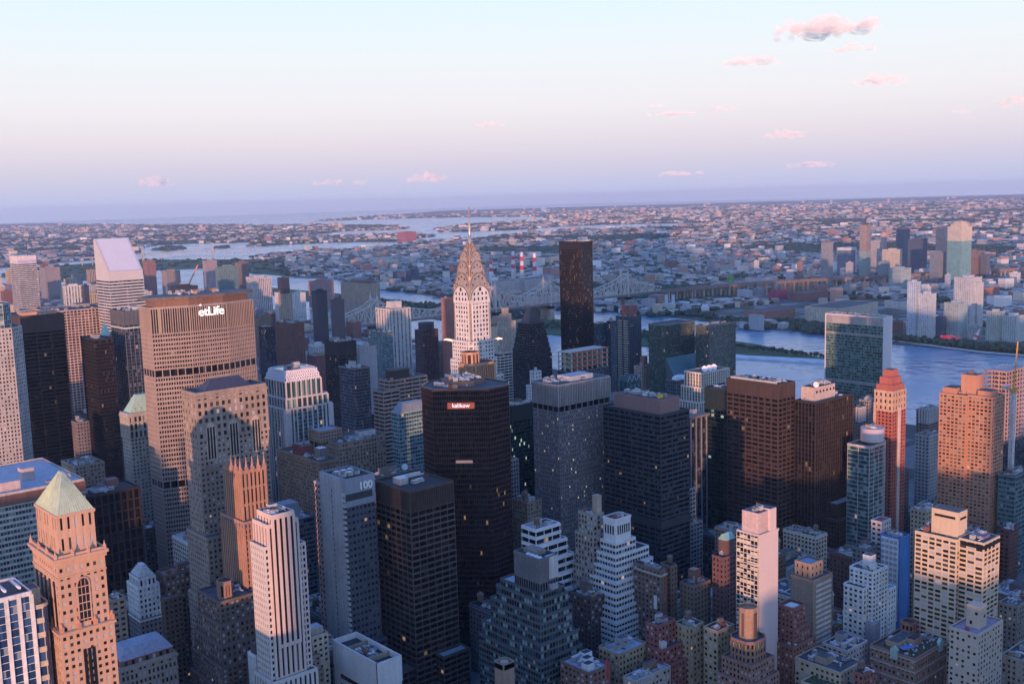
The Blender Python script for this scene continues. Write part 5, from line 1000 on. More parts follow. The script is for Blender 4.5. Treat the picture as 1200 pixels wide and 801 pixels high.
# ------------------------------------------------------------------ lower right quarter
x, y, w_, d_, h = P['cream1125']; wm = wall((.60, .475, .33), .8, .08); gm = PANE; b = Bld('apartment_tower', 'broad cream apartment tower with stepped plan and large blank roof house, lower right', 'tower', x, y); st = dict(bay=4.4, fh=2.9, pw=.9, sh=1.25, pd=.4, sd=.3, win=True)
b.tier(rect(0, 0, w_, d_*.36), 0, h, wm, gm, par=.6, **st); b.tier(rect(-3.2, d_*.36+.02, w_, d_*.64), 0, h-1.4, wm, gm, par=1.4, **st); b.mb('dark_band', GBLK).box(-.6, w_+.6, -.6, d_*.34, h-3.4, h-.9)
o = b.blk('roof_house', 1.5, d_*.40, 11, 17, h-1, h+15, wm, ROOFT); q = MB(); q.box(1.3, 1.5, d_*.40+2, d_*.40+15, h+10.5, h+12); q.box(3.5, 11, d_*.40-.2, d_*.40, h+10, h+11.4); q.build('slot_window', GBLK, o); b.clutter(1, 1, w_-3, d_*.3, h, 5, 0, False); b.clutter(-2, d_*.82, 15, 7, h, 6, 0, False)
q = MB(); [q.dome(-2+rnd.random()*3, d_*.5+rnd.random()*10, h-1.2, .9, 1.2, 6, 2) for k in range(14)]; q.build('terrace_plants', wall((.04, .07, .025)), b.root); q = MB(); q.box(6, 14, 3, 11, h+.4, h+2.2); q.build('roof_canopy', wall((.16, .15, .22)), b.root); b.done()
x, y, w_, d_, h = P['slab885']; wm = wall((.60, .50, .48), .8, .06); b = Bld('apartment_tower', 'slim white tower, glassy balconied front and blank pinkish side wall', 'tower', x, y); gw = glass((.02, .022, .025), (.12, .11, .09), (.62, .55, .42), .004, pblind=.5, pmid=.25, pane=True)
b.mb('wall', wm).prism(rect(0, 0, w_, d_), 0, h, True); b.tier(rect(-.6, .6, .59, d_-.6), 0, h, wall((.62, .56, .47)), GBLK, 2.6, 3.0, .25, .45, .3, .5, roof=None, wname='front')
q = MB(); r7 = random.Random(11)
for k in range(40):
    z = 4+k*3
    for j in range(6):
        if r7.random() < .62: q.box(-.75, -.62, 1.0+j*2.5, 3.1+j*2.5, z+.5, z+2.7)
q.build('blind', wall((.62, .55, .43)), b.root)['kind'] = 'stuff'
for k in range(3): q = MB(); q.box(-2.2, .2, .5, 7, h-8-k*5, h-7-k*5); q.build('balcony', wall((.62, .56, .52)), b.root)
b.blk('roof_house', 1, 1.4, w_-6, d_-4, h, h+13, wall((.58, .44, .41)), ROOFG); b.blk('roof_house', w_-8, .01, 6, 8, h, h+14, wm, ROOFG); b.clutter(2, 2, 9, 8, h+13, 4, 0, False); b.roof(rect(0, 0, w_, d_), h, wm, ROOFW, .8); b.done()
x, y, w_, d_, h = P['glasszig']; wm = wall((.10, .105, .115), .6); gm = glass((.012, .02, .026), (.04, .08, .09), (.24, .36, .37), .006, lits=.3, pblind=.24); b = Bld('office_building', 'dark glass ziggurat with pale terrace edges and drum fans, bottom centre', 'office block', x, y); st = dict(bay=2.3, fh=3.7, pw=.35, sh=1.45, pd=.2, sd=.3)
zig(b, [(90, -1.5, -1.5, 20, 36), (86, -3, -3, 23, 40), (77, -4.5, -4.5, 26, 46), (61, -6.5, -6.5, 31, 54), (52, -8, -8, 34, 58)], wm, gm, st, wall((.45, .46, .50), .8)); b.tier(rect(0, 0, w_+2, d_-6), 90, h, wall((.16, .16, .17)), GBLK, 2, 30, .5, 1, .2, .1, roof=ROOFB, tb=14)
for k in range(4): q = MB(); q.cyl(2.2, 1+k*3.4+1, 1.4, h+.2, h+1.6, 16); o = q.build('drum_fan', VENT, b.root)
b.blk('plant_wall', w_-5, -.6, 7, 4, h-13, h+.6, wall((.55, .52, .5)));  b.blk('plant_wall', 5, 8, 8, 12, h, h+2.5, wall((.25, .19, .15))); cooler(b.root, 10, -.5, 90.2, 6, 3, 4); b.done()
x, y, w_, d_, h = P['whitezig2']; wm = wall((.70, .69, .68), .75, .12); gm = glass((.03, .035, .04), (.10, .12, .13), (.30, .33, .34), .02); b = Bld('office_building', 'white terraced ziggurat with slotted top block, right of the tan gothic tower', 'office block', x, y); st = dict(bay=2.6, fh=3.7, pw=.35, sh=1.9, pd=.2, sd=.4)
zig(b, [(94-k*8.2, -k*1.9-.6, -k*1.7-.6, w_+4+k*4.2+(9 if k > 0 else 0), d_+3+k*3.4) for k in range(7)], wm, gm, st, ROOFB); b.mb('top_block', wm).box(0, w_, 0, d_, 94, h); q = MB()
for k in range(6): q.box(2+k*2.1, 3.1+k*2.1, -.12, 0, h-10, h-4)
for k in range(4): q.box(-.12, 0, 1.5+k*2.3, 2.7+k*2.3, h-10, h-4)
q.build('slot_window', GBLK, b.root); b.roof(rect(0, 0, w_, d_), h, wm, ROOFB, 1); b.clutter(1, 1, w_-2, d_-2, h, 4, 0, False); b.done()
x, y, w_, d_, h = P['whitezig1']; wm = wall((.76, .75, .75), .75, .12); b = Bld('office_building', 'white terraced building with deep black bands stepping down behind the glass ziggurat', 'office block', x, y); zig(b, [(h-k*11, -k*.2, -k*2.4, w_+k*4.2, d_+4+k*2.4) for k in range(6)], wm, GBLK, dict(bay=8, fh=4.4, pw=.6, sh=2.3, pd=.2, sd=.7), ROOFW); b.clutter(1, 1, w_-2, d_, h, 5, 1); b.done()
x, y, w_, d_, h = P['tangoth']; wm = wall((.36, .30, .25)); b = Bld('loft_building', 'narrow tan setback tower with roof turret, beside the white ziggurat', 'tower', x, y); zig(b, [(h, 0, 0, w_, d_), (h-14, -1.5, -1, w_+3, d_+3), (h-36, -3, -2, w_+5, d_+5)], wm, PANE, dict(bay=2.9, fh=3.7, pw=1.1, sh=1.4, pd=.4, sd=.25), ROOFT, True); b.blk('turret', w_-5, 1, 4.5, 4.5, h, h+13, wall((.42, .33, .25))); b.clutter(0, 2, w_-5, d_-4, h, 4, 0); b.done()
x, y, w_, d_, h = P['beige1145']; wm = wall((.52, .43, .34), .8, .08); b = Bld('apartment_building', 'plain beige apartment block with purple roof deck and tall stair house, bottom right', 'building', x, y); b.tier(rect(0, 0, w_, d_), 0, h, wm, glass((.02, .022, .026), (.12, .15, .15), (.46, .56, .54), .004, pane=True, pblind=.3), 3.4, 3.1, 1.7, 1.55, .25, .2, win=True, roof=wall((.30, .25, .30)), par=1)
b.blk('stair_house', 9.5, 3.5, 8, 8, h, h+13, wm); [MB().box(*a).build('stair_window', GBLK, b.root) for a in ((9.3, 9.5, 5, 6.4, h+8, h+9.6), (9.3, 9.5, 8, 9.4, h+2, h+4), (14, 15.2, 3.3, 3.5, h+6, h+7.4))]; q = MB(); q.box(3, 5, 7, 9, h+.1, h+1.1); q.box(5.6, 6.6, 9, 10, h+.1, h+.9); q.build('deck_chair', wall((.4, .05, .06)), b.root); b.done()
x, y, w_, d_, h = P['ornate']; wm = wall((.30, .19, .145)); b = Bld('apartment_building', 'ornate brown brick apartment house with crowded green roof terrace and blue awning', 'building', x, y); b.tier(rect(0, 0, w_, d_), 0, h, wm, PANE, 3.0, 3.4, 1.5, 1.6, .35, .26, win=True, roof=wall((.09, .07, .06)), par=1.0)
for z in (h-1, h-8, h-15): b.mb('cornice', wall((.42, .35, .3))).box(-.9, w_+.9, -.9, d_, z, z+.8)
for px, py, a in ((w_*.72, -.5, 0), (-.5, d_*.45, 1)):
    q = MB(); 
    if a == 0: q.box(px-2.2, px+2.2, -1.2, .5, h-3, h+2.6); q.prism(rect(px-2.6, -1.4, 5.2, 2.2), h+2.6, h+5, poly2=rect(px-.2, -1.4, .4, 2.2))
    else: q.box(-1.2, .5, py-2.2, py+2.2, h-3, h+2.6); q.prism(rect(-1.4, py-2.6, 2.2, 5.2), h+2.6, h+5, poly2=rect(-1.4, py-.2, 2.2, .4))
    q.build('copper_gable', wall((.34, .50, .44)), b.root)
b.blk('penthouse', 6, 14, 20, 8, h, h+4, wall((.45, .36, .22)), ROOFG); b.blk('penthouse', 16, 9, 10, 6, h, h+4.5, wall((.35, .25, .18)), ROOFB); b.tier(chamf(27, 17, 8, 8, 1.5), h, h+8, wall((.34, .17, .12)), GBLK, 2, 4, .8, 1, roof=ROOFB); q = MB(); q.prism([(3, 9), (12, 6), (13, 10), (5, 13)], h+2.6, h+2.8); q.build('awning', wall((.08, .22, .55)), b.root)
q = MB(); [q.dome(1+rnd.random()*(w_-2), .8+rnd.random()*5, h+.1, .5+rnd.random()*.8, .8+rnd.random()*1.2, 6, 2) for k in range(40)]; q.build('terrace_plants', wall((.045, .075, .03)), b.root); q = MB(); [q.box(a := 2+rnd.random()*(w_-4), a+.8, c := 1+rnd.random()*8, c+.8, h+.1, h+.9) for k in range(30)]; q.build('deck_furniture', wall((.65, .65, .68)), b.root)['kind'] = 'stuff'; b.clutter(4, 6, w_-8, d_-9, h, 8, 0, False); b.done()
x, y, w_, d_, h = P['redzig']; wm = wall((.24, .105, .08)); b = Bld('apartment_building', 'red brick setback apartment house stepping up to a boxy water tower', 'building', x, y); zig(b, [(h, 0, 0, w_-2, d_+2), (h-12, -2, -1.5, w_+2, d_+6), (h-21, -6, -4, w_+9, d_+14)], wm, PANE, dict(bay=2.9, fh=3.3, pw=1.5, sh=1.7, pd=.3, sd=.24), ROOFT, True); q = MB(); q.box(2, 9, 2, 8, h+.2, h+.8); q.build('skylight', wall((.6, .6, .6)), b.root); b.clutter(-4, -2, 8, 8, h-21, 5, 0, False); b.done()
x, y, w_, d_, h = P['oct855']; wm = wall((.30, .17, .13)); b = Bld('apartment_building', 'brick setback building rising to an eight-sided tower with coloured tile panels', 'building', x, y); b.tier(chamf(-4, -3, 17, 17, 3.5), h-14, h-2, wm, GBLK, 2.6, 4, 1.3, 1.6); zig(b, [(h-14, -6, -5, 21, 21), (h-24, -8, -7, 25, 25)], wm, PANE, dict(bay=2.8, fh=3.3, pw=1.3, sh=1.6), ROOFT, True)
q = MB(); q.prism(chamf(-.5, .5, 10, 10, 2.8), h-2, h+17, False); q.prism(chamf(0, 1, 9, 9, 2.5), h+15, h+15.5); q.build('octagon_tower', wall((.33, .215, .155)), b.root); q = MB(); [q.box(a, a+1.6, -.62, -.5+1, h, h+14) for a in (3.4,)]; [q.box(-.62, .5, a, a+1.6, h, h+14) for a in (4.6,)]; q.build('recess_shade_strip', wall((.12, .07, .05)), b.root)  # proud dark strips stand in for the shade of recesses
for c_, k in (((.45, .42, .06), 0), ((.35, .06, .05), 1), ((.12, .25, .30), 2)):
    q = MB(); [q.box(-2+j*4.2+k*1.1, -1.1+j*4.2+k*1.1, -3.5, -3.3, h-6, h-3) for j in range(3)]; [q.box(-4.5, -4.3, 0+j*4.2+k*1.1, .9+j*4.2+k*1.1, h-6, h-3) for j in range(3)]; q.build('tile_panel', wall(c_), b.root)
b.done()
for k, a in {'white1025': ('apartment_building', 'white brick apartment block with terraces stepping up to a white stair house', 'building', (.76, .75, .72), PANE, dict(win=True, n=3, bay=3.3, fh=3.0, pw=1.5, sh=1.4, pd=.3, sd=.24)),
  'blue1045': ('apartment_building', 'bright blue building with white windowed front, beside the white terraced block', 'building', (.05, .20, .46), GDAY, dict(n=8, bay=40, fh=200, pw=.3, sh=.3, tb=79, ph=False)),
  'grey1018': ('loft_building', 'dark grey concrete stair-stepped block left of the bright blue building', 'building', (.16, .16, .165), GBLK, dict(n=5, **PUNCH)),
  'tan950': ('loft_building', 'tan tower block with blue-grey roof cap and white-striped side', 'building', (.30, .23, .18), GBLK, dict(n=0, ph=False, bay=50, fh=200, pw=.3, sh=.3, tb=87)),
  'lowbrn': ('apartment_building', 'low wide brown brick house with wooden tank and speckled roof', 'building', (.20, .12, .095), PANE, dict(n=9, tanks=1, win=True, **PUNCH)),
  'redwht': ('apartment_building', 'low red and white house with white terrace walls, beside the tan terraced house', 'building', (.50, .44, .42), PANE, dict(n=8, win=True, **PUNCH)),
  'terr955': ('apartment_building', 'tan house with planted terraces at the bottom edge, right of centre', 'building', (.50, .40, .28), PANE, dict(n=4, win=True, **PUNCH)),
  'brick1012': ('apartment_building', 'small plain red brick cube with wooden tank at the bottom edge', 'building', (.28, .11, .085), PANE, dict(n=1, tanks=1, ph=False, win=True, **PUNCH)),
  'tanA': ('apartment_building', 'yellow-tan apartment wing, left of two joined by a dark light well', 'building', (.40, .31, .19), PANE, dict(n=6, tanks=1, win=True, **PUNCH)),
  'tanB': ('apartment_building', 'yellow-tan apartment wing, right of two, next to the eight-sided brick tower', 'building', (.44, .345, .21), PANE, dict(n=6, win=True, **PUNCH)),
  'red770': ('apartment_building', 'red brick apartment house with tiered front left of the yellow-tan wings', 'building', (.27, .095, .08), PANE, dict(n=6, win=True, **PUNCH)),
  'brk690': ('apartment_building', 'brown brick house with white rooftop sheds at the bottom edge, right of the glass ziggurat', 'building', (.22, .12, .095), PANE, dict(n=4, win=True, ph=False, roof=wall((.36, .38, .46)), **PUNCH)),
  'wing725': ('apartment_building', 'tan rear wing with pale blue roof behind the brown house with white sheds', 'building', (.33, .26, .17), PANE, dict(n=4, win=True, roof=wall((.36, .39, .48)), **PUNCH)),
  'wht740': ('apartment_building', 'low white roofed house with chimney and plants cut by the bottom edge', 'building', (.42, .36, .30), PANE, dict(n=8, win=True, roof=ROOFW, **PUNCH)),
  'dk690': ('apartment_building', 'dark brown brick apartment house crowded with roof sheds right of the glass ziggurat', 'building', (.13, .085, .075), PANE, dict(n=9, tanks=1, win=True, **PUNCH)),
  'brn760': ('apartment_building', 'brown apartment tower with cream cornice below the white ziggurat', 'building', (.21, .14, .11), PANE, dict(n=8, ph=False, win=True, **PUNCH)),
  'brn783': ('apartment_building', 'thin brown slab with tall wooden tank beside the brown corniced tower', 'building', (.25, .16, .11), PANE, dict(n=0, tanks=1, ph=False, **PUNCH)),
  'brn815': ('apartment_building', 'tan and brown house with orange-topped roof tower, before the dotted green slab', 'building', (.24, .17, .125), PANE, dict(n=5, tanks=1, **PUNCH)),
  'brn845': ('apartment_building', 'dark red brick tower with verdigris gable left of the slim white tower', 'building', (.15, .08, .075), GBLK, dict(n=3, **PUNCH)),
  'tudor1085': ('apartment_building', 'brown brick tower with white gothic top by the river, left of the orange tower', 'building', (.22, .15, .13), GBLK, dict(n=6, **PUNCH)),
  'tudor1005': ('apartment_building', 'brown gothic apartment house with white battlements by the river slab', 'building', (.20, .13, .12), GBLK, dict(n=3, **PUNCH)),
  'tudor1020': ('apartment_building', 'brown building with white ribbed upper floors, left of the red brick tower', 'building', (.30, .27, .27), GBLK, dict(n=3, **PIER)),
  'pale1090': ('apartment_building', 'plain pale grey apartment block left of the orange brick tower', 'building', (.47, .45, .43), GBLU, dict(n=4, **PUNCH)),
  'teal1185': ('office_building', 'teal glass block with planted roof at the right edge', 'building', (.12, .19, .20), GTEA, dict(n=4, roof=wall((.08, .10, .07)), **BAND)),
  'tan1090': ('apartment_building', 'tan building with red roof furniture behind the broad cream tower', 'building', (.36, .29, .21), GBLK, dict(n=10, **PUNCH)),
  'brick1180': ('apartment_building', 'dark red brick block right of the broad cream tower', 'building', (.17, .07, .06), GBLK, dict(n=3, **PUNCH)),
  'buff1190': ('apartment_building', 'buff apartment block at the right edge, behind the plain beige one', 'building', (.33, .27, .20), PANE, dict(n=5, win=True, **PUNCH)),
  'buff1195': ('apartment_building', 'light buff apartment block cut by the bottom right corner', 'building', (.42, .35, .28), PANE, dict(n=4, win=True, **PUNCH)),
  }.items():
    globals()['c_'+k] = tower(P[k], a[0], a[1], a[2], a[3], a[4], fin=False, **a[5])
b = c_white1025; b.tier(rect(-6, 3, 10, 14), 0, b.h-10, b.wm, PANE, win=True, **PUNCH); b.tier(rect(b.w+.01, -1, 9, 12), 0, b.h-16, b.wm, PANE, win=True, roof=wall((.3, .45, .42)), **PUNCH); b.blk('stair_house', 6, 5, 6, 6, b.h, b.h+9, b.wm, ROOFT); b.blk('stair_house', 4, 2, 4, 4, b.h, b.h+5, b.wm, ROOFW); b.mb('grey_lower_block', wall((.32, .33, .36))).box(-3.6, 4, -3.4, 3, 0, b.h-32)
b = c_blue1045; wf = wall((.66, .67, .70)); b.mb('white_front', wf).box(-.9, -.05, 1, b.d-1, 20, b.h); q = MB()
for k in range(14):
    for j in range(4): q.box(-1.05, -.9, 1.8+j*3.2, 4.2+j*3.2, b.h-4-k*4, b.h-1.6-k*4)
q.build('window', GDAY, b.root)['kind'] = 'stuff'; b.tier(rect(2, b.d+.5, 12, 8), 0, b.h+8, wall((.5, .47, .46)), GBLK, roof=wall((.36, .08, .09)), **PUNCH)
b = c_tan950; q = MB()
for k in range(22): q.box(3, b.w-1, -.4, -.05, 10+k*3.4, 11.6+k*3.4)
q.build('white_stripe', wall((.55, .53, .5)), b.root); b.tier(rect(3, 4, b.w-8, b.d-5), b.h, b.h+9, b.wm, GBLK, 4, 4, 2.6, 2.5, roof=wall((.24, .30, .42)))
b = c_terr955; b.tier(rect(-12, -6, 20, 24), 0, b.h-7, b.wm, PANE, win=True, **PUNCH); q = MB(); [q.dome(-11.5+rnd.random()*11, -5+rnd.random()*22, b.h-6.9, .6+rnd.random(), .7+rnd.random()*1.2, 6, 2) for k in range(50)]; q.build('terrace_plants', wall((.05, .085, .03)), b.root); q = MB(); q.prism(rect(-6, -4, 4, 3), b.h-4.6, b.h-4.4); q.build('parasol', wall((.6, .45, .5)), b.root)
b = c_brk690; [b.blk('roof_shed', 2+k*5, 3+k*6, 6, 5, b.h, b.h+4, wall((.66, .66, .64)), ROOFB) for k in range(3)]; b.blk('red_chimney', b.w-2.5, -.8, 1.6, 1.6, b.h-8, b.h+4, wall((.45, .04, .05)))
b = c_red770; b.tier(rect(-2, -5, 20, 12), 0, b.h-13, b.wm, PANE, win=True, **PUNCH); b.tier(rect(3, -8, 18, 8), 0, b.h-22, b.wm, PANE, win=True, **PUNCH); b.blk('white_corner', .5, -3, 4, 3, b.h-13, b.h-9, wall((.6, .56, .52)))
b = c_brn760; b.mb('cornice', wall((.5, .44, .34))).box(-1, b.w+1, -1, b.d, b.h-3, b.h-2); q = MB(); q.box(-.6, -.3, 3, 5.5, b.h-26, b.h-17); q.build('white_panel', wall((.7, .7, .7)), b.root); b.mb('red_wall', wall((.32, .10, .07))).box(b.w-1.2, b.w+.5, -.6, 4, 0, b.h-4)
b = c_brn815; b.blk('roof_tower', 6, 4, 6, 6, b.h, b.h+9, wall((.26, .12, .09)), wall(ORANGE)); b.blk('white_cube', -13, -6, 8, 6, 0, b.h-18, wall((.62, .64, .68)), ROOFG)
b = c_brn845; q = MB(); q.prism(rect(5, 2, 9, 6), b.h, b.h+11, False); q.build('gable_house', b.wm, b.root); q = MB(); q.prism(rect(4.6, 1.6, 9.8, 6.8), b.h+11, b.h+15, poly2=rect(4.6, 4.8, 9.8, .4)); q.build('gable_roof', wall((.26, .48, .43)), b.root)
for b in (c_tudor1085, c_tudor1005): q = MB(); [q.box(k*3.1, k*3.1+1.9, -.8, .2, b.h-14, b.h+3) for k in range(int(b.w/3.1))]; [q.box(-.8, .2, k*3.1, k*3.1+1.9, b.h-14, b.h+3) for k in range(int(b.d/3.1))]; q.build('white_battlement', wall((.50, .47, .45)), b.root)
for k in list(globals()):
    if k.startswith('c_') and len(k) > 2: globals()[k].done()
# ------------------------------------------------------------------ uptown towers
def far(pos, kind, label, cat, c, gl=(.04, .05, .07), pw=.5, ph=.5, bay=5, fh=3.4, ph_=True, rot=0, roof=ROOFG, top=None, fin=True, group=None, chs=0):
    """a distant building: patterned walls, roof deck, parapet and penthouse"""
    x, y, w_, d_, h = pos; t = thing(kind, label, cat, (x, y, 0), group); t.rotation_euler.z = rot; wm = farwall(c, pw=pw, ph=ph, gl=gl)
    poly = chamf(0, 0, w_, d_, chs) if chs else rect(0, 0, w_, d_)
    q = MB(); q.prism(poly, 0, h, False, bay, fh); q.build('wall', wm, t); q = MB(); q.prism(poly, h-.6, h); q.build('roof', roof, t)
    q = MB(); q.box(-.3, w_+.3, -.3, .5, h-.9, h+1.3); q.box(-.3, .5, .5, d_, h-.9, h+1.3); q.box(w_-.5, w_+.3, .5, d_, h-.9, h+1.3); q.box(.5, w_-.5, d_-.5, d_+.3, h-.9, h+1.3); q.build('parapet', wall(c), t) if not chs else None
    if ph_: q = MB(); q.box(w_*.3, w_*.75, d_*.3, d_*.7, h, h+5); q.build('penthouse', wall(top or c), t)
    t['w'] = w_; t['h'] = h; return t
x, y, w_, d_, h = P['citi']; b = Bld('office_tower', 'white banded tower with its top cut at a steep slant', 'skyscraper', x, y); wm = wall((.58, .56, .55), .45, .06, .05, .2)
b.tier(rect(0, 0, w_, d_), 0, h, wm, GBLU, 30, 4.1, .3, 2.0, .1, .4, roof=None)
q = MB(); q.v += [(0, 0, h), (w_, 0, h), (w_, d_, h), (0, d_, h), (0, 0, h+12), (w_, 0, h+12), (w_, d_, h+57), (0, d_, h+57)]; q.v += [(w_, d_-4, h+57), (0, d_-4, h+57)]; q.f += [(0, 1, 5, 4), (1, 2, 6, 8, 5), (2, 3, 7, 6), (3, 0, 4, 9, 7), (6, 7, 9, 8), (4, 5, 8, 9)]; q.build('slanted_crown', wm, b.root)
q = MB(); q.v += [(2.5, 1, h+13.4), (w_-2.5, 1, h+13.4), (w_-2.5, d_-5, h+56.4), (2.5, d_-5, h+56.4)]; q.f.append((0, 1, 2, 3)); q.build('slanted_panel', wall((.60, .60, .62), .55, .05), b.root); b.done()
x, y, w_, d_, h = P['bloom']; b = Bld('office_tower', 'striped white tower with pale glowing cap and thin mast, far upper left', 'skyscraper', x, y); b.tier(rect(0, 0, w_, d_), 0, h-18, wall((.52, .50, .49)), GBLU, 30, 4.4, .3, 2.0, .1, .45, roof=None); b.mb('cap', wall((.66, .58, .57), .5)).box(-.5, w_, -.5, d_, h-17.9, h); q = MB(); q.box(-.7, w_, -.7, -.51, h-17, h-10); q.build('blue_band', wall((.42, .42, .62)), b.root); q = MB(); q.cyl(w_*.6, 8, 1.1, h, h+42, 6, .3); q.build('mast', DMETAL, b.root); b.tier(rect(w_*.2, -14, w_*.5, 13.9), 0, h-120, wall((.42, .3, .26)), GBLU, **PUNCH); b.done()
UP = {'white440': ('white ribbed apartment slab pair with raised centre block, left of the chrome spire', (.52, .50, .47), .35, 1.0, 9), 'beige3': ('wide beige apartment slab with brown roof box, highest of the uptown slabs', (.34, .28, .22), .5, .5, 6),
  'dark365': ('sheer blue-black glass slab standing among pale uptown blocks', (.02, .03, .055), .9, .8, 3), 'dk387': ('dark stepped apartment house just right of the blue-black glass slab', (.09, .075, .085), .4, .5, 5), 'tan330': ('tan apartment tower with dark brown cap, left of the blue-black glass slab', (.36, .30, .23), .5, .6, 5),
  'white345': ('bright white apartment slab between the brown-capped tower and the blue-black slab', (.62, .61, .6), .4, .5, 5), 'green253': ('green glass tower with amber edges beside a crane jib', (.14, .24, .24), .7, .6, 5), 'brn275': ('brown apartment tower right of the green glass one', (.20, .14, .13), .4, .5, 5),
  'white73': ('white tower with bold dark vertical stripes, left of the slant-topped tower', (.60, .60, .58), .5, 1.0, 7), 'dk97': ('thin navy slab stuck to the right of the white striped tower', (.035, .045, .085), .8, .7, 4), 'tealgrey147': ('small teal and grey block at the foot of the slant-topped tower', (.24, .32, .33), .3, .4, 6),
  'grey47': ('grey pair of apartment houses right of the capped striped tower', (.28, .25, .25), .4, .5, 5), 'brn168': ('red-brown apartment tower right behind the slant-topped tower', (.26, .14, .13), .4, .5, 5), 'gry190': ('mauve grey apartment house with stepped top, right of the slant-topped tower', (.28, .23, .22), .4, .5, 5),
  'dk199': ('flat black slab seen just over the roof of the octagonal tower', (.03, .03, .04), .8, .7, 4), 'grey236': ('pinkish grey apartment tower left of the green glass tower', (.33, .27, .26), .4, .5, 5), 'whts300': ('off-white fluted hospital tower right of the octagonal tower', (.55, .52, .5), .45, 1.0, 6), 'brn361': ('pink-brown pair of apartment slabs beyond the blue-black glass slab', (.30, .19, .18), .4, .5, 6)}
UPO = {}
for k, (lab, c, pw, ph, bay) in UP.items(): UPO[k] = far(P[k], 'apartment_tower', lab, 'tower', c, pw=pw, ph=ph, bay=bay, gl=(.03, .035, .05))
q = MB(); q.box(12, 32, 14, 34, P['white440'][4], P['white440'][4]+13); q.build('centre_block', wall((.52, .5, .47)), UPO['white440'])
q = MB(); q.box(4, 28, 30, 90, P['beige3'][4], P['beige3'][4]+9); q.build('roof_box', wall((.17, .11, .10)), UPO['beige3']); q = MB(); q.box(3, 22, 3, 18, P['tan330'][4], P['tan330'][4]+14); q.build('dark_cap', wall((.10, .06, .06)), UPO['tan330'])
x, y = 1330, 2990; t = thing('construction_crane', 'orange crane jib leaning over the far uptown roofs', 'crane', (x, y, 0)); q = MB(); q.bar((0, 0, 0), (0, 0, 92), 3); q.build('mast', wall((.4, .2, .1)), t); q = MB(); q.bar((0, 0, 90), (30, -20, 158), 3.2); q.bar((0, 0, 92), (-16, 12, 108), 2.4); q.build('jib', wall((.60, .20, .06)), t)
# ------------------------------------------------------------------ across the river
FL = {'slab963': ('slim grey tower with brown cap, left of the borough skyline', (.28, .29, .32)), 'arch983': ('blue glass block wrapped in a white angular frame', (.14, .20, .28)), 'tall1009': ('tall tower, brown above and teal below, with dark crown across the river', (.30, .24, .23)), 'slim1020': ('slender grey tower between the dark-crowned and blue ones', (.32, .31, .33)),
  'pink1034': ('thin pink-topped stair tower left of the navy pair', (.46, .33, .31)), 'blue1051': ('navy tower with orange lit crown, left one of a pair', (.07, .10, .17)), 'blue1067': ('navy block lower and wider, right one of a pair', (.06, .09, .15)), 'beige1037': ('broad beige apartment block before the navy pair', (.46, .41, .34)),
  'teal1031': ('blue-grey glass block at the left foot of the beige apartment block', (.20, .28, .33)), 'grid1044': ('low wide pale teal gridded block below the beige apartments', (.26, .33, .34)), 'blank1075': ('low blank white box right of the teal gridded block', (.62, .60, .60)), 'pink1098': ('brown tower with pink lit crown left of the tallest teal tower', (.40, .27, .25)),
  'front1091': ('plain grey tower standing before the pink-crowned one', (.22, .25, .30)), 'court1113': ('tallest teal tower over the river with stepped golden top', (.17, .36, .37)), 'brn1137': ('brown block with white roof cube right of the tallest teal tower', (.22, .15, .15)), 'dk1150': ('small dark blue block at the right end of the borough towers', (.11, .13, .18)),
  'curve1065': ('pale blue curved apartment tower on the far shore', (.34, .42, .48)), 'pale1078': ('pale grey ribbed apartment tower right of the curved one', (.42, .45, .47)), 'tall1122': ('tall pale shore tower with paired shafts behind the red script sign', (.40, .42, .44)), 'pale1110': ('green-grey glass block directly above the red script sign', (.28, .36, .37)),
  'shore1160': ('pale green shore apartment block with white roof house, near the right edge', (.34, .38, .34)), 'shore1178': ('pale glass shore block cut by the right edge', (.37, .43, .43)), 'low1137': ('low glassy pavilion block right of the bottle sign', (.30, .36, .35)), 'fact954': ('long cream factory with terraces behind the green glass slab', (.56, .50, .40)),
  'red902': ('crimson end wall of a warehouse across the river', (.42, .04, .12)), 'green852': ('small bright green tower far across the river', (.10, .42, .10)), 'slab883': ('grey slab block between the viaduct and the crimson warehouse', (.25, .28, .32)), 'orange920': ('low orange-brown factory beside the viaduct', (.40, .24, .15)), 'brick928': ('long low brick warehouse with green roof edge', (.27, .11, .10)),
  'white874': ('long white warehouse above the viaduct', (.55, .52, .55)), 'bricka': ('long terracotta warehouse on the far bank', (.38, .18, .12)), 'tan641': ('tan apartment block, left one of two beyond the bridge', (.44, .38, .31)), 'tan651': ('tan apartment block, right one of two beyond the bridge', (.46, .40, .33)), 'navy1': ('dark blue twin slab on the far bank, left one', (.05, .07, .13)), 'navy2': ('dark blue twin slab on the far bank, right one', (.05, .07, .13)),
  'pinkq': ('pink sunlit box among the low far houses', (.50, .32, .28)), 'brickq': ('red-brown brick project block beyond the bridge', (.34, .16, .13)), 'redq': ('long red roofed hall with striped tower by the far water', (.36, .10, .10)), 'blue829': ('blue-grey office box far across the river', (.22, .27, .36)), 'white845': ('white block with brown windows far across the river', (.52, .48, .46)), 'blk745': ('narrow white and navy block behind the bridge', (.5, .5, .52)),
  'bx1': ('small tan block far off among trees', (.42, .36, .3)), 'tan700': ('cream block at the left end of the bridge approach', (.46, .42, .35)), 'whiteb1': ('pale power house with flat roofs below the striped chimneys', (.48, .47, .48)), 'whiteb2': ('larger pale power house right of the striped chimneys', (.44, .44, .46)), 'brick1020': ('dark red dock warehouse beside the marble-ended slab', (.24, .08, .07)), 'white1000': ('long white shed between the marble-ended slab and the curved tower', (.6, .58, .55))}
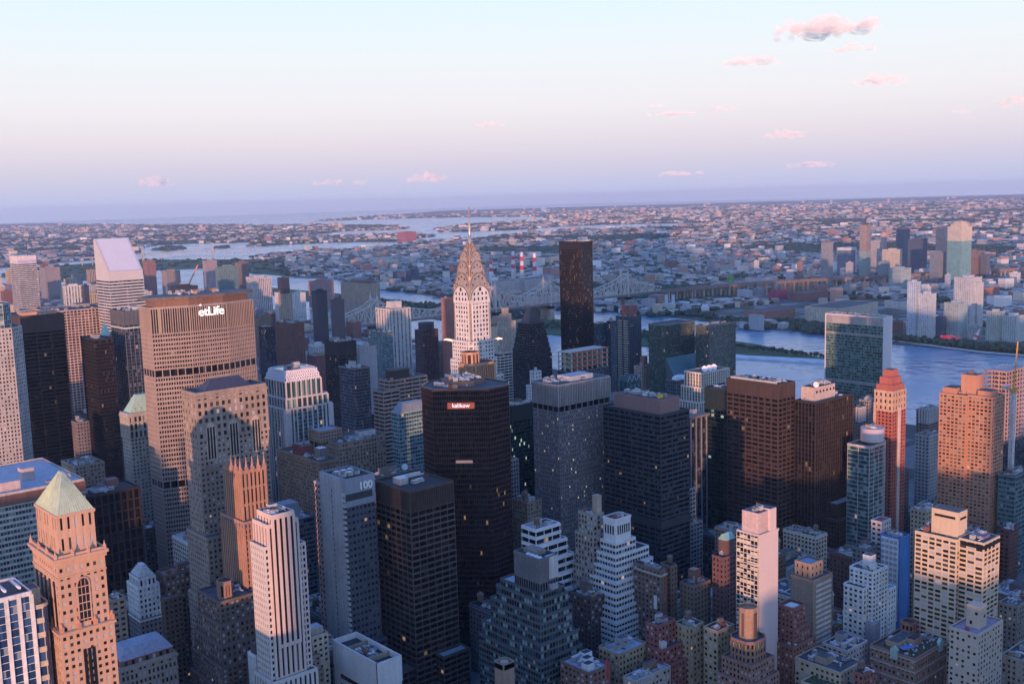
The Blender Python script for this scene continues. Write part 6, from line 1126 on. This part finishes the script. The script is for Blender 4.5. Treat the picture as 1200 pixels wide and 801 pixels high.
FL.update({'mid985': ('mid-rise grey block right of the white angular frame', (.34, .35, .38)), 'mid934': ('narrow brown mid-rise left of the slim brown-capped tower', (.30, .20, .18)), 'mid883': ('small pale mid-rise above the grey slab by the viaduct', (.5, .48, .47)), 'mid1108': ('slim grey-blue block at the left foot of the tallest teal tower', (.30, .35, .40)),
  'low1098': ('dark low block with pale columns between shore towers', (.10, .13, .20)), 'mid1186': ('white mid-rise near the right edge, behind the shore blocks', (.60, .59, .58)), 'mid1163': ('small dark mid-rise right of the small dark blue block', (.20, .18, .22)), 'mid946': ('short tan mid-rise just left of the slim brown-capped tower', (.42, .36, .31)),
  'mid1086': ('slim pale block directly behind the curved and ribbed shore towers', (.48, .5, .52)), 'mid1062': ('slim teal-grey block at the right end of the low teal gridded block', (.30, .38, .40))})
FO = {}
for k, (lab, c) in FL.items():
    p_ = FAR[k]; g_ = (.06, .075, .10); low = p_[4] < 45 and p_[2] > 25; pos = (p_[0], p_[1], p_[2]*(2.0 if low else 1), p_[3], p_[4])
    if sum(c) > .9 and not low: c = tuple(min(.66, v*1.3) for v in c)
    FO[k] = far(pos, 'warehouse' if low else 'apartment_tower' if p_[1] < 1300 else 'office_tower', lab, 'building' if low else 'tower', c, pw=.62, ph=.55, bay=4.5, fh=4, gl=g_, rot=R(rnd.uniform(-12, 4)), ph_=not low)
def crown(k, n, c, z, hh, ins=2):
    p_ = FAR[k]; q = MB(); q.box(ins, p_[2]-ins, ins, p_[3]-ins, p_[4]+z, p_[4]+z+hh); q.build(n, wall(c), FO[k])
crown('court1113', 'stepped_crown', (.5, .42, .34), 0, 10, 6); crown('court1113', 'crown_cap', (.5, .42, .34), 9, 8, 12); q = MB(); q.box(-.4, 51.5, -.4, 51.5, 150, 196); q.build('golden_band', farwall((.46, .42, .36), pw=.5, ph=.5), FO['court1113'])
crown('blue1051', 'sun_tinted_crown', (.50, .27, .2), 0, 8, 1); crown('pink1098', 'sun_tinted_crown', (.5, .33, .3), 0, 7, .5); crown('tall1009', 'dark_crown', (.08, .06, .08), 0, 8, 5); q = MB(); q.box(-.4, 29, -.4, 29, 0, 96); q.build('teal_base', farwall((.20, .30, .31), pw=.6, ph=.5), FO['tall1009'])  # orange and pink crowns carry the sunlight in their colour
q = MB(); q.box(-1, 50, -1, 50, 93, 103); q.box(43, 51, -1.5, 50, 0, 92.9); q.build('white_frame', wall((.62, .62, .64)), FO['arch983']); crown('slab963', 'brown_cap', (.22, .15, .14), 0, 7, 3); q = MB(); q.cyl(30, 20, 11, 0, 118, 16); q.build('curved_bay', farwall((.34, .44, .52), pw=.6, ph=.5), FO['curve1065'])
q = MB(); q.box(21, 42.4, -4, 20, 0, 108); q.build('second_shaft', farwall((.42, .44, .45), pw=.4, ph=.9), FO['tall1122'])
# the red script sign and its bottle
x, y, z = 2120, 1075, 0; t = thing('script_sign', 'big red script sign standing in the shore park', 'sign', (x, y, 0)); rs = wall((.75, .03, .05), .5, .03); rsl, n_, l_, p_ = newmat('red_neon'); p_.inputs['Base Color'].default_value = (.75, .02, .05, 1); p_.inputs['Emission Color'].default_value = (1, .06, .10, 1); p_.inputs['Emission Strength'].default_value = .38
ang = Vector((.64, -.77)); text('Pepsi', 'sign_letters', rsl, t, Vector((-6, 6, 22)), ang, 20, .6); text('Cola', 'sign_letters', rsl, t, Vector((10, -11, 12)), ang, 20, .6); q = MB()
for a, c in (((-24, 28, 10), (-4, 5, 9)), ((-4, 5, 9), (14, -16, 11)), ((-20, 24, 33), (6, -6, 34)), ((6, -6, 34), (20, -22, 30)), ((20, -22, 20), (30, -35, 26)), ((20, -22, 20), (30, -35, 13))): q.bar(a, c, 2.6)
q.build('script_swash', rsl, t); q = MB()
for k in range(6): u = -24+k*10; q.bar((ang.x*u*.9+1, ang.y*u*.9+1, 0), (ang.x*u*.9+1, ang.y*u*.9+1, 24), .8)
q.bar((ang.x*-24+1, ang.y*-24+1, 9), (ang.x*26+1, ang.y*26+1, 9), .8); q.build('support_frame', DMETAL, t); t.scale = (.52, .52, .52)
t = thing('bottle_sign', 'tilted white and red bottle-shaped sign beside the red script', 'sign', (2150, 1034, 0)); q = MB(); q.cyl(0, 0, 3.4, 0, 14, 12); q.cyl(0, 0, 3.4, 14, 19, 12, 1.3); q.cyl(0, 0, 1.3, 19, 25, 12); o = q.build('bottle', wall((.72, .62, .60)), t, (0, 0, 10)); o.rotation_euler = (0, R(24), R(-50)); q = MB(); q.cyl(0, 0, 3.5, 5, 10, 12); q.build('bottle_label', rs, o); q = MB(); q.bar((0, 0, 0), (0, 0, 12), .8); q.bar((3, -3, 0), (3, -3, 14), .8); q.build('support_frame', DMETAL, t)
# ------------------------------------------------------------------ the cantilever bridge
t = thing('cantilever_bridge', 'long grey steel truss bridge with peaked towers crossing both river channels', 'bridge', (0, 2105, 0)); bs = wall((.52, .47, .43), .7, .15, .1); BT = [1392, 1752, 1944, 2246]; Z0 = 41; W = 14
def top(x):
    pts = [(1250, 14), (1392, 58), (1572, 17), (1752, 62), (1848, 26), (1944, 62), (2095, 17), (2246, 58), (2390, 14)]
    for (a, za), (c, zc) in zip(pts, pts[1:]):
        if a <= x <= c: f = (x-a)/(c-a); f = f**.62 if za > zc else 1-(1-f)**.62; return za+(zc-za)*f
    return 14
for a, c in zip([1250]+BT, BT+[2390]):
    q = MB(); n = max(4, round((c-a)/17)); xs = [a+(c-a)*i/n for i in range(n+1)]
    for s_ in (-W, W):
        for i in range(n):
            x0, x1 = xs[i], xs[i+1]; q.bar((x0, s_, Z0+top(x0)), (x1, s_, Z0+top(x1)), 2.6); q.bar((x0, s_, Z0+4), (x1, s_, Z0+4), 2.2); q.bar((x0, s_, Z0), (x0, s_, Z0+top(x0)), 1.7)
            if i % 2: q.bar((x0, s_, Z0+2), (x1, s_, Z0+top(x1)), 1.9)
            else: q.bar((x0, s_, Z0+top(x0)), (x1, s_, Z0+2), 1.9)
    for i in range(n): q.bar((xs[i], -W, Z0+top(xs[i])), (xs[i], W, Z0+top(xs[i])), 1.2)
    q.build('truss_span', bs, t)
q = MB(); q.box(900, 2390, -16, 16, Z0-2, Z0+2); q.box(900, 2390, -16.5, -15.5, Z0+2, Z0+4); q.build('deck', wall((.20, .17, .16)), t); pm = wall((.34, .29, .25))
for x0 in BT:
    q = MB()
    for s_ in (-W, W): q.bar((x0, s_, 0), (x0, s_, Z0+64), 4.2); q.cyl(x0, s_, 1.4, Z0+64, Z0+76, 6, .2)
    q.bar((x0, -W, Z0+58), (x0, W, Z0+58), 2.4); q.bar((x0, -W, Z0+30), (x0, W, Z0+30), 2.4); q.build('tower', bs, t)
    q = MB(); q.box(x0-8, x0+8, -W-6, -W+7, -2, Z0-4); q.box(x0-8, x0+8, W-7, W+6, -2, Z0-4); q.box(x0-8, x0+8, -W-6, W+6, Z0-12, Z0-3); q.build('stone_pier', pm, t)
# the approach viaduct on the far bank
t = thing('viaduct', 'long brown road viaduct on arches leading from the bridge into the borough', 'viaduct', (2390, 2105, 0)); q = MB(); pts = [(0, 0), (150, -6), (320, -40), (560, -130), (900, -300), (1300, -470)]; q3 = MB()
for (ax, ay), (bx, by) in zip(pts, pts[1:]):
    dv = Vector((bx-ax, by-ay)); Ln = dv.length; dv /= Ln; nn = (dv.y, -dv.x); q.obox((ax, ay), dv, nn, 0, Ln, -14, 14, 35, 40); q.obox((ax, ay), dv, nn, 0, Ln, 13.5, 14.5, 40, 43); q.obox((ax, ay), dv, nn, 0, Ln, -14.5, -13.5, 40, 43)
    for k in range(int(Ln/34)+1):
        q3 = MB(); q3.obox((ax, ay), dv, nn, k*34, k*34+5, -11, -7, 0, 35); q3.obox((ax, ay), dv, nn, k*34, k*34+5, 7, 11, 0, 35); q3.obox((ax, ay), dv, nn, k*34+.3, k*34+4.7, -7, 7, 29, 35); q3.build('pier', wall((.38, .29, .22)), t)
q.build('deck', wall((.22, .17, .16)), t)
# striped chimneys
rm_ = wall((.62, .04, .07), .7, .06); wm_ = wall((.66, .62, .60), .7, .06)
for px, yt, yb, lab in ((576, 305, 331, 'red and white striped chimney nearest to the chrome spire, standing a little lower'), (602, 294, 326, 'red and white striped chimney, left of three in a close row'), (612, 295, 328, 'red and white striped chimney, middle of three in a close row'), (627, 296, 329, 'red and white striped chimney, right of three in a close row')):
    d = _f+CR*((px-600)/FPX)+CU*((400.5-yb-3)/FPX); s_ = -CH/d.z; g_ = CAM+d*s_; hh = CH+(_f+CR*((px-600)/FPX)+CU*((400.5-yt)/FPX)).z*s_*1.0
    t = thing('chimney', lab, 'chimney', (g_.x, g_.y, 0), 'striped power station chimneys'); q = MB(); q.cyl(0, 0, 10, 0, hh*.42, 14, 8.2); q.build('shaft', wall((.52, .50, .49)), t)
    for i, (a, c) in enumerate(((.42, .56), (.56, .71), (.71, .85), (.85, 1.0))): q = MB(); r0, r1 = 8.2-2.2*(a-.42)/.58, 8.2-2.2*(c-.42)/.58; q.cyl(0, 0, r0, hh*a, hh*c, 14, r1); q.build('painted_band', (wm_, rm_)[(i+1) % 2 if px != 576 else i % 2], t)
for px in (781, 789):
    d = _f+CR*((px-600)/FPX)+CU*((400.5-364)/FPX); s_ = -CH/d.z; g_ = CAM+d*s_; t = thing('chimney', 'plain grey chimney at the end of the bridge, '+('left' if px == 781 else 'right')+' of two', 'chimney', (g_.x, g_.y, 0), 'grey chimneys beside the bridge'); q = MB(); q.cyl(0, 0, 5.2, 0, 43, 12, 4.6); q.build('shaft', wall((.5, .5, .52)), t); q = MB(); q.cyl(0, 0, 5, 43, 46, 12); q.build('rim', wall((.4, .4, .42)), t)
# the far suspension bridge
t = thing('suspension_bridge', 'thin pale suspension bridge far off at the upper left', 'bridge', (2650, 6500, 0)); a = Vector((-420, -60, 46)); c = Vector((760, 20, 46)); q = MB(); q.bar(a, c, 7); 
for k in range(20): p_ = a+(c-a)*(k/19); q.bar((p_.x, p_.y, 0), (p_.x, p_.y, 44), 4)
q.build('deck', wall((.45, .44, .45)), t); tw = [a+(c-a)*.32, a+(c-a)*.72]
for p_ in tw: q = MB(); q.bar((p_.x, p_.y-9, 0), (p_.x, p_.y-9, 96), 6); q.bar((p_.x, p_.y+9, 0), (p_.x, p_.y+9, 96), 6); q.bar((p_.x, p_.y-9, 92), (p_.x, p_.y+9, 92), 5); q.build('pylon', wall((.42, .45, .48)), t)
q = MB(); n = 24
for k in range(n): f0, f1 = k/n, (k+1)/n; p0, p1 = tw[0]+(tw[1]-tw[0])*f0, tw[0]+(tw[1]-tw[0])*f1; q.bar((p0.x, p0.y, 94-44*4*f0*(1-f0)), (p1.x, p1.y, 94-44*4*f1*(1-f1)), 1.8)
q.build('cable', wall((.4, .42, .44)), t)
# ------------------------------------------------------------------ masses nobody could count: the borough's houses, its street trees, uptown row houses
def inside(p, poly):
    c = False; j = len(poly)-1
    for i in range(len(poly)):
        if (poly[i][1] > p[1]) != (poly[j][1] > p[1]) and p[0] < (poly[j][0]-poly[i][0])*(p[1]-poly[i][1])/(poly[j][1]-poly[i][1])+poly[i][0]: c = not c
        j = i
    return c
rq = random.Random(21); COLS = [(.42, .40, .38), (.52, .50, .48), (.30, .26, .24), (.34, .20, .16), (.24, .12, .10), (.44, .38, .30), (.22, .22, .24), (.60, .59, .58), (.36, .33, .36), (.28, .30, .34)]; TR = [(.035, .055, .025), (.05, .075, .03), (.03, .045, .025), (.06, .08, .04), (.045, .06, .04)]
H = MB(); H.tint = []; T = MB(); T.tint = []
def blob(m_, x, y, z, r, h):
    """a leafy clump: jittered faceted shell, each face its own green"""
    i = len(m_.v); n = 6; a0 = rq.random()*6
    for zz, rr in ((.12, .72), (.5, 1.0), (.85, .6)):
        for k in range(n): a = a0+2*math.pi*k/n+zz; j = rq.uniform(.75, 1.2); m_.v.append((x+r*rr*j*math.cos(a), y+r*rr*j*math.sin(a), z+h*zz*rq.uniform(.88, 1.12)))
    m_.v.append((x, y, z+h)); c = vary(rq, rq.choice(TR), .8, 1.2)
    for b_ in range(2):
        for k in range(n): g = (k+1) % n; m_.f.append((i+b_*n+k, i+b_*n+g, i+(b_+1)*n+g, i+(b_+1)*n+k)); s_ = rq.uniform(.6, 1.35); m_.tint.append(tuple(v*s_ for v in c))
    for k in range(n): m_.f.append((i+2*n+k, i+2*n+(k+1) % n, i+3*n)); s_ = rq.uniform(.8, 1.5); m_.tint.append(tuple(v*s_ for v in c))
def house(m_, x, y, w_, d_, h, a, c):
    i = len(m_.v); ca, sa = math.cos(a), math.sin(a)
    for z in (0, h):
        for u, v in ((-w_/2, -d_/2), (w_/2, -d_/2), (w_/2, d_/2), (-w_/2, d_/2)): m_.v.append((x+u*ca-v*sa, y+u*sa+v*ca, z))
    m_.f += [(i, i+1, i+5, i+4), (i+1, i+2, i+6, i+5), (i+2, i+3, i+7, i+6), (i+3, i, i+4, i+7), (i+4, i+5, i+6, i+7)]; rf = rq.choice(((.30, .30, .32), (.15, .15, .16), (.45, .45, .46), (.22, .2, .19), (.55, .55, .57))); m_.tint += [c]*4+[rf]
lands = [LAND['queens'], LAND['bronx'], LAND['island_a'], LAND['far_shore']]; RES = [(o.location.x, o.location.y, o.get('w', 30)*1.5) for o in FO.values()]
n = 0
while n < 52000:
    px = rq.uniform(-60, 1260); yt = 249.4-.0281*px; u = rq.random(); dy = 14+u*150 if rq.random() < .6 else 13+u*u*70
    d = _f+CR*((px-600)/FPX)+CU*((400.5-yt-dy)/FPX); s_ = -CH/d.z; x, y = d.x*s_, d.y*s_
    n += 1
    D = math.hypot(x, y)
    if D > 26000 or not any(inside((x, y), l_) for l_ in lands): continue
    if D < 5200 and any(abs(x-a-c/2) < c and abs(y-b_-c/2) < c for a, b_, c in RES): continue
    park = mnoise.noise(Vector((x*.0011, y*.0011, 3.3)))
    if park > .25 or rq.random() < .34:
        k = 1+D/5500
        for _ in range(3): blob(T, x+rq.uniform(-25, 25)*k, y+rq.uniform(-25, 25)*k, 0, rq.uniform(6, 11)*k, rq.uniform(7, 12)*(1+D/15000))
        continue
    k = 1+D/7000; big = rq.random() < .06; a = R(-18)+(R(rq.choice((0, 0, 7, -30))) if mnoise.noise(Vector((x*.0004, y*.0004, 0))) < 0 else R(22))
    a = math.radians(round(math.degrees(a)/6)*6); gx, gy = x*math.cos(a)+y*math.sin(a), -x*math.sin(a)+y*math.cos(a)
    gx = round(gx/60)*60+rq.choice((-17, 17)); gy = round(gy/14)*14; x, y = gx*math.cos(a)-gy*math.sin(a), gx*math.sin(a)+gy*math.cos(a)
    h = rq.uniform(7, 13)*(1+D/16000) if not big else rq.uniform(16, 42); house(H, x, y, rq.uniform(7, 18)*k*(1.5 if big else 1), rq.uniform(8, 22)*k*(1.3 if big else 1), h, a, vary(rq, rq.choice(COLS), .85, 1.5))
# tall estates at the horizon, sunlit orange put into their base colour
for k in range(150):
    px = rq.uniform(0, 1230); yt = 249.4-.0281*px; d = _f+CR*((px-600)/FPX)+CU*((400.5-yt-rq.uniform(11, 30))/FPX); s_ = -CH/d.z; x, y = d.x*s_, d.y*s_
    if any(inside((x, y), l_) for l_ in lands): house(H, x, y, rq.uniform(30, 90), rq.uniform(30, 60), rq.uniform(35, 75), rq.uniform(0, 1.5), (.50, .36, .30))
# woods along the shore, on the islands and in the parks
def strip(a, c, wd, n_, r=7):
    for k in range(n_): f = rq.random(); blob(T, a[0]+(c[0]-a[0])*f+rq.uniform(-wd, wd), a[1]+(c[1]-a[1])*f+rq.uniform(-wd, wd), .3, rq.uniform(.6, 1.2)*r, rq.uniform(8, 14))
QS = LAND['queens']
for a, c in zip(QS[2:15], QS[3:16]): strip((a[0]+45, a[1]+5), (c[0]+45, c[1]+5), 22, 60)
strip((2120, 1330), (2230, 1560), 45, 260); strip((2060, 2250), (2120, 2700), 40, 200); strip((1950, 2150), (1960, 2700), 50, 160); strip((1870, 2200), (1960, 3200), 60, 200); strip((2110, 1000), (2120, 640), 25, 90)
strip((1800, 1500), (1840, 2000), 45, 120)
for _ in range(260): u, v = rq.uniform(0, 1), rq.uniform(0, 1); blob(T, 1000+u*420, 2150+v*200, 0, 7, 11)
for p_ in (LAND['randalls'], LAND['island_b'], LAND['island_c'], LAND['island_a']):
    xs = [a for a, _ in p_]; ys = [b_ for _, b_ in p_]
    for _ in range(500 if p_ is LAND['randalls'] else 120):
        x, y = rq.uniform(min(xs), max(xs)), rq.uniform(min(ys), max(ys))
        if inside((x, y), p_): blob(T, x, y, 0, rq.uniform(9, 20), rq.uniform(8, 15))
tag(H.build('borough_houses', attrmat('house_paint')), None, None, kind='stuff')
# ------------------------------------------------------------------ trees one can tell apart: the row on the island point
leaf = attrmat('leaves', .9); bark = wall((.09, .07, .05))
def tree(x, y, h, r, label):
    t = thing('tree', label, 'tree', (x, y, .3), 'shade trees on the island point'); q = MB(); q.cyl(0, 0, .5, 0, h*.55, 7, .25)
    for k in range(4): a = k*1.6; q.bar((0, 0, h*.35), (math.cos(a)*r*.5, math.sin(a)*r*.5, h*.62), .25)
    q.build('trunk', bark, t); q = MB(); q.tint = []
    for k in range(26): a, f, e = rq.random()*6.28, rq.random()**.6, rq.random(); rr = r*f*math.sqrt(max(.1, 1-(e*1.6-.8)**2)); blob(q, math.cos(a)*rr, math.sin(a)*rr, h*.28+h*.5*e, r*.3, h*.24)
    q.build('crown', leaf, t)
for k in range(24): f = k/23; tree(1788+f*18+rq.uniform(-4, 4), 1150+f*270, rq.uniform(10, 14), rq.uniform(5, 7), 'round dark tree in the long row lining the island point')
for x, y, lab in ((1745, 1560, 'round lone tree on the island lawn, left of two'), (1762, 1535, 'round lone tree on the island lawn, right of two')): tree(x, y, 17, 9, lab)
# ------------------------------------------------------------------ the low fabric of midtown and uptown
HERO = [(p_[0]-4, p_[1]-4, p_[0]+p_[2]+5, p_[1]+p_[3]+5, p_) for p_ in P.values()]+[(320, 835, 445, 885, (346, 851, 95, 30, 243)), (440, 560, 505, 635, (456, 584, 41, 52, 192)), (560, 700, 606, 745, (584, 722, 36, 36, 190))]
rf = random.Random(5); BOXES = []
for x0, y0, x1, y1, p_ in HERO:
    a = [proj((x0+i*(x1-x0), y0+j*(y1-y0), p_[4])) for i in (0, 1) for j in (0, 1)]; base = proj((p_[0], p_[1], 0))[1]; tp = min(c[1] for c in a)
    BOXES.append((min(c[0] for c in a), max(c[0] for c in a), tp, tp+.70*(min(base, 801)-tp) if base < 801 else 801, math.hypot(p_[0], p_[1])))
def clear(x, y, w_, d_, h):
    """keep infill from standing in front of a tower that the photograph shows whole"""
    a = [proj((x+i*w_, y+j*d_, h)) for i in (0, 1) for j in (0, 1)]; l_, r_ = min(c[0] for c in a), max(c[0] for c in a); tp = min(c[1] for c in a); D = math.hypot(x, y)
    return all(not (l_ < b_[1]-2 and r_ > b_[0]+2 and D < b_[4] and tp < b_[3]) for b_ in BOXES)
def hit(x, y, w_, d_): return any(x < b_[2] and x+w_ > b_[0] and y < b_[3] and y+d_ > b_[1] for b_ in HERO)
NAMES = []
for o in THINGS:
    if o.name.startswith('observation') or o.name.startswith('cloud'): continue
    if o.get('category') in ('skyscraper', 'tower', 'building', 'office block'):
        x, y, z = o.location
        if x < 40 and y < 40: continue
        ctr = proj((x+12, y+12, 60)); NAMES.append((ctr[0], ctr[1], o['label'], math.hypot(x, y)))
SHORT = {}
for n_ in NAMES:
    s_ = n_[2].split(',')[0]
    for cut in (' with ', ' by ', ' in front', ' behind', ' beside', ' standing', ' rising', ' peeking', ' near ', ' below', ' right behind', ' right of', ' left of', ' at the', ' hugging', ' among', ' stuck', ' over ', ' cut ', ' tucked', ' between', ' across', ' before', ' just', ' wrapped', ' stepping', ' dotted', ' on the', ' to the', ' seen', ' directly', ' topped', ' crowned', ' tapering'):
        i = s_.find(cut)
        if i > 12: s_ = s_[:i]
    SHORT[n_[2]] = s_
USED = set(); CN = [('tan', TAN), ('brown', BROWN), ('dark brown', (.12, .085, .07)), ('grey', GREY), ('dark grey', DGREY), ('pale grey', LGREY), ('red brick', BRICK), ('cream', CREAM), ('buff', BUFF), ('off-white', (.58, .56, .53)), ('maroon brick', (.16, .07, .06)), ('slate blue', (.13, .16, .22))]
GEN = []; LASTB = []
def label_for(x, y, w_, h, cn, uptown):
    c = proj((x+w_/2, y+10, h)); D = math.hypot(x, y); ns = sorted(NAMES, key=lambda q: (q[0]-c[0])**2+2*(q[1]-c[1])**2+((q[3]-D)/14)**2)[:9]
    size = ('slim ' if w_ < 17 else '')+('tall ' if h > 78 else 'low ' if h < 34 else '')
    for near in ns:
        dx, dd = c[0]-near[0], D-near[3]; rel = ('right of' if dx > 0 else 'left of') if abs(dx) > 9 else ('behind' if dd > 0 else 'in front of')
        for ex in ('', 'flat-roofed ', 'plain '):
            s_ = f'{size}{ex}{cn} {"apartment house" if uptown else "masonry building"} {rel} the {SHORT[near[2]]}'
            if s_ not in USED and len(s_.split()) <= 16: USED.add(s_); return s_
    return None
def generic(x, y, w_, d_, h, uptown):
    cn, c = rf.choice(CN); lab = label_for(x, y, w_, h, cn, uptown)
    if lab is None: return False
    c = vary(rf, c, .85, 1.15); D = math.hypot(x, y)
    if not uptown and D < 1150:
        LASTB[:] = [None]; LASTB[0] = tower((x, y, w_, d_, h), 'masonry_building', lab, 'building', tuple(round(v, 2) for v in c), rf.choice((GDAY, GBLK, GBLU)), fin=False, n=rf.choice((4, 6, 8)), tanks=rf.choice((0, 0, 1)), roof=rf.choice((ROOFG, ROOFB, ROOFT, ROOFW)), **rf.choice((PUNCH, PUNCH, PUNCH, dict(bay=3.4, fh=3.6, pw=1.2, sh=1.5, pd=.3, sd=.2))))
        b = LASTB[0]; q = b.mb('cornice', wall(tuple(min(.6, v*1.35) for v in c))); q.box(-.8, w_+.6, -.8, d_, h-1.0, h-.2); q.box(-.5, w_+.5, -.5, d_, 8, 9); b.done()
    else:
        c = tuple(round(v*20)/20 if v > .1 else round(v, 2) for v in c); far((x, y, w_, d_, h), 'apartment_house', lab, 'building', c, pw=rf.choice((.4, .5, .6)), ph=rf.choice((.45, .5, .9)), bay=rf.choice((4, 5)), top=rf.choice((c, TAN, BROWN, LGREY)), roof=rf.choice((ROOFG, ROOFB, ROOFT, ROOFW)))
    HERO.append((x-1, y-1, x+w_+1, y+d_+1, None)); return True
lots = []
for i, (a, c) in enumerate(zip(AV, AV[1:])):
    for s_ in range(36, 58):
        y0 = (s_-33.5)*80.5
        for row in (0, 1):
            x = a+14
            while x < c-26:
                w_ = rf.choice((15, 19, 24, 30, 38)); w_ = min(w_, c-13-x); lots.append((x, y0+9+row*33, w_-1.2, rf.uniform(26, 31))); x += w_
cnt = 0
for x, y, w_, d_ in sorted(lots, key=lambda q: math.hypot(q[0], q[1])):
    if cnt >= 170 or hit(x, y, w_, d_): continue
    p0 = proj((x+w_/2, y+d_/2, 45)); 
    if not (-15 < p0[0] < 1215 and p0[1] < 835): continue
    D = math.hypot(x, y)
    for h in ([rf.uniform(55, 95), rf.uniform(38, 60), rf.uniform(24, 40), 18] if D > 800 else [rf.uniform(42, 62), rf.uniform(26, 40), 17]):
        if clear(x, y, w_, d_, h):
            cnt += generic(x, y, w_, d_, h, False); break
# uptown: streets of row houses as one mass, the blocks that stand out of it one by one
U = MB(); U.tint = []; up = []
XS = [75, 230, 385, 530, 720, 930, 1130, 1290, 1480]
for s_ in range(48, 130):
    y0 = (s_-33.5)*80.5; sh = 1395 if y0 < 2150 else 1590 if y0 < 4700 else 1350
    for a, c in zip(XS, XS[1:]):
        for row in (0, 1):
            x = a+14
            while x < min(c-12, sh-20):
                w_ = rf.choice((14, 20, 28)); p0 = proj((x, y0+20, 10))
                if -20 < p0[0] < 640 and not hit(x, y0+9+row*33, w_, 28):
                    if rf.random() < .24: up.append((x, y0+9+row*33, min(w_+8, 32), 28))
                    else: house(U, x+w_/2, y0+23+row*33, w_-.8, 29, rf.uniform(13, 26), 0, vary(rf, rf.choice(COLS), .7, 1.25))
                x += w_+(8 if up and up[-1][0] == x else 0)
        if rf.random() < .3: blob(T, a, y0+rf.uniform(0, 80), 0, 5, 10)
cnt = 0; rf.shuffle(up)
for x, y, w_, d_ in up:
    if cnt >= 125: break
    p0 = proj((x, y, 60))
    if not -10 < p0[0] < 640: continue
    for h in (rf.uniform(70, 125), rf.uniform(45, 75), rf.uniform(30, 45)):
        if clear(x, y, w_, d_, h) and not hit(x, y, w_, d_): cnt += generic(x, y, w_, d_, h, True); break
tag(U.build('row_houses', attrmat('row_house_brick')), None, None, kind='stuff')
tag(T.build('woods', attrmat('foliage', .9)), None, None, kind='stuff')
